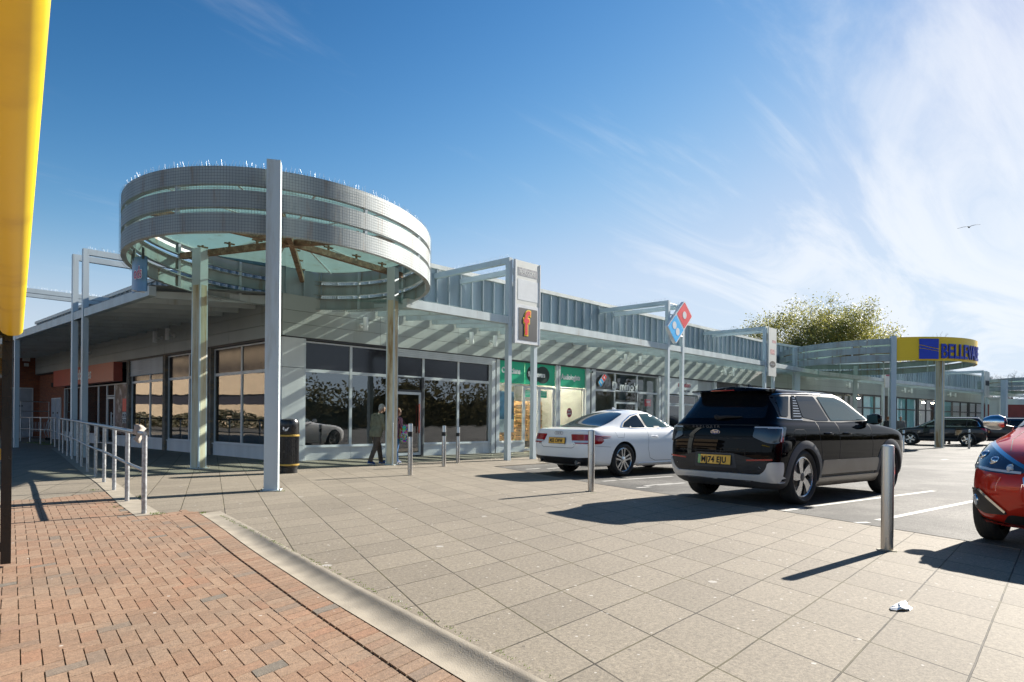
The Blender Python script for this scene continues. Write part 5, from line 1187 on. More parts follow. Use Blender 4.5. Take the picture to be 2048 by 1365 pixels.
def red_building():
    B = thing('red_clad_building', 'dark red clad building behind the last post frame at the far right', 'building', (75, -16, 0))
    r = [PB(x, 800, -14) for x in (1975, 2100)]
    a = cp(1955, 850, 72); b = cp(2120, 850, 72)
    d = (b - a); d.z = 0; d.normalize(); n_ = Vector((d.y, -d.x, 0)); T = lambda s, t, z: tuple(Vector((a.x, a.y, 0)) + d * s - n_ * t + Vector((0, 0, z)))
    L = 14; m = MB(); m.box((0, 0, 0), (L, 6, 3.6), 0, T); m.obj('wall', REDPANEL, B)
    m = MB(); m.box((0, -.08, 1.0), (L, -.01, 1.2), 0, T); m.box((0, -.1, 3.4), (L, 0.2, 4.0), 0, T); m.obj('trim', STEEL, B)
    m = MB(); m.box((0, -.05, .1), (L, -.01, 1.0), 0, T); m.obj('window_band', SPAN, B)
    p = cp(1990, 850, 62); q = thing('white_post', 'pale square post in front of the far red wall', 'post', (p.x, p.y, 0)); m = MB(); m.box((p.x - .4, p.y - .4, 0), (p.x + .4, p.y + .4, 3.6)); m.box((p.x - .55, p.y - .55, 3.6), (p.x + .55, p.y + .55, 3.75)); m.obj('shaft', WHITEDIRTY, q)
red_building()
p = cp(2085, 850, 62)
oval_canopy((p.x, p.y), 5.6, 4.6, 'third oval steel canopy cut off by the right edge of the picture', [(cp(2008, 850, 58).x, cp(2008, 850, 58).y, 5.1, False, None)], [(4.33, 4.65), (4.74, 5.04), (5.13, 5.43)], net=False, csize=(.4, .4))
def bird():
    p = cp(1938, 455, 42); o = thing('gull', 'dark gull gliding with spread wings in the sky at right', 'bird', p)
    R_ = Vector((RGT.x, RGT.y, 0)); F_ = Vector((FWD.x, FWD.y, 0)); U = UPV
    body = [(-.20, .0, -.02, .012), (-.12, 0, -.01, .035), (0, 0, 0, .05), (.10, 0, .012, .036), (.16, 0, .02, .022), (.21, 0, .015, .006)]
    dd = (R_ * .75 + F_ * .66).normalized(); ss = Vector((-dd.y, dd.x, 0))
    m = MB(); m.tube([p + dd * a + U * z for a, _, z, r in body], [r for *_, r in body], 10)
    vs = []; fs = []
    for s in (-1, 1):
        L = [(0, .07, -.06, .02), (.16, .09, -.05, .07), (.34, .06, -.06, .075), (.55, -.02, -.09, .03), (.62, -.06, -.08, .015)]
        k = len(vs)
        for w, f, b_, z in L: vs += [p + ss * s * w + dd * f + U * (z + .008), p + ss * s * w + dd * b_ + U * z, p + ss * s * w + dd * (f + b_) / 2 + U * (z + .018)]
        for i in range(4):
            a = k + 3 * i; fs += [(a, a + 3, a + 5, a + 2), (a + 2, a + 5, a + 4, a + 1), (a, a + 3, a + 4, a + 1)]
    m.add(vs, fs); m.add([p - dd * .18 + ss * .03, p - dd * .18 - ss * .03, p - dd * .27 - ss * .05, p - dd * .27 + ss * .05], [(0, 1, 2, 3)])
    m.obj('body', mat('dark plumage', (0.05, 0.05, 0.055), .8), o, smooth=True, angle=60)
bird()
# ---------------------------------------------------------------- cars
def paint(name, col, rough=.35, flake=0.0, coat=1.0, metal=0.0, cior=1.5):
    m = bpy.data.materials.new(name); m.use_nodes = True; b = m.node_tree.nodes['Principled BSDF']; b.inputs['Base Color'].default_value = (*col, 1)
    b.inputs['Roughness'].default_value = rough; b.inputs['Coat Weight'].default_value = coat; b.inputs['Coat Roughness'].default_value = .015; b.inputs['Metallic'].default_value = metal; b.inputs['Specular IOR Level'].default_value = .0; b.inputs['Coat IOR'].default_value = cior
    t = m.node_tree; n = N(t, 'ShaderNodeTexNoise'); n.inputs['Scale'].default_value = 3; n.inputs['Detail'].default_value = 6; tc = N(t, 'ShaderNodeTexCoord'); t.links.new(tc.outputs['Object'], n.inputs['Vector'])
    t.links.new(mth(t, 'MULTIPLY_ADD', ramp(t, n.outputs[0], .45, .7), 0.03, 0.008), b.inputs['Coat Roughness'])
    return m
PBLACK = paint('black car paint', (0.002, 0.002, 0.003), cior=1.27); PWHITE = paint('white car paint', (0.90, 0.90, 0.89), .4); PRED = paint('metallic red car paint', (0.52, 0.028, 0.012), .35, metal=.2)
PNAVY = paint('dark car paint', (0.012, 0.014, 0.018)); PSILV = paint('silver car paint', (0.4, 0.41, 0.42), .35, metal=.6)
TRIM = mat('satin black trim', (0.02, 0.02, 0.022), .45, 0, .1, 5, coord='OBJ'); CLADG = mat('dark grey arch moulding', (0.055, 0.056, 0.06), .55, 0, .1, 5, coord='OBJ')
SILV = mat('silver bumper trim', (0.62, 0.62, 0.62), .35, .2, .05, 3, coord='OBJ'); SILL = mat('bronze grey sill', (0.22, 0.20, 0.17), .35, .35, .1, 3, coord='OBJ')
TYRE = mat('tyre rubber', (0.022, 0.021, 0.020), .75, 0, .25, 12, bump=.3, bscale=60, coord='OBJ'); CHROME = mat('chrome', (0.75, 0.75, 0.76), .12, 1, .03, 3, coord='OBJ')
ALLOY = mat('machined alloy', (0.58, 0.57, 0.56), .25, .9, .06, 6, coord='OBJ'); DALLOY = mat('dark alloy', (0.06, 0.06, 0.065), .35, .6, .1, 6, coord='OBJ')
DISC = mat('brake disc', (0.25, 0.23, 0.21), .5, .8, .2, 9, coord='OBJ')
def flatmat(name, col, rough=.1, emis=None, spec=.5, alpha=None, coat=1.0, metal=0.0):
    m = bpy.data.materials.new(name); m.use_nodes = True; b = m.node_tree.nodes['Principled BSDF']; b.inputs['Base Color'].default_value = (*col, 1); b.inputs['Roughness'].default_value = rough; b.inputs['Coat Weight'].default_value = coat; b.inputs['Coat Roughness'].default_value = .01; b.inputs['Specular IOR Level'].default_value = spec; b.inputs['Metallic'].default_value = metal
    return m
CGLASS = flatmat('dark car glass', (0.006, 0.007, 0.009), .03, coat=0.0, spec=.55); CGLASST = flatmat('greenish car glass', (0.035, 0.075, 0.075), .03, coat=0.0, spec=.7); LAMPR = flatmat('red tail lamp', (0.35, 0.004, 0.008), .08); LAMPD = flatmat('smoked tail lamp', (0.03, 0.035, 0.045), .06)
LAMPC = flatmat('clear lamp lens', (0.55, 0.60, 0.66), .08); LAMPIN = flatmat('lamp reflector', (0.5, 0.55, 0.62), .1, metal=.9); PLATEY = flatmat('yellow number plate', (0.85, 0.46, 0.04), .35, coat=.3); PLATEG = flatmat('green plate flash', (0.01, 0.35, 0.10), .35)
BLUEB = flatmat('blue badge', (0.02, 0.04, 0.16), .2); LENSB = flatmat('deep lamp lens', (0.03, 0.05, 0.09), .04)
def local_obj(mb, name, mats, parent, smooth=True, angle=35):
    for k in ('',): pass
    me = bpy.data.meshes.new(name); me.from_pydata([tuple(v) for v in mb.v], [], mb.f)
    for m in (mats if isinstance(mats, (list, tuple)) else [mats]): me.materials.append(m)
    me.polygons.foreach_set('material_index', mb.m); bm = bmesh.new(); bm.from_mesh(me); bmesh.ops.remove_doubles(bm, verts=bm.verts, dist=1e-5); bmesh.ops.recalc_face_normals(bm, faces=bm.faces); bm.to_mesh(me); bm.free()
    if smooth:
        me.polygons.foreach_set('use_smooth', [True] * len(me.polygons)); me.set_sharp_from_angle(angle=radians(angle))
    o = bpy.data.objects.new(name, me); COL.objects.link(o); o.parent = parent; return o
def bake(o):
    me = bpy.data.meshes.new_from_object(o.evaluated_get(bpy.context.evaluated_depsgraph_get())); o.modifiers.clear(); o.data = me; return o
def half_outline(xr, xf, hw, rr, rf, rb=.05, fb=.10, tr=.0, tf=.0, ns=7):
    """half plan outline from rear centre to front centre; rb/fb = bow of the ends, tr/tf = taper of the width at the ends"""
    P = []; yc = hw - rr
    def W(x): u = (x - xr) / (xf - xr); return hw - tr * max(0, 1 - u / .3) ** 2 - tf * max(0, (u - .65) / .35) ** 2
    for f in (0, .38, .72): P.append((xr + rb * f * f * .6, (W(xr + rr) - rr) * f / .9 if f else 0))
    for a in (10, 35, 60, 85):
        w = W(xr + rr); P.append((xr + rb * .6 + rr - rr * cos(radians(a)), w - rr + rr * sin(radians(a))))
    x0 = xr + rb * .6 + rr; x1 = xf - fb * .6 - rf
    for i in range(1, ns): x = x0 + (x1 - x0) * i / ns; P.append((x, W(x)))
    w = W(x1)
    for a in (85, 60, 35, 10): P.append((xf - fb * .6 - rf + rf * cos(radians(a)), w - rf + rf * sin(radians(a))))
    for f in (.72, .38, 0): P.append((xf - fb * f * f * .6, (w - rf) * f / .9 if f else 0))
    return P
def car_body(levels, axles, Rarch, hw, roofz, parent, mt, seg=2, arch_in=.34):
    rings = []
    for L in levels:
        z = L[0]; P = half_outline(*L[1:]); n = len(P)
        ring = [(x, y, z) for x, y in P] + [(x, -y, z) for x, y in P[-2:0:-1]]; rings.append(ring)
    n2 = len(rings[0]); nh = (n2 + 2) // 2; vs = [p for r in rings for p in r]; fs = []
    for i in range(len(rings) - 1):
        for j in range(n2): fs.append((i * n2 + j, i * n2 + (j + 1) % n2, (i + 1) * n2 + (j + 1) % n2, (i + 1) * n2 + j))
    def cap(ri, z, flip):
        base = ri * n2; cv = {}; k0 = len(vs); ring = rings[ri]
        for j in range(1, nh - 1): vs.append((ring[j][0], 0, z)); cv[j] = len(vs) - 1
        mid = {}
        for j in range(1, nh - 1):
            for s in (1, -1):
                jj = j if s == 1 else (n2 - j) % n2; x, y, zz = ring[jj]; vs.append((x, y * .55, zz + (z - zz) * .72)); mid[(j, s)] = len(vs) - 1
        for s in (1, -1):
            idx = lambda j: base + (j if s == 1 else (n2 - j) % n2)
            for j in range(1, nh - 2): fs.append((idx(j), idx(j + 1), mid[(j + 1, s)], mid[(j, s)])); fs.append((mid[(j, s)], mid[(j + 1, s)], cv[j + 1], cv[j]))
            fs.append((idx(0), idx(1), mid[(1, s)], cv[1])); e = nh - 2; fs.append((idx(e), idx(e + 1), cv[e], mid[(e, s)]))
    cap(len(rings) - 1, roofz, False); cap(0, levels[0][0], True)
    m = MB(); m.add(vs, fs); o = local_obj(m, 'body', [mt, TRIM], parent)
    o.parent = None
    s = o.modifiers.new('s', 'SUBSURF'); s.levels = seg; s.render_levels = seg; bake(o)
    full = o.data.copy()
    # wheel openings
    for ax in axles:
        for sd in (1, -1):
            c = MB(); n = 40; y0, y1 = sd * (hw - arch_in), sd * (hw + .3)
            vs2 = [(ax + Rarch * cos(2 * pi * k / n), y0, axle_z[0] + Rarch * sin(2 * pi * k / n)) for k in range(n)] + [(ax + Rarch * cos(2 * pi * k / n), y1, axle_z[0] + Rarch * sin(2 * pi * k / n)) for k in range(n)]
            c.add(vs2, [tuple(range(n))[::-1], tuple(range(n, 2 * n))] + [(k, (k + 1) % n, n + (k + 1) % n, n + k) for k in range(n)], 1)
            co = local_obj(c, 'cutter', [mt, TRIM], None, smooth=False); b = o.modifiers.new('b', 'BOOLEAN'); b.operation = 'DIFFERENCE'; b.object = co; b.solver = 'EXACT'
            bake(o); bpy.data.objects.remove(co)
    o.parent = parent; o.data.polygons.foreach_set('use_smooth', [True] * len(o.data.polygons)); o.data.set_sharp_from_angle(angle=radians(38))
    tmp = bmesh.new(); tmp.from_mesh(full); bvh = BVHTree.FromBMesh(tmp); tmp.free()
    return o, bvh
axle_z = [.35]
def densify(P, st):
    out = []
    for i in range(len(P)):
        a = Vector(P[i]); b = Vector(P[(i + 1) % len(P)]); n = max(1, int((b - a).length / st))
        for k in range(n): out.append(a + (b - a) * (k / n))
    return out
def smoothpoly(P, r=.04, n=4):
    out = []
    for i in range(len(P)):
        p = Vector(P[i]); a = Vector(P[i - 1]); b = Vector(P[(i + 1) % len(P)]); ra = min(r, (a - p).length * .45); rb_ = min(r, (b - p).length * .45)
        u = p + (a - p).normalized() * ra; v = p + (b - p).normalized() * rb_
        for t in range(n + 1): t /= n; out.append(tuple(u * (1 - t) ** 2 + p * 2 * t * (1 - t) + v * t * t))
    return out
def shoot(bvh, ax, a, b, sd=1):
    if ax == 'y': o, d = Vector((a, sd * 3, b)), Vector((0, -sd, 0))
    elif ax == 'r': o, d = Vector((-5, a, b)), Vector((1, 0, 0))
    elif ax == 'f': o, d = Vector((9, a, b)), Vector((-1, 0, 0))
    else: o, d = Vector((a, b, 5)), Vector((0, 0, -1))
    h = bvh.ray_cast(o, d)
    if h[0] is None: h = bvh.find_nearest(o + d * 3.0)
    nn = h[1]; nn = nn if nn.dot(d) < 0 else -nn
    return h[0], nn
def decal(bvh, ax, poly, name, mt, parent, sd=1, off=.004, rnd_=.03, step=.05, thick=0.0):
    P = densify(smoothpoly(poly, rnd_) if rnd_ else poly, step); P2 = [Vector(p) for p in P]; n = len(P2)
    xs = [p.x for p in P2]; ys = [p.y for p in P2]; pts = list(P2)
    x = min(xs) + step / 2
    def ins(q):
        k = False
        for i in range(n):
            a = P2[i]; b = P2[i - 1]
            if (a.y > q.y) != (b.y > q.y) and q.x < (b.x - a.x) * (q.y - a.y) / (b.y - a.y) + a.x: k = not k
        return k
    while x < max(xs):
        y = min(ys) + step / 2
        while y < max(ys):
            q = Vector((x, y))
            if ins(q) and min((q - p).length for p in P2) > step * .45: pts.append(q)
            y += step
        x += step
    r = geometry.delaunay_2d_cdt(pts, [(i, (i + 1) % n) for i in range(n)], [], 1, 1e-5)
    vs = []; m = MB()
    for q in r[0]: h, nn = shoot(bvh, ax, q.x, q.y, sd); vs.append(h + nn * (off + thick))
    fs = [tuple(f) for f in r[2]]
    if thick:
        k = len(vs); vb = []
        for q in r[0]: h, nn = shoot(bvh, ax, q.x, q.y, sd); vb.append(h - nn * .01)
        edge = {}
        for f in fs:
            for i in range(3): e = (f[i], f[(i + 1) % 3]); edge[e] = edge.get(e, 0) + 1
        side = [(a, b, b + k, a + k) for (a, b) in edge if (b, a) not in edge]
        vs = vs + vb; fs = fs + side
    m.add(vs, fs); o = local_obj(m, name, mt, parent, angle=50)
    if not thick: o.data.flip_normals() if False else None
    return o
def strip(bvh, ax, line, w, name, mt, parent, sd=1, off=.003, step=.03, closed=False):
    L = [Vector(p) for p in line]; P = []
    for a, b in zip(L, L[1:]):
        n = max(1, int((b - a).length / step)); P += [a + (b - a) * (k / n) for k in range(n)]
    P.append(L[-1]); vs = []; m = MB()
    for i, p in enumerate(P):
        d = (P[min(i + 1, len(P) - 1)] - P[max(0, i - 1)]).normalized(); n_ = Vector((-d.y, d.x)) * w / 2
        for q in (p + n_, p - n_): h, nn = shoot(bvh, ax, q.x, q.y, sd); vs.append(h + nn * off)
    m.add(vs, [(2 * i, 2 * i + 1, 2 * i + 3, 2 * i + 2) for i in range(len(P) - 1)]); return local_obj(m, name, mt, parent, angle=60)
def wheel(parent, x, y, side, R, Wd, rimR, style, steer=0.0):
    o = bpy.data.objects.new('wheel', None); COL.objects.link(o); o.empty_display_size = .1; o.parent = parent; o.location = (x, y, R); o.rotation_euler = (0, 0, 0 if side < 0 else pi)
    o.rotation_euler[2] += steer
    T = lambda a, b, z: (a, -z, b)             # lathe axis -> -y is the outer face
    m = MB(); h = Wd / 2
    prof = [(rimR, h * .78), (rimR + .012, h * .92), (rimR + (R - rimR) * .45, h * 1.04), (R - .030, h * .96), (R - .008, h * .80), (R, h * .62), (R, -h * .62), (R - .008, -h * .8), (R - .03, -h * .96), (rimR + (R - rimR) * .45, -h * 1.04), (rimR, -h * .8)]
    m.lathe(prof, 56, 0, T); local_obj(m, 'tyre', TYRE, o)
    m = MB()
    for yy in (-.45, -.15, .15, .45): m.lathe([(R + .0006, h * yy - .004), (R + .0006, h * yy + .004)], 48, 0, T)
    local_obj(m, 'tread_groove', BLACK, o)
    m = MB(); m.lathe([(rimR, h * .78), (rimR - .012, h * .82), (rimR - .022, h * .74), (rimR - .03, h * .3), (rimR - .03, -h * .8)], 56, 0, T); local_obj(m, 'rim', ALLOY if style != 'ev' else ALLOY, o)
    m = MB(); m.lathe([(.001, h * .05), (rimR * .62, h * .05), (rimR * .62, h * -.05)], 40, 0, T); local_obj(m, 'brake_disc', DISC, o)
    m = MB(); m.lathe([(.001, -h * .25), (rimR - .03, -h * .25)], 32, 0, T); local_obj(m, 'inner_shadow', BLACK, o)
    fz = h * .70; r1 = rimR - .016
    def rot(p, a): return (p[0] * cos(a) - p[1] * sin(a), p[0] * sin(a) + p[1] * cos(a))
    if style == 'ev':          # five broad twisted blades with dark pockets
        for k in range(5):
            a = 2 * pi * k / 5 + .3; m = MB()
            main_ = [(-.035, .05), (.035, .05), (.055, r1 * .55), (.105, r1 * .90), (.055, r1 * .985), (-.03, r1 * .985), (-.045, r1 * .62)]
            m.prism([rot(p, a) for p in main_], fz - .035, fz, 0, T)
            br = [(.02, r1 * .5), (.055, r1 * .55), (.17, r1 * .72), (.185, r1 * .955), (.125, r1 * .97), (.10, r1 * .78)]
            m.prism([rot(p, a) for p in br], fz - .05, fz - .008, 1, T)
            local_obj(m, 'spoke', [ALLOY, DALLOY], o, smooth=False)
        m = MB(); m.lathe([(.001, fz + .006), (.035, fz + .006), (.06, fz), (.062, fz - .04)], 24, 0, T); local_obj(m, 'hub', DALLOY, o)
    else:
        for k in range(5):
            a = 2 * pi * k / 5 + (.0 if style == 'twin' else .6); m = MB()
            if style == 'twin':
                for s in (-1, 1): m.prism([rot(p, a) for p in [(s * .008, .045), (s * .040, .06), (s * .062, r1 * .98), (s * .026, r1 * .99)]][::s], fz - .04, fz, 0, T)
            else: m.prism([rot(p, a) for p in [(-.035, .05), (.035, .05), (.03, r1 * .6), (.055, r1 * .98), (-.055, r1 * .98), (-.03, r1 * .6)]], fz - .04, fz, 0, T)
            local_obj(m, 'spoke', ALLOY, o, smooth=False)
        m = MB(); m.lathe([(.001, fz + .012), (.03, fz + .010), (.066, fz), (.07, fz - .04)], 24, 0, T); local_obj(m, 'hub', ALLOY, o)
    return o
def arch(bvh, parent, ax, R0, w, mt, sd, a0=-8, a1=188, off=.0, th=.022):
    pts = []; n = 22; m = MB(); vs = []
    for i in range(n + 1):
        a = radians(a0 + (a1 - a0) * i / n)
        for k, (rr, o_) in enumerate(((R0 - .004, -.03), (R0 - .004, th), (R0 + w * .5, th), (R0 + w, th * .3), (R0 + w, -.01))):
            x, z = ax + rr * cos(a), axle_z[0] + rr * sin(a); h, nn = shoot(bvh, 'y', x, max(z, .24), sd); vs.append(Vector((x, h.y + sd * o_, z)))
    m.add(vs, [(i * 5 + j, i * 5 + j + 1, (i + 1) * 5 + j + 1, (i + 1) * 5 + j) for i in range(n) for j in range(4)]); return local_obj(m, 'wheel_arch_trim', mt, parent)
def plate(parent, bvh, ax, x, z, w, h, txt, rear=True, green=False, tiltpitch=0.0, sx=None, y=0.0):
    hit, _ = shoot(bvh, 'r' if rear else 'f', y, z); sgn = -1 if rear else 1
    o = thing('p', 'x', 'x') if False else bpy.data.objects.new('number_plate', None); COL.objects.link(o); o.parent = parent; o.location = (hit.x + sgn * .022, y, z)
    o.rotation_euler = (0, tiltpitch, 0)
    m = MB(); m.box((-.006, -w / 2 - .008, -h / 2 - .008), (.004, w / 2 + .008, h / 2 + .008)); local_obj(m, 'plate_surround', BLACK, o, smooth=False)
    m = MB(); m.box((-.010, -w / 2, -h / 2), (-.006, w / 2, h / 2)); local_obj(m, 'plate_face', PLATEY, o, smooth=False)
    if green: m = MB(); m.box((-.0115, w / 2 - .045, -h / 2), (-.0095, w / 2, h / 2)); local_obj(m, 'green_flash', PLATEG, o, smooth=False)
    M = frame_M((-.0115, w / 2 - (.055 if green else .03), -h / 2 + h * .17), (0, -1, 0), (0, 0, 1))
    q = text_obj(txt, h * .92, o, BLACK, M, 'characters', ext=.001, bold=.0035, sx=sx or .62, space=1.06, rel=False)
    return o
def new_car(label, cat, px, py, heading, scale, group='parked cars'):
    p = G(px, py, -.02) if not isinstance(px, Vector) else px
    o = thing('parked_car', label, cat, (p.x, p.y, -.02), radians(heading), group); o.scale = scale; return o
def suv_ev():
    C = new_car('glossy black sport utility car with silver rear skirt and green flashed yellow plate', 'car', Vector((0, 0, 0)), 0, -9.5, (1, 1, 1))
    axle_z[0] = .365
    #        z     xr    xf    hw   rr   rf
    L = [(.22, -.55, 3.42, .80, .25, .3), (.27, -.74, 3.52, .87, .22, .30), (.40, -.83, 3.60, .915, .20, .32), (.58, -.865, 3.62, .932, .22, .33), (.78, -.865, 3.62, .935, .22, .33), (.93, -.848, 3.59, .934, .23, .33),
         (1.00, -.835, 3.50, .928, .23, .36), (1.05, -.82, 3.30, .914, .23, .40), (1.085, -.80, 3.00, .895, .20, .42), (1.11, -.79, 2.70, .872, .21, .30), (1.135, -.765, 2.52, .845, .21, .30),
         (1.30, -.65, 2.22, .780, .25, .30), (1.46, -.52, 1.92, .718, .25, .30), (1.545, -.49, 1.66, .672, .22, .30), (1.585, -.47, 1.42, .625, .22, .30)]
    body, bvh = car_body(L, (0, 2.77), .415, .93, 1.635, C, PBLACK)
    for s in (-1, 1):
        # glass, louvre panel, doors
        decal(bvh, 'y', [(-.52, 1.19), (-.44, 1.50), (1.42, 1.545), (2.26, 1.17), (1.2, 1.135), (.2, 1.145)], 'window_surround', TRIM, C, s, .003, .05)
        decal(bvh, 'y', [(-.47, 1.21), (-.38, 1.475), (-.08, 1.49), (-.16, 1.40), (-.30, 1.20)], 'quarter_glass', CGLASS, C, s, .006, .03)
        decal(bvh, 'y', [(.10, 1.20), (.10, 1.50), (.62, 1.505), (.83, 1.155), (.46, 1.155)], 'rear_door_glass', CGLASS, C, s, .007, .03)
        decal(bvh, 'y', [(.90, 1.155), (.72, 1.505), (1.30, 1.50), (1.50, 1.45), (2.10, 1.18)], 'front_door_glass', CGLASST, C, s, .007, .03)
        pnl = decal(bvh, 'y', [(-.22, 1.165), (-.02, 1.50), (.07, 1.50), (.07, 1.18)], 'louvre_panel', PBLACK, C, s, .009, .01)
        for k in range(8):
            z = 1.21 + k * .036; x0 = -.20 + (z - 1.165) * .60 + .01
            strip(bvh, 'y', [(x0, z), (.055, z)], .007, 'louvre', CHROME, pnl, s, .0135)
        strip(bvh, 'y', [(-.56, 1.185), (-.235, 1.165), (.08, 1.165)], .008, 'chrome_line', CHROME, C, s, .006)
        strip(bvh, 'y', [(-.5, 1.50), (-.2, 1.525), (.5, 1.545), (1.3, 1.54), (1.6, 1.47), (2.2, 1.21)], .007, 'roof_seam', CHROME, C, s, .005)
        for ln in ([(.42, 1.15), (.40, .95), (.47, .72), (.50, .42)], [(1.00, 1.14), (1.02, .8), (1.00, .42)], [(2.05, 1.14), (2.12, .8), (2.10, .42)]): strip(bvh, 'y', ln, .009, 'door_gap', BLACK, C, s, .0015)
        strip(bvh, 'y', [(-.30, 1.0), (-.30, .88), (-.02, .86), (.02, 1.0), (-.03, 1.03), (-.27, 1.03), (-.30, 1.0)], .006, 'charge_flap', BLACK, C, s, .0015)
        for x in (.56, 1.14):
            m = MB(); h, nn = shoot(bvh, 'y', x, .97, s); m.tube([(x - .02, h.y + s * .005, .975), (x + .05, h.y + s * .035, .975), (x + .15, h.y + s * .035, .975), (x + .22, h.y + s * .005, .975)], [.012, .017, .017, .012], 8); local_obj(m, 'door_handle', CHROME if False else PBLACK, C)
        decal(bvh, 'y', [(.46, .40), (.50, .60), (2.30, .60), (2.34, .40)], 'door_cladding', SILL, C, s, .004, .03, thick=.012)
        decal(bvh, 'y', [(.38, .24), (.42, .36), (2.36, .36), (2.38, .24)], 'sill_trim', SILL, C, s, .004, .02, thick=.02)
        for ax in (0, 2.77): arch(bvh, C, ax, .415, .10, CLADG, s, -12, 192)
        # mirrors
        m = MB(); c = Vector((2.02, s * .99, 1.19)); 
        m.lathe([(.001, -.11), (.06, -.10), (.085, -.05), (.09, .02), (.075, .08), (.04, .11), (.001, .115)], 16, 0, lambda x, y, z: (c.x + x * .75 + .02, c.y + z * 1.05, c.z + y * .95)); mo = local_obj(m, 'door_mirror', PBLACK, C)
        m = MB(); m.bar(c + Vector((0, -s * .16, -.06)), c + Vector((0, -s * .04, -.02)), .05, .04); local_obj(m, 'mirror_stalk', TRIM, mo)
        m = MB(); m.prism([(c.y - .085 + .0, c.z - .06), (c.y + .085, c.z - .06), (c.y + .09, c.z + .06), (c.y - .07, c.z + .065)], c.x - .055, c.x - .060, 0, lambda a, b, t: (t, a, b)); local_obj(m, 'mirror_glass', CGLASST, mo)
        # lamps
        tl = decal(bvh, 'r', [(s * .60, .93), (s * .60, 1.06), (s * .80, 1.065), (s * .905, 1.06), (s * .912, .84), (s * .80, .85)], 'tail_lamp', LAMPD, C, 1, .010, .03, .03, thick=.01)
        decal(bvh, 'y', [(-.78, .86), (-.78, 1.06), (-.50, 1.06), (-.56, .98), (-.60, .86)], 'tail_lamp', LAMPD, C, s, .010, .03, .03, thick=.008)
        strip(bvh, 'y', [(-.60, 1.045), (-.63, .97), (-.66, .87)], .022, 'lamp_light_guide', LAMPC, tl, s, .022); strip(bvh, 'y', [(-.76, 1.045), (-.60, 1.045)], .018, 'lamp_light_guide', LAMPC, tl, s, .022)
        strip(bvh, 'r', [(s * .62, 1.05), (s * .88, 1.05)], .014, 'lamp_light_guide', LAMPC, tl, 1, .024)
        strip(bvh, 'r', [(s * .52, .615), (s * .86, .635)], .022, 'reflector', LAMPR, C, 1, .02)
    # tailgate
    decal(bvh, 'r', [(-.70, 1.175), (-.60, 1.50), (-.40, 1.535), (.40, 1.535), (.60, 1.50), (.70, 1.175)], 'rear_window', CGLASS, C, 1, .006, .05)
    m = MB(); vs = []; n = 24
    for i in range(n + 1):
        y = -.64 + 1.28 * i / n; e = 1 - abs(y / .64) ** 3; xb = -.52 - .17 * (.35 + .65 * e ** .5)
        vs += [(xb, y, 1.555), (xb + .01, y, 1.578), (-.30, y, 1.607 - .02 * (y / .64) ** 2), (-.36, y, 1.53)]
    m.add(vs, [(i * 4 + j, i * 4 + (j + 1) % 4, (i + 1) * 4 + (j + 1) % 4, (i + 1) * 4 + j) for i in range(n) for j in range(4)] + [(0, 1, 2, 3), (n * 4, n * 4 + 3, n * 4 + 2, n * 4 + 1)]); sp = local_obj(m, 'roof_spoiler', PBLACK, C)
    m = MB(); m.box((-.700, -.20, 1.562), (-.684, .20, 1.574)); local_obj(m, 'brake_light', LAMPR, sp, smooth=False)
    m = MB(); h, nn = shoot(bvh, 'r', 0, 1.2); m.tube([(h.x - .03, .02, 1.185), (h.x - .04, -.10, 1.20), (h.x - .01, -.36, 1.20)], [.03, .022, .008], 8); m.tube([(h.x - .02, .08, 1.20), (h.x - .03, .02, 1.185)], .035, 8); local_obj(m, 'rear_wiper', BLACK, C)
    gp = decal(bvh, 'r', [(-.60, .93), (-.62, 1.035), (.62, 1.035), (.60, .93)], 'gloss_panel', PBLACK, C, 1, .012, .02, thick=.012)
    strip(bvh, 'r', [(-.66, 1.085), (.66, 1.085)], .010, 'tailgate_gap', BLACK, C, 1, .002); strip(bvh, 'r', [(-.62, .905), (.62, .905)], .012, 'tailgate_gap', BLACK, C, 1, .002); strip(bvh, 'r', [(-.66, .73), (.66, .73)], .010, 'tailgate_gap', BLACK, C, 1, .002)
    hit, nn = shoot(bvh, 'r', 0, 1.06)
    text_obj('EXPLORER', .045, C, DALLOY, frame_M((hit.x - .030, .42, 1.047), (0, -1, 0), (0, 0, 1)), ext=.002, bold=.001, sx=1.6, space=1.55, rel=False)
    m = MB(); hx = hit.x - .045
    m.prism([(.08 * cos(t * pi / 16), .985 + .034 * sin(t * pi / 16)) for t in range(32)], hx, hx - .006, 0, lambda a, b, t: (t, a, b)); bd = local_obj(m, 'badge', CHROME, C, smooth=False)
    m = MB(); m.prism([(.074 * cos(t * pi / 16), .985 + .029 * sin(t * pi / 16)) for t in range(32)], hx - .006, hx - .009, 0, lambda a, b, t: (t, a, b)); local_obj(m, 'badge_face', BLUEB, bd, smooth=False)
    text_obj('Ford', .052, bd, CHROME, frame_M((hx - .011, .052, .970), (0, -1, 0), (0, 0, 1)), ext=.001, bold=.0006, sx=.95, shear=.35, rel=False)
    decal(bvh, 'r', [(-.87, .44), (-.86, .60), (-.30, .70), (.30, .70), (.86, .60), (.87, .44)], 'bumper_insert', TRIM, C, 1, .006, .03, thick=.008)
    for s in (-1, 1):
        for k in range(9): strip(bvh, 'r', [(s * (.40 - k * .01), .46 + k * .018), (s * .84, .46 + k * .016)], .006, 'bumper_rib', CLADG, C, 1, .02)
    decal(bvh, 'r', [(-.36, .50), (-.33, .70), (.33, .70), (.36, .50)], 'plate_recess', CLADG, C, 1, .018, .02)
    plate(C, bvh, 'x', 0, .605, .56, .125, 'MJ74 EJU', green=True, tiltpitch=.08, sx=.95)
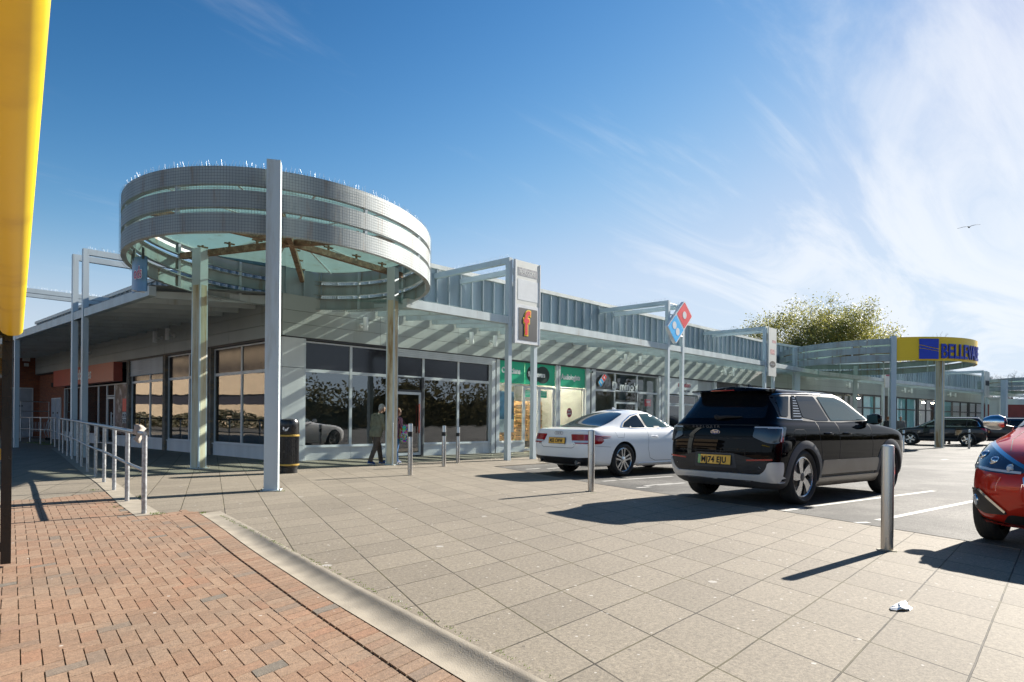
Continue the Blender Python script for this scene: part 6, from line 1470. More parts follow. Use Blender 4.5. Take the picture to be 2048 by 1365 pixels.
    # silver skirt: U shape
    sk = decal(bvh, 'r', [(-.90, .33), (-.905, .60), (-.83, .595), (-.80, .47), (-.74, .43), (.74, .43), (.80, .47), (.83, .595), (.905, .60), (.90, .33), (.60, .355), (-.60, .355)], 'silver_skirt', SILV, C, 1, .012, .03, .03, thick=.014)
    for s in (-1, 1): decal(bvh, 'y', [(-.80, .34), (-.80, .60), (-.60, .60), (-.58, .50), (-.60, .34)], 'silver_skirt', SILV, C, s, .012, .03, .03, thick=.01); decal(bvh, 'y', [(-.78, .24), (-.78, .34), (-.40, .36), (-.42, .24)], 'lower_corner', CLADG, C, s, .006, .02, .03, thick=.012)
    decal(bvh, 'r', [(-.84, .24), (-.86, .32), (-.6, .345), (.6, .345), (.86, .32), (.84, .24)], 'lower_bumper', CLADG, C, 1, .008, .02, .04, thick=.012)
    m = MB(); h, _ = shoot(bvh, 't', .05, 0); m.hexa([(-.02, -.02, h.z - .01), (.14, -.02, h.z - .01), (.14, .02, h.z - .01), (-.02, .02, h.z - .01), (-.01, -.006, h.z + .055), (.03, -.006, h.z + .05), (.03, .006, h.z + .05), (-.01, .006, h.z + .055)]); local_obj(m, 'roof_antenna', PBLACK, C)
    decal(bvh, 'f', [(-.62, 1.17), (-.52, 1.48), (.52, 1.48), (.62, 1.17)], 'windscreen', CGLASST, C, 1, .005, .05)
    decal(bvh, 'f', [(-.80, .72), (-.80, .86), (.80, .86), (.80, .72)], 'front_lamp_bar', LAMPC, C, 1, .008, .03)
    for ax in (0, 2.77):
        for s in (-1, 1): wheel(C, ax, s * .80, s, .378, .245, .280, 'ev')
    return C, body
def coupe():
    C = new_car('white two door coupe with dusty rear bumper and wide red tail lamps', 'car', Vector((0, 0, 0)), 0, -9.5, (1, 1, 1))
    axle_z[0] = .335
    L = [(.20, -.75, 3.40, .80, .25, .3), (.25, -.98, 3.50, .87, .24, .34), (.36, -1.05, 3.56, .905, .26, .40), (.52, -1.085, 3.58, .922, .28, .42), (.66, -1.075, 3.57, .925, .28, .42), (.76, -1.045, 3.48, .920, .28, .42),
         (.845, -1.02, 3.20, .905, .28, .46), (.890, -1.01, 2.80, .888, .26, .46), (.925, -.995, 2.35, .862, .24, .40), (.950, -.965, 2.12, .835, .22, .36), (.970, -.70, 2.04, .815, .25, .30),
         (.995, -.42, 1.96, .795, .25, .30), (1.10, -.05, 1.72, .745, .24, .30), (1.22, .33, 1.44, .680, .22, .28), (1.30, .62, 1.22, .620, .20, .25), (1.335, .78, 1.05, .56, .10, .12)]
    L[13] = (1.22, .15, 1.46, .690, .24, .28); L[12] = (1.10, -.16, 1.74, .750, .25, .30); L[14] = (1.30, .40, 1.24, .635, .22, .25); L[15] = (1.340, .62, 1.02, .575, .14, .16)
    body, bvh = car_body(L, (0, 2.75), .375, .925, 1.372, C, PWHITE)
    for s in (-1, 1):
        decal(bvh, 'y', [(-.02, .985), (.10, 1.10), (.40, 1.235), (.75, 1.300), (1.05, 1.305), (1.35, 1.24), (1.88, 1.00), (1.2, .960), (.4, .955)], 'chrome_surround', CHROME, C, s, .004, .04)
        decal(bvh, 'y', [(.02, .990), (.13, 1.095), (.42, 1.222), (.75, 1.285), (1.04, 1.290), (1.33, 1.225), (1.80, 1.00), (1.2, .972), (.4, .968)], 'window_rubber', TRIM, C, s, .006, .04)
        decal(bvh, 'y', [(.06, .995), (.16, 1.090), (.44, 1.210), (.62, 1.250), (.76, .985), (.4, .980)], 'rear_side_glass', CGLASS, C, s, .008, .03)
        decal(bvh, 'y', [(.83, .985), (.70, 1.268), (1.03, 1.278), (1.31, 1.215), (1.74, 1.00), (1.2, .984)], 'door_glass', CGLASST, C, s, .008, .03)
        strip(bvh, 'y', [(.74, .975), (.76, .8), (.74, .55), (.82, .36), (1.0, .30), (1.95, .30), (2.08, .5), (2.06, .94)], .007, 'door_gap', CLADG, C, s, .0015)
        strip(bvh, 'y', [(-.26, .90), (-.20, .79), (-.02, .78), (.02, .88)], .005, 'filler_flap', CLADG, C, s, .0015)
        strip(bvh, 'y', [(-.42, .60), (-.75, .62), (-.98, .64)], .005, 'bumper_gap', CLADG, C, s, .0015)
        m = MB(); h, nn = shoot(bvh, 'y', .95, .80, s); m.tube([(.84, h.y + s * .005, .80), (.89, h.y + s * .035, .805), (1.0, h.y + s * .035, .805), (1.05, h.y + s * .005, .80)], [.01, .015, .015, .01], 8); local_obj(m, 'door_handle', PWHITE, C)
        tl = decal(bvh, 'r', [(s * .38, .845), (s * .43, .72), (s * .55, .66), (s * .88, .66), (s * .92, .80), (s * .86, .845)], 'tail_lamp', LAMPR, C, 1, .008, .02, .03, thick=.006)
        decal(bvh, 'y', [(-.92, .655), (-.92, .80), (-.66, .80), (-.62, .72), (-.70, .665)], 'tail_lamp', LAMPR, C, s, .008, .02, .03, thick=.006)
        strip(bvh, 'r', [(s * .45, .700), (s * .84, .705)], .035, 'reversing_lamp', LAMPC, tl, 1, .018)
        m = MB(); c = Vector((1.72, s * .99, 1.02)); m.lathe([(.001, -.10), (.05, -.09), (.07, -.03), (.07, .04), (.05, .09), (.001, .10)], 14, 0, lambda x, y, z: (c.x + x * .7, c.y + z, c.z + y * .8)); mo = local_obj(m, 'door_mirror', PWHITE, C); m = MB(); m.bar(c + Vector((0, -s * .15, -.05)), c + Vector((0, -s * .03, -.02)), .04, .03); local_obj(m, 'mirror_stalk', TRIM, mo)
        decal(bvh, 'y', [(.48, .215), (.50, .27), (2.30, .27), (2.32, .215)], 'sill_blade', PWHITE, C, s, .004, .02, thick=.02)
        m = MB(); m.tube([(-.98, s * .58, .30), (-1.07, s * .58, .29)], .045, 14); local_obj(m, 'exhaust_tip', CHROME, C)
        decal(bvh, 'f', [(s * .45, .60), (s * .50, .72), (s * .82, .76), (s * .84, .64)], 'headlamp', LAMPC, C, 1, .008, .02)
    # sloping rear glass is projected from above
    decal(bvh, 't', [(-.56, -.60), (-.56, .60), (-.02, .60), (.34, .52), (.42, .30), (.42, -.30), (.34, -.52), (-.02, -.60)], 'rear_window', CGLASS, C, 1, .006, .06)
    decal(bvh, 't', [(1.16, -.50), (1.20, 0), (1.16, .50), (1.86, .62), (1.92, 0), (1.86, -.62)], 'windscreen', CGLASST, C, 1, .006, .06)
    strip(bvh, 'r', [(-.64, .84), (-.50, .60), (-.44, .575), (.44, .575), (.50, .60), (.64, .84)], .008, 'boot_gap', CLADG, C, 1, .0015)
    strip(bvh, 't', [(-.62, -.66), (-.86, -.80)], .006, 'boot_gap', CLADG, C, 1, .0015); strip(bvh, 't', [(-.62, .66), (-.86, .80)], .006, 'boot_gap', CLADG, C, 1, .0015)
    decal(bvh, 'r', [(-.36, .80), (-.40, .64), (.40, .64), (.36, .80)], 'plate_recess', PWHITE, C, 1, .003, .03)
    plate(C, bvh, 'x', 0, .715, .50, .112, 'M55 CWW', tiltpitch=.12, sx=.78)
    hit, nn = shoot(bvh, 'r', 0, .865)
    for k in range(4):
        m = MB(); cy = -.087 + k * .058; m.tube([(hit.x - .012 - .000 * k, cy + .038 * cos(t * pi / 12), .865 + .032 * sin(t * pi / 12)) for t in range(25)], .005, 6); local_obj(m, 'badge_ring', CHROME, C)
    text_obj('A5', .05, C, CHROME, frame_M((shoot(bvh, 'r', .5, .64)[0].x - .004, .60, .635), (0, -1, .0), (0, 0, 1)), ext=.002, bold=.001, sx=1.1, rel=False)
    text_obj('TDI', .032, C, CHROME, frame_M((shoot(bvh, 'r', -.55, .64)[0].x - .004, -.44, .635), (0, -1, .0), (0, 0, 1)), ext=.002, bold=.001, sx=1.1, rel=False)
    decal(bvh, 'r', [(-.80, .25), (-.84, .40), (-.60, .385), (.60, .385), (.84, .40), (.80, .25)], 'diffuser', TRIM, C, 1, .006, .03, .04, thick=.006)
    decal(bvh, 'r', [(-.42, .28), (-.46, .365), (.46, .365), (.42, .28)], 'diffuser_grille', BLACK, C, 1, .018, .02)
    m = MB(); h, _ = shoot(bvh, 't', .66, 0); m.hexa([(.58, -.014, h.z - .01), (.72, -.014, h.z - .01), (.72, .014, h.z - .01), (.58, .014, h.z - .01), (.58, -.004, h.z + .05), (.60, -.004, h.z + .05), (.60, .004, h.z + .05), (.58, .004, h.z + .05)]); local_obj(m, 'roof_antenna', PWHITE, C)
    for ax in (0, 2.75):
        for s in (-1, 1): wheel(C, ax, s * .80, s, .335, .245, .245, 'twin')
    return C
def hatch():
    C = new_car('metallic red hatchback nosing in at the right edge with its headlamp and fog lamp', 'car', Vector((0, 0, 0)), 0, 172, (1, 1, 1))
    axle_z[0] = .315
    L = [(.18, -.55, 3.02, .74, .25, .34), (.24, -.62, 3.20, .82, .25, .42), (.36, -.68, 3.27, .855, .25, .48), (.52, -.70, 3.285, .868, .25, .50), (.64, -.70, 3.25, .870, .25, .52), (.74, -.70, 3.17, .868, .25, .54),
         (.83, -.70, 3.02, .862, .25, .56), (.895, -.69, 2.78, .850, .25, .56), (.945, -.68, 2.46, .832, .24, .54), (.985, -.67, 2.18, .810, .24, .40), (1.01, -.66, 2.02, .792, .24, .32),
         (1.15, -.60, 1.72, .745, .24, .30), (1.30, -.52, 1.40, .690, .24, .30), (1.39, -.46, 1.12, .640, .22, .30), (1.43, -.40, .90, .59, .22, .30)]
    body, bvh = car_body(L, (0, 2.54), .355, .87, 1.462, C, PRED)
    decal(bvh, 't', [(1.20, -.55), (1.27, 0), (1.20, .55), (1.88, .66), (2.04, 0), (1.88, -.66)], 'windscreen', CGLASST, C, 1, .006, .06)
    strip(bvh, 't', [(1.98, -.62), (2.5, -.60), (2.92, -.50)], .007, 'bonnet_gap', BLACK, C, 1, .0015); strip(bvh, 't', [(1.98, .62), (2.5, .60), (2.92, .50)], .007, 'bonnet_gap', BLACK, C, 1, .0015)
    for s in (-1, 1):
        decal(bvh, 'y', [(-.42, 1.02), (-.30, 1.33), (.9, 1.37), (1.15, 1.33), (1.85, 1.02)], 'side_glass', CGLASS, C, s, .006, .04)
        hd = decal(bvh, 'f', [(s * .26, .655), (s * .38, .705), (s * .60, .80), (s * .74, .875), (s * .80, .86), (s * .865, .74), (s * .84, .665), (s * .66, .635), (s * .42, .625)], 'headlamp', LENSB, C, 1, .006, .02, .03, thick=.006)
        decal(bvh, 'y', [(2.94, .69), (2.62, .85), (2.56, .80), (2.66, .70), (2.90, .64)], 'headlamp', LAMPC, C, s, .006, .02, .03, thick=.004)
        strip(bvh, 'f', [(s * .28, .665), (s * .42, .725), (s * .62, .815), (s * .75, .868)], .028, 'chrome_brow', CHROME, hd, 1, .016)
        strip(bvh, 'f', [(s * .34, .640), (s * .60, .650), (s * .82, .675)], .018, 'light_strip', LAMPC, hd, 1, .016)
        for yy, zz, r in ((.44, .672, .036), (.60, .725, .045), (.735, .765, .05)):
            h, nn = shoot(bvh, 'f', s * yy, zz); m = MB(); n = nn.normalized(); u = n.orthogonal().normalized(); v = n.cross(u)
            for rr, oo in ((r, .016), (r * .85, .026), (r * .5, .034), (.001, .037)): pass
            m.lathe([(r, .014), (r * .93, .022), (r * .8, .020)], 20, 0, lambda a, b, z: tuple(h + u * a + v * b + n * z)); local_obj(m, 'lamp_bezel', CHROME, hd)
            m = MB(); m.lathe([(r * .8, .016), (r * .6, .030), (r * .3, .038), (.001, .040)], 20, 0, lambda a, b, z: tuple(h + u * a + v * b + n * z)); local_obj(m, 'projector', LAMPIN if yy > .5 else LAMPC, hd)
        fg = decal(bvh, 'f', [(s * .45, .30), (s * .50, .33), (s * .70, .47), (s * .81, .475), (s * .835, .40), (s * .80, .325), (s * .66, .285)], 'fog_lamp_recess', TRIM, C, 1, .006, .03, .03, thick=.004)
        strip(bvh, 'f', [(s * .80, .480), (s * .70, .478), (s * .56, .385), (s * .47, .32)], .020, 'chrome_blade', CHROME, fg, 1, .018)
        h, nn = shoot(bvh, 'f', s * .755, .385); u = nn.orthogonal().normalized(); v = nn.cross(u); m = MB(); m.lathe([(.046, .008), (.044, .018), (.02, .024), (.001, .025)], 24, 0, lambda a, b, z: tuple(h + u * a + v * b + nn * z)); local_obj(m, 'fog_lamp', LAMPC, fg)
        m = MB(); m.lathe([(.052, .006), (.050, .016), (.046, .014)], 24, 0, lambda a, b, z: tuple(h + u * a + v * b + nn * z)); local_obj(m, 'fog_lamp_ring', CHROME, fg)
        m = MB(); c = Vector((1.78, s * .97, 1.06)); m.lathe([(.001, -.115), (.055, -.10), (.085, -.03), (.088, .04), (.06, .10), (.001, .118)], 18, 0, lambda x, y, z: (c.x + x * .8, c.y + z, c.z + y * .85)); mo = local_obj(m, 'door_mirror', CHROME, C); m = MB(); m.bar(c + Vector((0, -s * .17, -.06)), c + Vector((0, -s * .03, -.03)), .05, .04); local_obj(m, 'mirror_stalk', TRIM, mo)
        strip(bvh, 'y', [(.55, 1.0), (.56, .6), (.6, .3)], .008, 'door_gap', BLACK, C, s); strip(bvh, 'y', [(1.72, .98), (1.78, .6), (1.76, .3)], .008, 'door_gap', BLACK, C, s)
    gr = decal(bvh, 'f', [(-.24, .42), (-.30, .60), (-.22, .68), (.22, .68), (.30, .60), (.24, .42)], 'grille', BLACK, C, 1, .008, .05)
    strip(bvh, 'f', [(-.25, .41), (-.31, .60), (-.22, .69), (.22, .69), (.31, .60), (.25, .41), (-.25, .41)], .03, 'grille_surround', CHROME, gr, 1, .014)
    decal(bvh, 'f', [(-.52, .22), (-.44, .30), (.44, .30), (.52, .22)], 'lower_intake', BLACK, C, 1, .006, .03)
    strip(bvh, 'f', [(-.78, .235), (-.5, .21), (.5, .21), (.78, .235)], .022, 'lower_lip', PRED, C, 1, .02)
    for ax in (0, 2.54):
        for s in (-1, 1): wheel(C, ax, s * .75, s, .315, .20, .215, 'plain')
    return C
def estate(label, mt, first_=None):
    C = new_car(label, 'car', Vector((0, 0, 0)), 0, 0, (1, 1, 1)); axle_z[0] = .36
    L = [(.24, -.70, 3.45, .80, .25, .3), (.30, -.90, 3.60, .88, .2, .34), (.5, -.98, 3.70, .93, .2, .36), (.75, -.985, 3.71, .935, .2, .36), (.92, -.96, 3.66, .925, .2, .38), (1.0, -.945, 3.3, .91, .2, .4), (1.05, -.93, 2.8, .885, .2, .38), (1.08, -.92, 2.56, .86, .2, .32),
         (1.28, -.85, 2.2, .80, .2, .3), (1.46, -.72, 1.82, .74, .2, .3), (1.57, -.62, 1.5, .68, .2, .3), (1.61, -.56, 1.3, .63, .2, .3)]
    body, bvh = car_body(L, (0, 2.79), .41, .93, 1.66, C, mt)
    for s in (-1, 1):
        decal(bvh, 'y', [(-.68, 1.12), (-.52, 1.42), (-.2, 1.54), (1.45, 1.54), (2.3, 1.11)], 'chrome_surround', CHROME, C, s, .004, .06)
        decal(bvh, 'y', [(-.62, 1.135), (-.48, 1.40), (-.2, 1.515), (1.42, 1.515), (2.2, 1.135)], 'side_glass', CGLASS, C, s, .007, .06)
        for ln in ([(.02, 1.12), (-.02, 1.5)], [(1.04, 1.12), (.98, 1.5)]): strip(bvh, 'y', ln, .05, 'door_pillar', TRIM, C, s, .010)
        for ln in ([(.5, 1.1), (.45, .5)], [(1.05, 1.1), (1.05, .4)], [(2.1, 1.1), (2.1, .4)]): strip(bvh, 'y', ln, .01, 'door_gap', BLACK, C, s)
        decal(bvh, 'y', [(.42, .25), (.45, .42), (2.35, .42), (2.38, .25)], 'sill_trim', CLADG, C, s, .004, .02, thick=.01)
        for ax in (0, 2.79): arch(bvh, C, ax, .41, .05, CLADG, s, -5, 185, th=.01)
        decal(bvh, 'r', [(s * .42, .90), (s * .50, .80), (s * .90, .86), (s * .92, 1.00), (s * .6, .98)], 'tail_lamp', LAMPR, C, 1, .008, .02, .03); decal(bvh, 'y', [(-.85, .88), (-.85, 1.02), (-.62, 1.0)], 'tail_lamp', LAMPR, C, s, .008, .02, .03)
        strip(bvh, 'r', [(s * .5, .55), (s * .85, .56)], .03, 'reflector', LAMPR, C, 1, .01)
        m = MB(); c = Vector((2.0, s * 1.0, 1.12)); m.lathe([(.001, -.1), (.06, -.08), (.08, 0), (.06, .08), (.001, .1)], 12, 0, lambda x, y, z: (c.x + x * .7, c.y + z, c.z + y * .9)); local_obj(m, 'door_mirror', mt, C)
        m = MB(); m.tube([(-.5, s * .60, 1.63), (-.4, s * .60, 1.68), (1.3, s * .58, 1.68), (1.5, s * .58, 1.60)], .014, 6); local_obj(m, 'roof_rail', CHROME, C)
    decal(bvh, 'r', [(-.62, 1.14), (-.52, 1.48), (.52, 1.48), (.62, 1.14)], 'rear_window', CGLASS, C, 1, .006, .05)
    decal(bvh, 't', [(1.5, -.55), (1.58, 0), (1.5, .55), (2.3, .68), (2.42, 0), (2.3, -.68)], 'windscreen', CGLASS, C, 1, .006, .06)
    plate(C, bvh, 'x', 0, .82, .50, .11, 'DK19 VNC')
    for s in (-1, 1): decal(bvh, 'f', [(s * .5, .78), (s * .45, .88), (s * .86, .92), (s * .88, .82)], 'headlamp', LAMPC, C, 1, .008, .02)
    for ax in (0, 2.79):
        for s in (-1, 1): wheel(C, ax, s * .80, s, .36, .24, .25, 'plain')
    return C
def place(C, rear_wheel_px, heading, side, scale, half=.80 + .12):
    """stand the car so the outer foot of one rear wheel (side -1 right, +1 left) is at the given ground point"""
    p = G(*rear_wheel_px, -.02); h = radians(heading); u = Vector((cos(h), sin(h), 0)); v = Vector((-sin(h), cos(h), 0)); p = p - v * (side * half * scale[1])
    C.location = (p.x, p.y, -.02); C.rotation_euler = (0, 0, h); C.scale = scale
S, sbody = suv_ev(); place(S, (1609, 1010), -9.3, -1, (1.03, 1.03, 1.09))
A = coupe(); place(A, (1249, 953.5), -9.3, -1, (1.06, 1.06, 1.10))
Hc = hatch(); p = G(1990, 1078, -.02); hh = radians(171); u = Vector((cos(hh), sin(hh), 0)); v = Vector((-sin(hh), cos(hh), 0))
Hc.rotation_euler = (0, 0, hh); Hc.scale = (1.06, 1.04, 1.18); q = p - u * 2.54 * 1.04 + v * .75 * 1.04; Hc.location = (q.x, q.y, -.02)
E1 = estate('black estate sport utility car parked side on under the yellow canopy', PNAVY); q = G(1933, 892.5, -.02); h = radians(95); u = Vector((cos(h), sin(h), 0)); v = Vector((-sin(h), cos(h), 0)); q = q - v * .9
E1.location = (q.x, q.y, -.02); E1.rotation_euler = (0, 0, h); E1.scale = (1.0, 1.0, 1.0)
E2 = copy_tree(E1); E2['label'] = 'second dark car mostly hidden behind the black estate at the far right'; q = E1.location + Vector((3.6, -2.6, 0)); E2.location = q
def reflect_car(src, x, y, hd, lab):
    c = copy_tree(src); c.location = (x, y, -.02); c.rotation_euler = (0, 0, radians(hd)); c['label'] = lab
reflect_car(A, 1.6, -20.3, -10, 'white coupe beyond the right edge of the picture, next to the red hatchback')
reflect_car(E1, 2.0, -23.2, -10, 'black estate beyond the right edge of the picture, second from the red hatchback')
reflect_car(A, 2.6, -26.2, 170, 'white coupe beyond the right edge of the picture, third from the red hatchback')
reflect_car(A, 8.0, -24.5, 75, 'white coupe standing across the lane beyond the right edge, the one at an angle')
reflect_car(E1, 13.5, -25.5, 170, 'black estate standing farthest beyond the right edge across the lane')
# ---------------------------------------------------------------- people
SKIN = mat('skin', (0.42, 0.24, 0.17), .55, 0, .06, 6, coord='OBJ')
def remesh(m, name, mt, parent, vox=.014, sm=4):
    o = local_obj(m, name, mt, parent); o.parent = None
    r = o.modifiers.new('r', 'REMESH'); r.mode = 'VOXEL'; r.voxel_size = vox; s = o.modifiers.new('s', 'SMOOTH'); s.factor = .6; s.iterations = sm
    bake(o); o.parent = parent; o.data.polygons.foreach_set('use_smooth', [True] * len(o.data.polygons)); return o
def ball(m, c, r, n=12):
    if not isinstance(r, (tuple, list)): r = (r, r, r)
    m.lathe([(max(.001, sin(pi * i / 8)), -cos(pi * i / 8)) for i in range(9)], n, 0, lambda x, y, z: (c[0] + x * r[0], c[1] + y * r[1], c[2] + z * r[2]))
def hand(m, w, d, side, s=1.0):
    """palm with four fingers and a thumb hanging from wrist w along direction d, slightly curled"""
    w = Vector(w); d = Vector(d).normalized(); fwd = Vector((1, 0, 0)); fwd = (fwd - d * fwd.dot(d)).normalized(); lat = d.cross(fwd)
    m.tube([w, w + d * .045 * s, w + d * .085 * s], [.024 * s, .036 * s, .034 * s], 8)
    for k, (o_, L) in enumerate(((.030, .062), (.010, .072), (-.010, .068), (-.029, .052))):
        b = w + d * .085 * s + fwd * o_ * s; c1 = b + d * L * .55 * s - lat * side * .006 * s; c2 = c1 + d * L * .4 * s - lat * side * .022 * s
        m.tube([b - d * .02, b, c1, c2], [.0095 * s, .0095 * s, .0085 * s, .007 * s], 6)
    b = w + d * .03 * s + fwd * .03 * s; m.tube([b, b + d * .03 * s + fwd * .028 * s, b + d * .062 * s + fwd * .034 * s], [.012 * s, .010 * s, .008 * s], 6)
def person(label, loc, heading, H, top, trouser, shoe, hairc, lean=.06, stride=.28, arms=(-.15, .2), vox=.014, hood=True, hair='short', long_top=.0, elbow=.5, headturn=0.0, belly=.0):
    o = thing('person', label, 'person', loc, radians(heading)); k = H / 1.75; o.scale = (k, k, k)
    hip = Vector((0, 0, .93)); chest = Vector((lean * .7, 0, 1.28)); neck = Vector((lean * 1.25, 0, 1.48)); head = Vector((lean * 1.25 + .05 + lean * .5, 0, 1.635))
    legs = {}
    for s, f in ((1, stride), (-1, -stride)):
        h = Vector((0, s * .09, .90)); an = Vector((f * 1.0, s * .085, .09 if f > 0 else .12)); kn = (h + an) / 2 + Vector((.07 if f < 0 else .05, 0, .02)); legs[s] = (h, kn, an)
    ar = {}
    for s, a in ((1, arms[0]), (-1, arms[1])):
        sh = chest + Vector((.0, s * .185, .13)); el = sh + Vector((sin(a) * .29, s * .05, -cos(a) * .29)); b = a + elbow; wr = el + Vector((sin(b) * .25, -s * .01, -cos(b) * .25)); ar[s] = (sh, el, wr)
    # body: one continuous skin surface
    m = MB(); m.tube([hip - Vector((0, 0, .06)), hip, (hip + chest) / 2, chest, neck - Vector((0, 0, .05))], [.08, .09, .085, .10, .05], 12); m.tube([neck - Vector((0, 0, .08)), neck, head - Vector((.02, 0, .05))], [.06, .056, .055], 10)
    ball(m, head, (.095, .076, .115)); ball(m, head + Vector((.035, 0, -.055)), (.06, .052, .065)); ball(m, head + Vector((.10, 0, -.015)), (.022, .014, .026))
    for s in (1, -1):
        ball(m, head + Vector((.0, s * .078, -.01)), (.020, .012, .032)); ball(m, head + Vector((.075, s * .032, .028)), (.014, .016, .010))
        m.tube([head + Vector((.088, -s * .022, -.062)), head + Vector((.096, 0, -.06))], .010, 6)
        m.tube([neck - Vector((0, 0, .08)), ar[s][0]], [.05, .045], 8); m.tube(ar[s], [.040, .032, .026], 8); hand(m, ar[s][2], ar[s][2] - ar[s][1], s); m.tube(legs[s], [.08, .055, .04], 8)
        a = legs[s][2]; m.tube([a, a + Vector((.05, 0, -.05))], [.04, .035], 8)
    remesh(m, 'body', SKIN, o, .009, 3)
    # jacket
    m = MB(); b = .02 + belly
    for dy in (-.075, 0, .075): m.tube([Vector((0, dy, .80 - long_top)), Vector((.0, dy, .93)), Vector((lean * .4 + b, dy, 1.10)), chest + Vector((0, dy, 0)), chest + Vector((-.01, dy * .8, .13))], [.135, .14, .14, .135, .10], 12)
    if hood: m.tube([neck + Vector((-.075, -.07, -.02)), neck + Vector((-.105, 0, -.035)), neck + Vector((-.075, .07, -.02))], [.04, .055, .04], 8)
    m.tube([neck + Vector((0, 0, -.10)), neck + Vector((0, 0, -.01))], [.10, .075], 10)
    jk = remesh(m, 'jacket', top, o, vox, 3)
    for s in (1, -1):
        sh, el, wr = ar[s]; m = MB(); a_ = chest + Vector((0, s * .11, .13)); m.tube([a_, a_.lerp(sh, .5), sh, sh.lerp(el, .5), el, el.lerp(wr, .5), wr - (wr - el) * .06], [.075, .084, .080, .070, .064, .058, .050], 12); local_obj(m, 'sleeve', top, jk, angle=80)
    m = MB(); m.tube([hip + Vector((0, 0, .05)), hip - Vector((0, 0, .08))], [.125, .135], 12)
    for s in (1, -1): h, kn, an = legs[s]; m.tube([h + Vector((0, -s * .01, 0)), (h + kn) / 2, kn, (kn + an) / 2, an + Vector((0, 0, -.03))], [.115, .10, .080, .070, .068], 10)
    remesh(m, 'trousers', trouser, o, vox, 3)
    for s in (1, -1):
        a = legs[s][2]; toe = Vector((.19, 0, -.055)) if a.x > 0 else Vector((.17, 0, -.085)); base = Vector((a.x, a.y, a.z))
        m = MB(); m.tube([base + Vector((-.07, 0, -.04)), base + Vector((0, 0, -.03)), base + toe * .55 + Vector((0, 0, .0)), base + toe], [.036, .046, .042, .030], 10); q = remesh(m, 'shoe', shoe, o, .012, 2)
        m = MB(); m.bar(base + Vector((-.075, 0, -.072)), base + toe + Vector((.012, 0, -.030)), .066, .014); local_obj(m, 'sole', WHITE, q, smooth=False)
    m = MB()
    if hair != 'none': ball(m, head + Vector((-.018, 0, .028)), (.096, .083, .105)); m.tube([head + Vector((-.07, 0, -.0)), head + Vector((-.06, 0, -.07 if hair == 'short' else -.24))], [.065, .05], 10); remesh(m, 'hair', hairc, o, .010, 2)
    return o
OLIVE = mat('olive jacket cloth', (0.17, 0.17, 0.115), .85, 0, .2, 7, bump=.4, bscale=14, coord='OBJ'); TAUPE = mat('dark taupe trousers', (0.085, 0.065, 0.05), .85, 0, .2, 8, bump=.4, bscale=12, coord='OBJ')
NAVYS = mat('blue trainers', (0.02, 0.06, 0.22), .6, 0, .1, 8, coord='OBJ'); GREYH = mat('short grey hair', (0.42, 0.41, 0.40), .8, 0, .3, 40, coord='OBJ'); JEAN = mat('blue jeans', (0.04, 0.14, 0.32), .8, 0, .25, 8, coord='OBJ')
GREYT = mat('grey hooded top', (0.13, 0.14, 0.15), .85, 0, .15, 8, coord='OBJ'); BRH = mat('dark hair', (0.05, 0.035, 0.03), .7, 0, .2, 30, coord='OBJ'); AUB = mat('auburn hair', (0.22, 0.09, 0.04), .7, 0, .2, 30, coord='OBJ'); DRK = mat('dark coat', (0.03, 0.03, 0.035), .85, coord='OBJ'); REDC = mat('red cloth', (0.55, 0.04, 0.03), .8, coord='OBJ')
def floral():
    m = bpy.data.materials.new('floral cloth'); m.use_nodes = True; t = m.node_tree; b = t.nodes['Principled BSDF']; tc = N(t, 'ShaderNodeTexCoord'); v = N(t, 'ShaderNodeTexVoronoi'); v.inputs['Scale'].default_value = 26
    t.links.new(tc.outputs['Object'], v.inputs['Vector']); h = N(t, 'ShaderNodeHueSaturation'); h.inputs['Saturation'].default_value = 1.15; h.inputs['Value'].default_value = .55; t.links.new(v.outputs['Color'], h.inputs['Color']); t.links.new(h.outputs[0], b.inputs['Base Color']); b.inputs['Roughness'].default_value = .8; return m
def stripes():
    m = bpy.data.materials.new('striped wrap'); m.use_nodes = True; t = m.node_tree; b = t.nodes['Principled BSDF']; tc = N(t, 'ShaderNodeTexCoord'); w = N(t, 'ShaderNodeTexWave'); w.inputs['Scale'].default_value = 9; w.inputs['Distortion'].default_value = 3
    t.links.new(tc.outputs['Object'], w.inputs['Vector']); t.links.new(mixc(t, ramp(t, w.outputs[0], .4, .6), (0.03, 0.015, 0.03), (0.45, 0.20, 0.25)), b.inputs['Base Color']); b.inputs['Roughness'].default_value = .85; return m
q = G(751, 929.5); person('grey haired man in olive hooded jacket and brown trousers walking past the empty shop', (q.x, q.y, 0), 2, 1.60, OLIVE, TAUPE, NAVYS, GREYH, lean=.10, stride=.27, arms=(-.10, .15), elbow=.55, belly=.02)
q = G(789, 928); w = person('person in striped wrap and blue jeans half hidden behind the stained column', (q.x, q.y, 0), 5, 1.50, stripes(), JEAN, mat('pale trainers', (.45, .5, .65), .6, coord='OBJ'), AUB, lean=.06, stride=.16, arms=(.0, .1), hood=False, hair='long')
m = MB()
bx, by = q.x + .16, q.y - .22
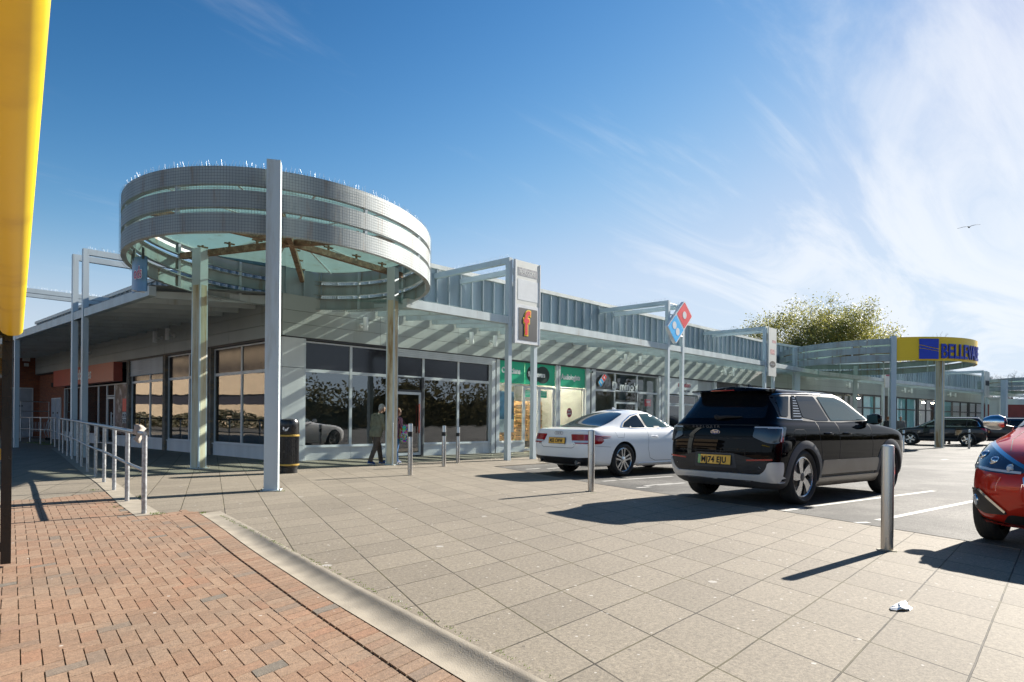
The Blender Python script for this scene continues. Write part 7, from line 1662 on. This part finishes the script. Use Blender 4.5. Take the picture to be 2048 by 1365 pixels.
m.lathe([(.001, -.26), (.10, -.25), (.17, -.18), (.20, -.02), (.17, .14), (.12, .22), (.10, .24), (.001, .24)], 16, 0, lambda x, y, z: (bx + x * .9, by + y * .45, .82 + z)); fb = m.obj('shoulder_bag', floral(), None, loc=(bx, by, .55), smooth=True); meta(fb, 'bright floral shoulder bag carried by the half hidden person', 'bag')
m = MB(); m.tube([(bx - .08, by, 1.02), (bx - .10, by + .06, 1.22), (bx - .02, by + .1, 1.22), (bx + .08, by, 1.02)], .01, 6); m.obj('strap', BRH, fb)
q = G(1800.5, 884.5); person('person in grey top and jeans standing by the teal windows far away', (q.x, q.y, 0), 200, 1.70, GREYT, JEAN, DRK, BRH, stride=.08, arms=(.1, .1), vox=.02)
q = G(1776, 887); person('person in dark clothes mostly hidden behind the near black car', (q.x, q.y, 0), 20, 1.66, DRK, DRK, DRK, AUB, stride=.15, vox=.02)
q = G(1894, 889.5); person('person in dark trousers half hidden behind the stained far column', (q.x, q.y, 0), 60, 1.6, REDC, DRK, DRK, GREYH, stride=.1, vox=.02)
m = MB(); p = q + Vector((.30, -.35, 0)); ball(m, (p.x, p.y, .98), (.17, .14, .22)); b_ = m.obj('carrier_bag', mat('cream bag', (.5, .42, .32), .7), None, loc=(p.x, p.y, .8), smooth=True); meta(b_, 'cream carrier bag held beside the far stained column', 'bag')
# lamps that are lit inside the shops
def lamps():
    E_ = bpy.data.materials.new('lit lamp'); E_.use_nodes = True; b = E_.node_tree.nodes['Principled BSDF']; b.inputs['Emission Color'].default_value = (1, .86, .66, 1); b.inputs['Emission Strength'].default_value = 45
    a0, a1 = sb(996), sb(1168)
    for i in range(4):
        s = a0 + .6 + (a1 - a0 - 1.2) * i / 3; m = MB(); m.box((s - .3, -1.5, 3.40), (s + .3, -1.2, 3.42), 0, FR); m.obj('ceiling_lamp', E_, main)
    far = [o for o in bpy.data.objects if o.name == 'far_retail_building'][0]
    for px in (1716, 1848, 1866):
        s = s2px(px, -1.0); m = MB(); m.box((s - .12, -1.1, 3.2), (s + .12, -.9, 3.26), 0, F2); m.obj('ceiling_lamp', E_, far)
lamps()
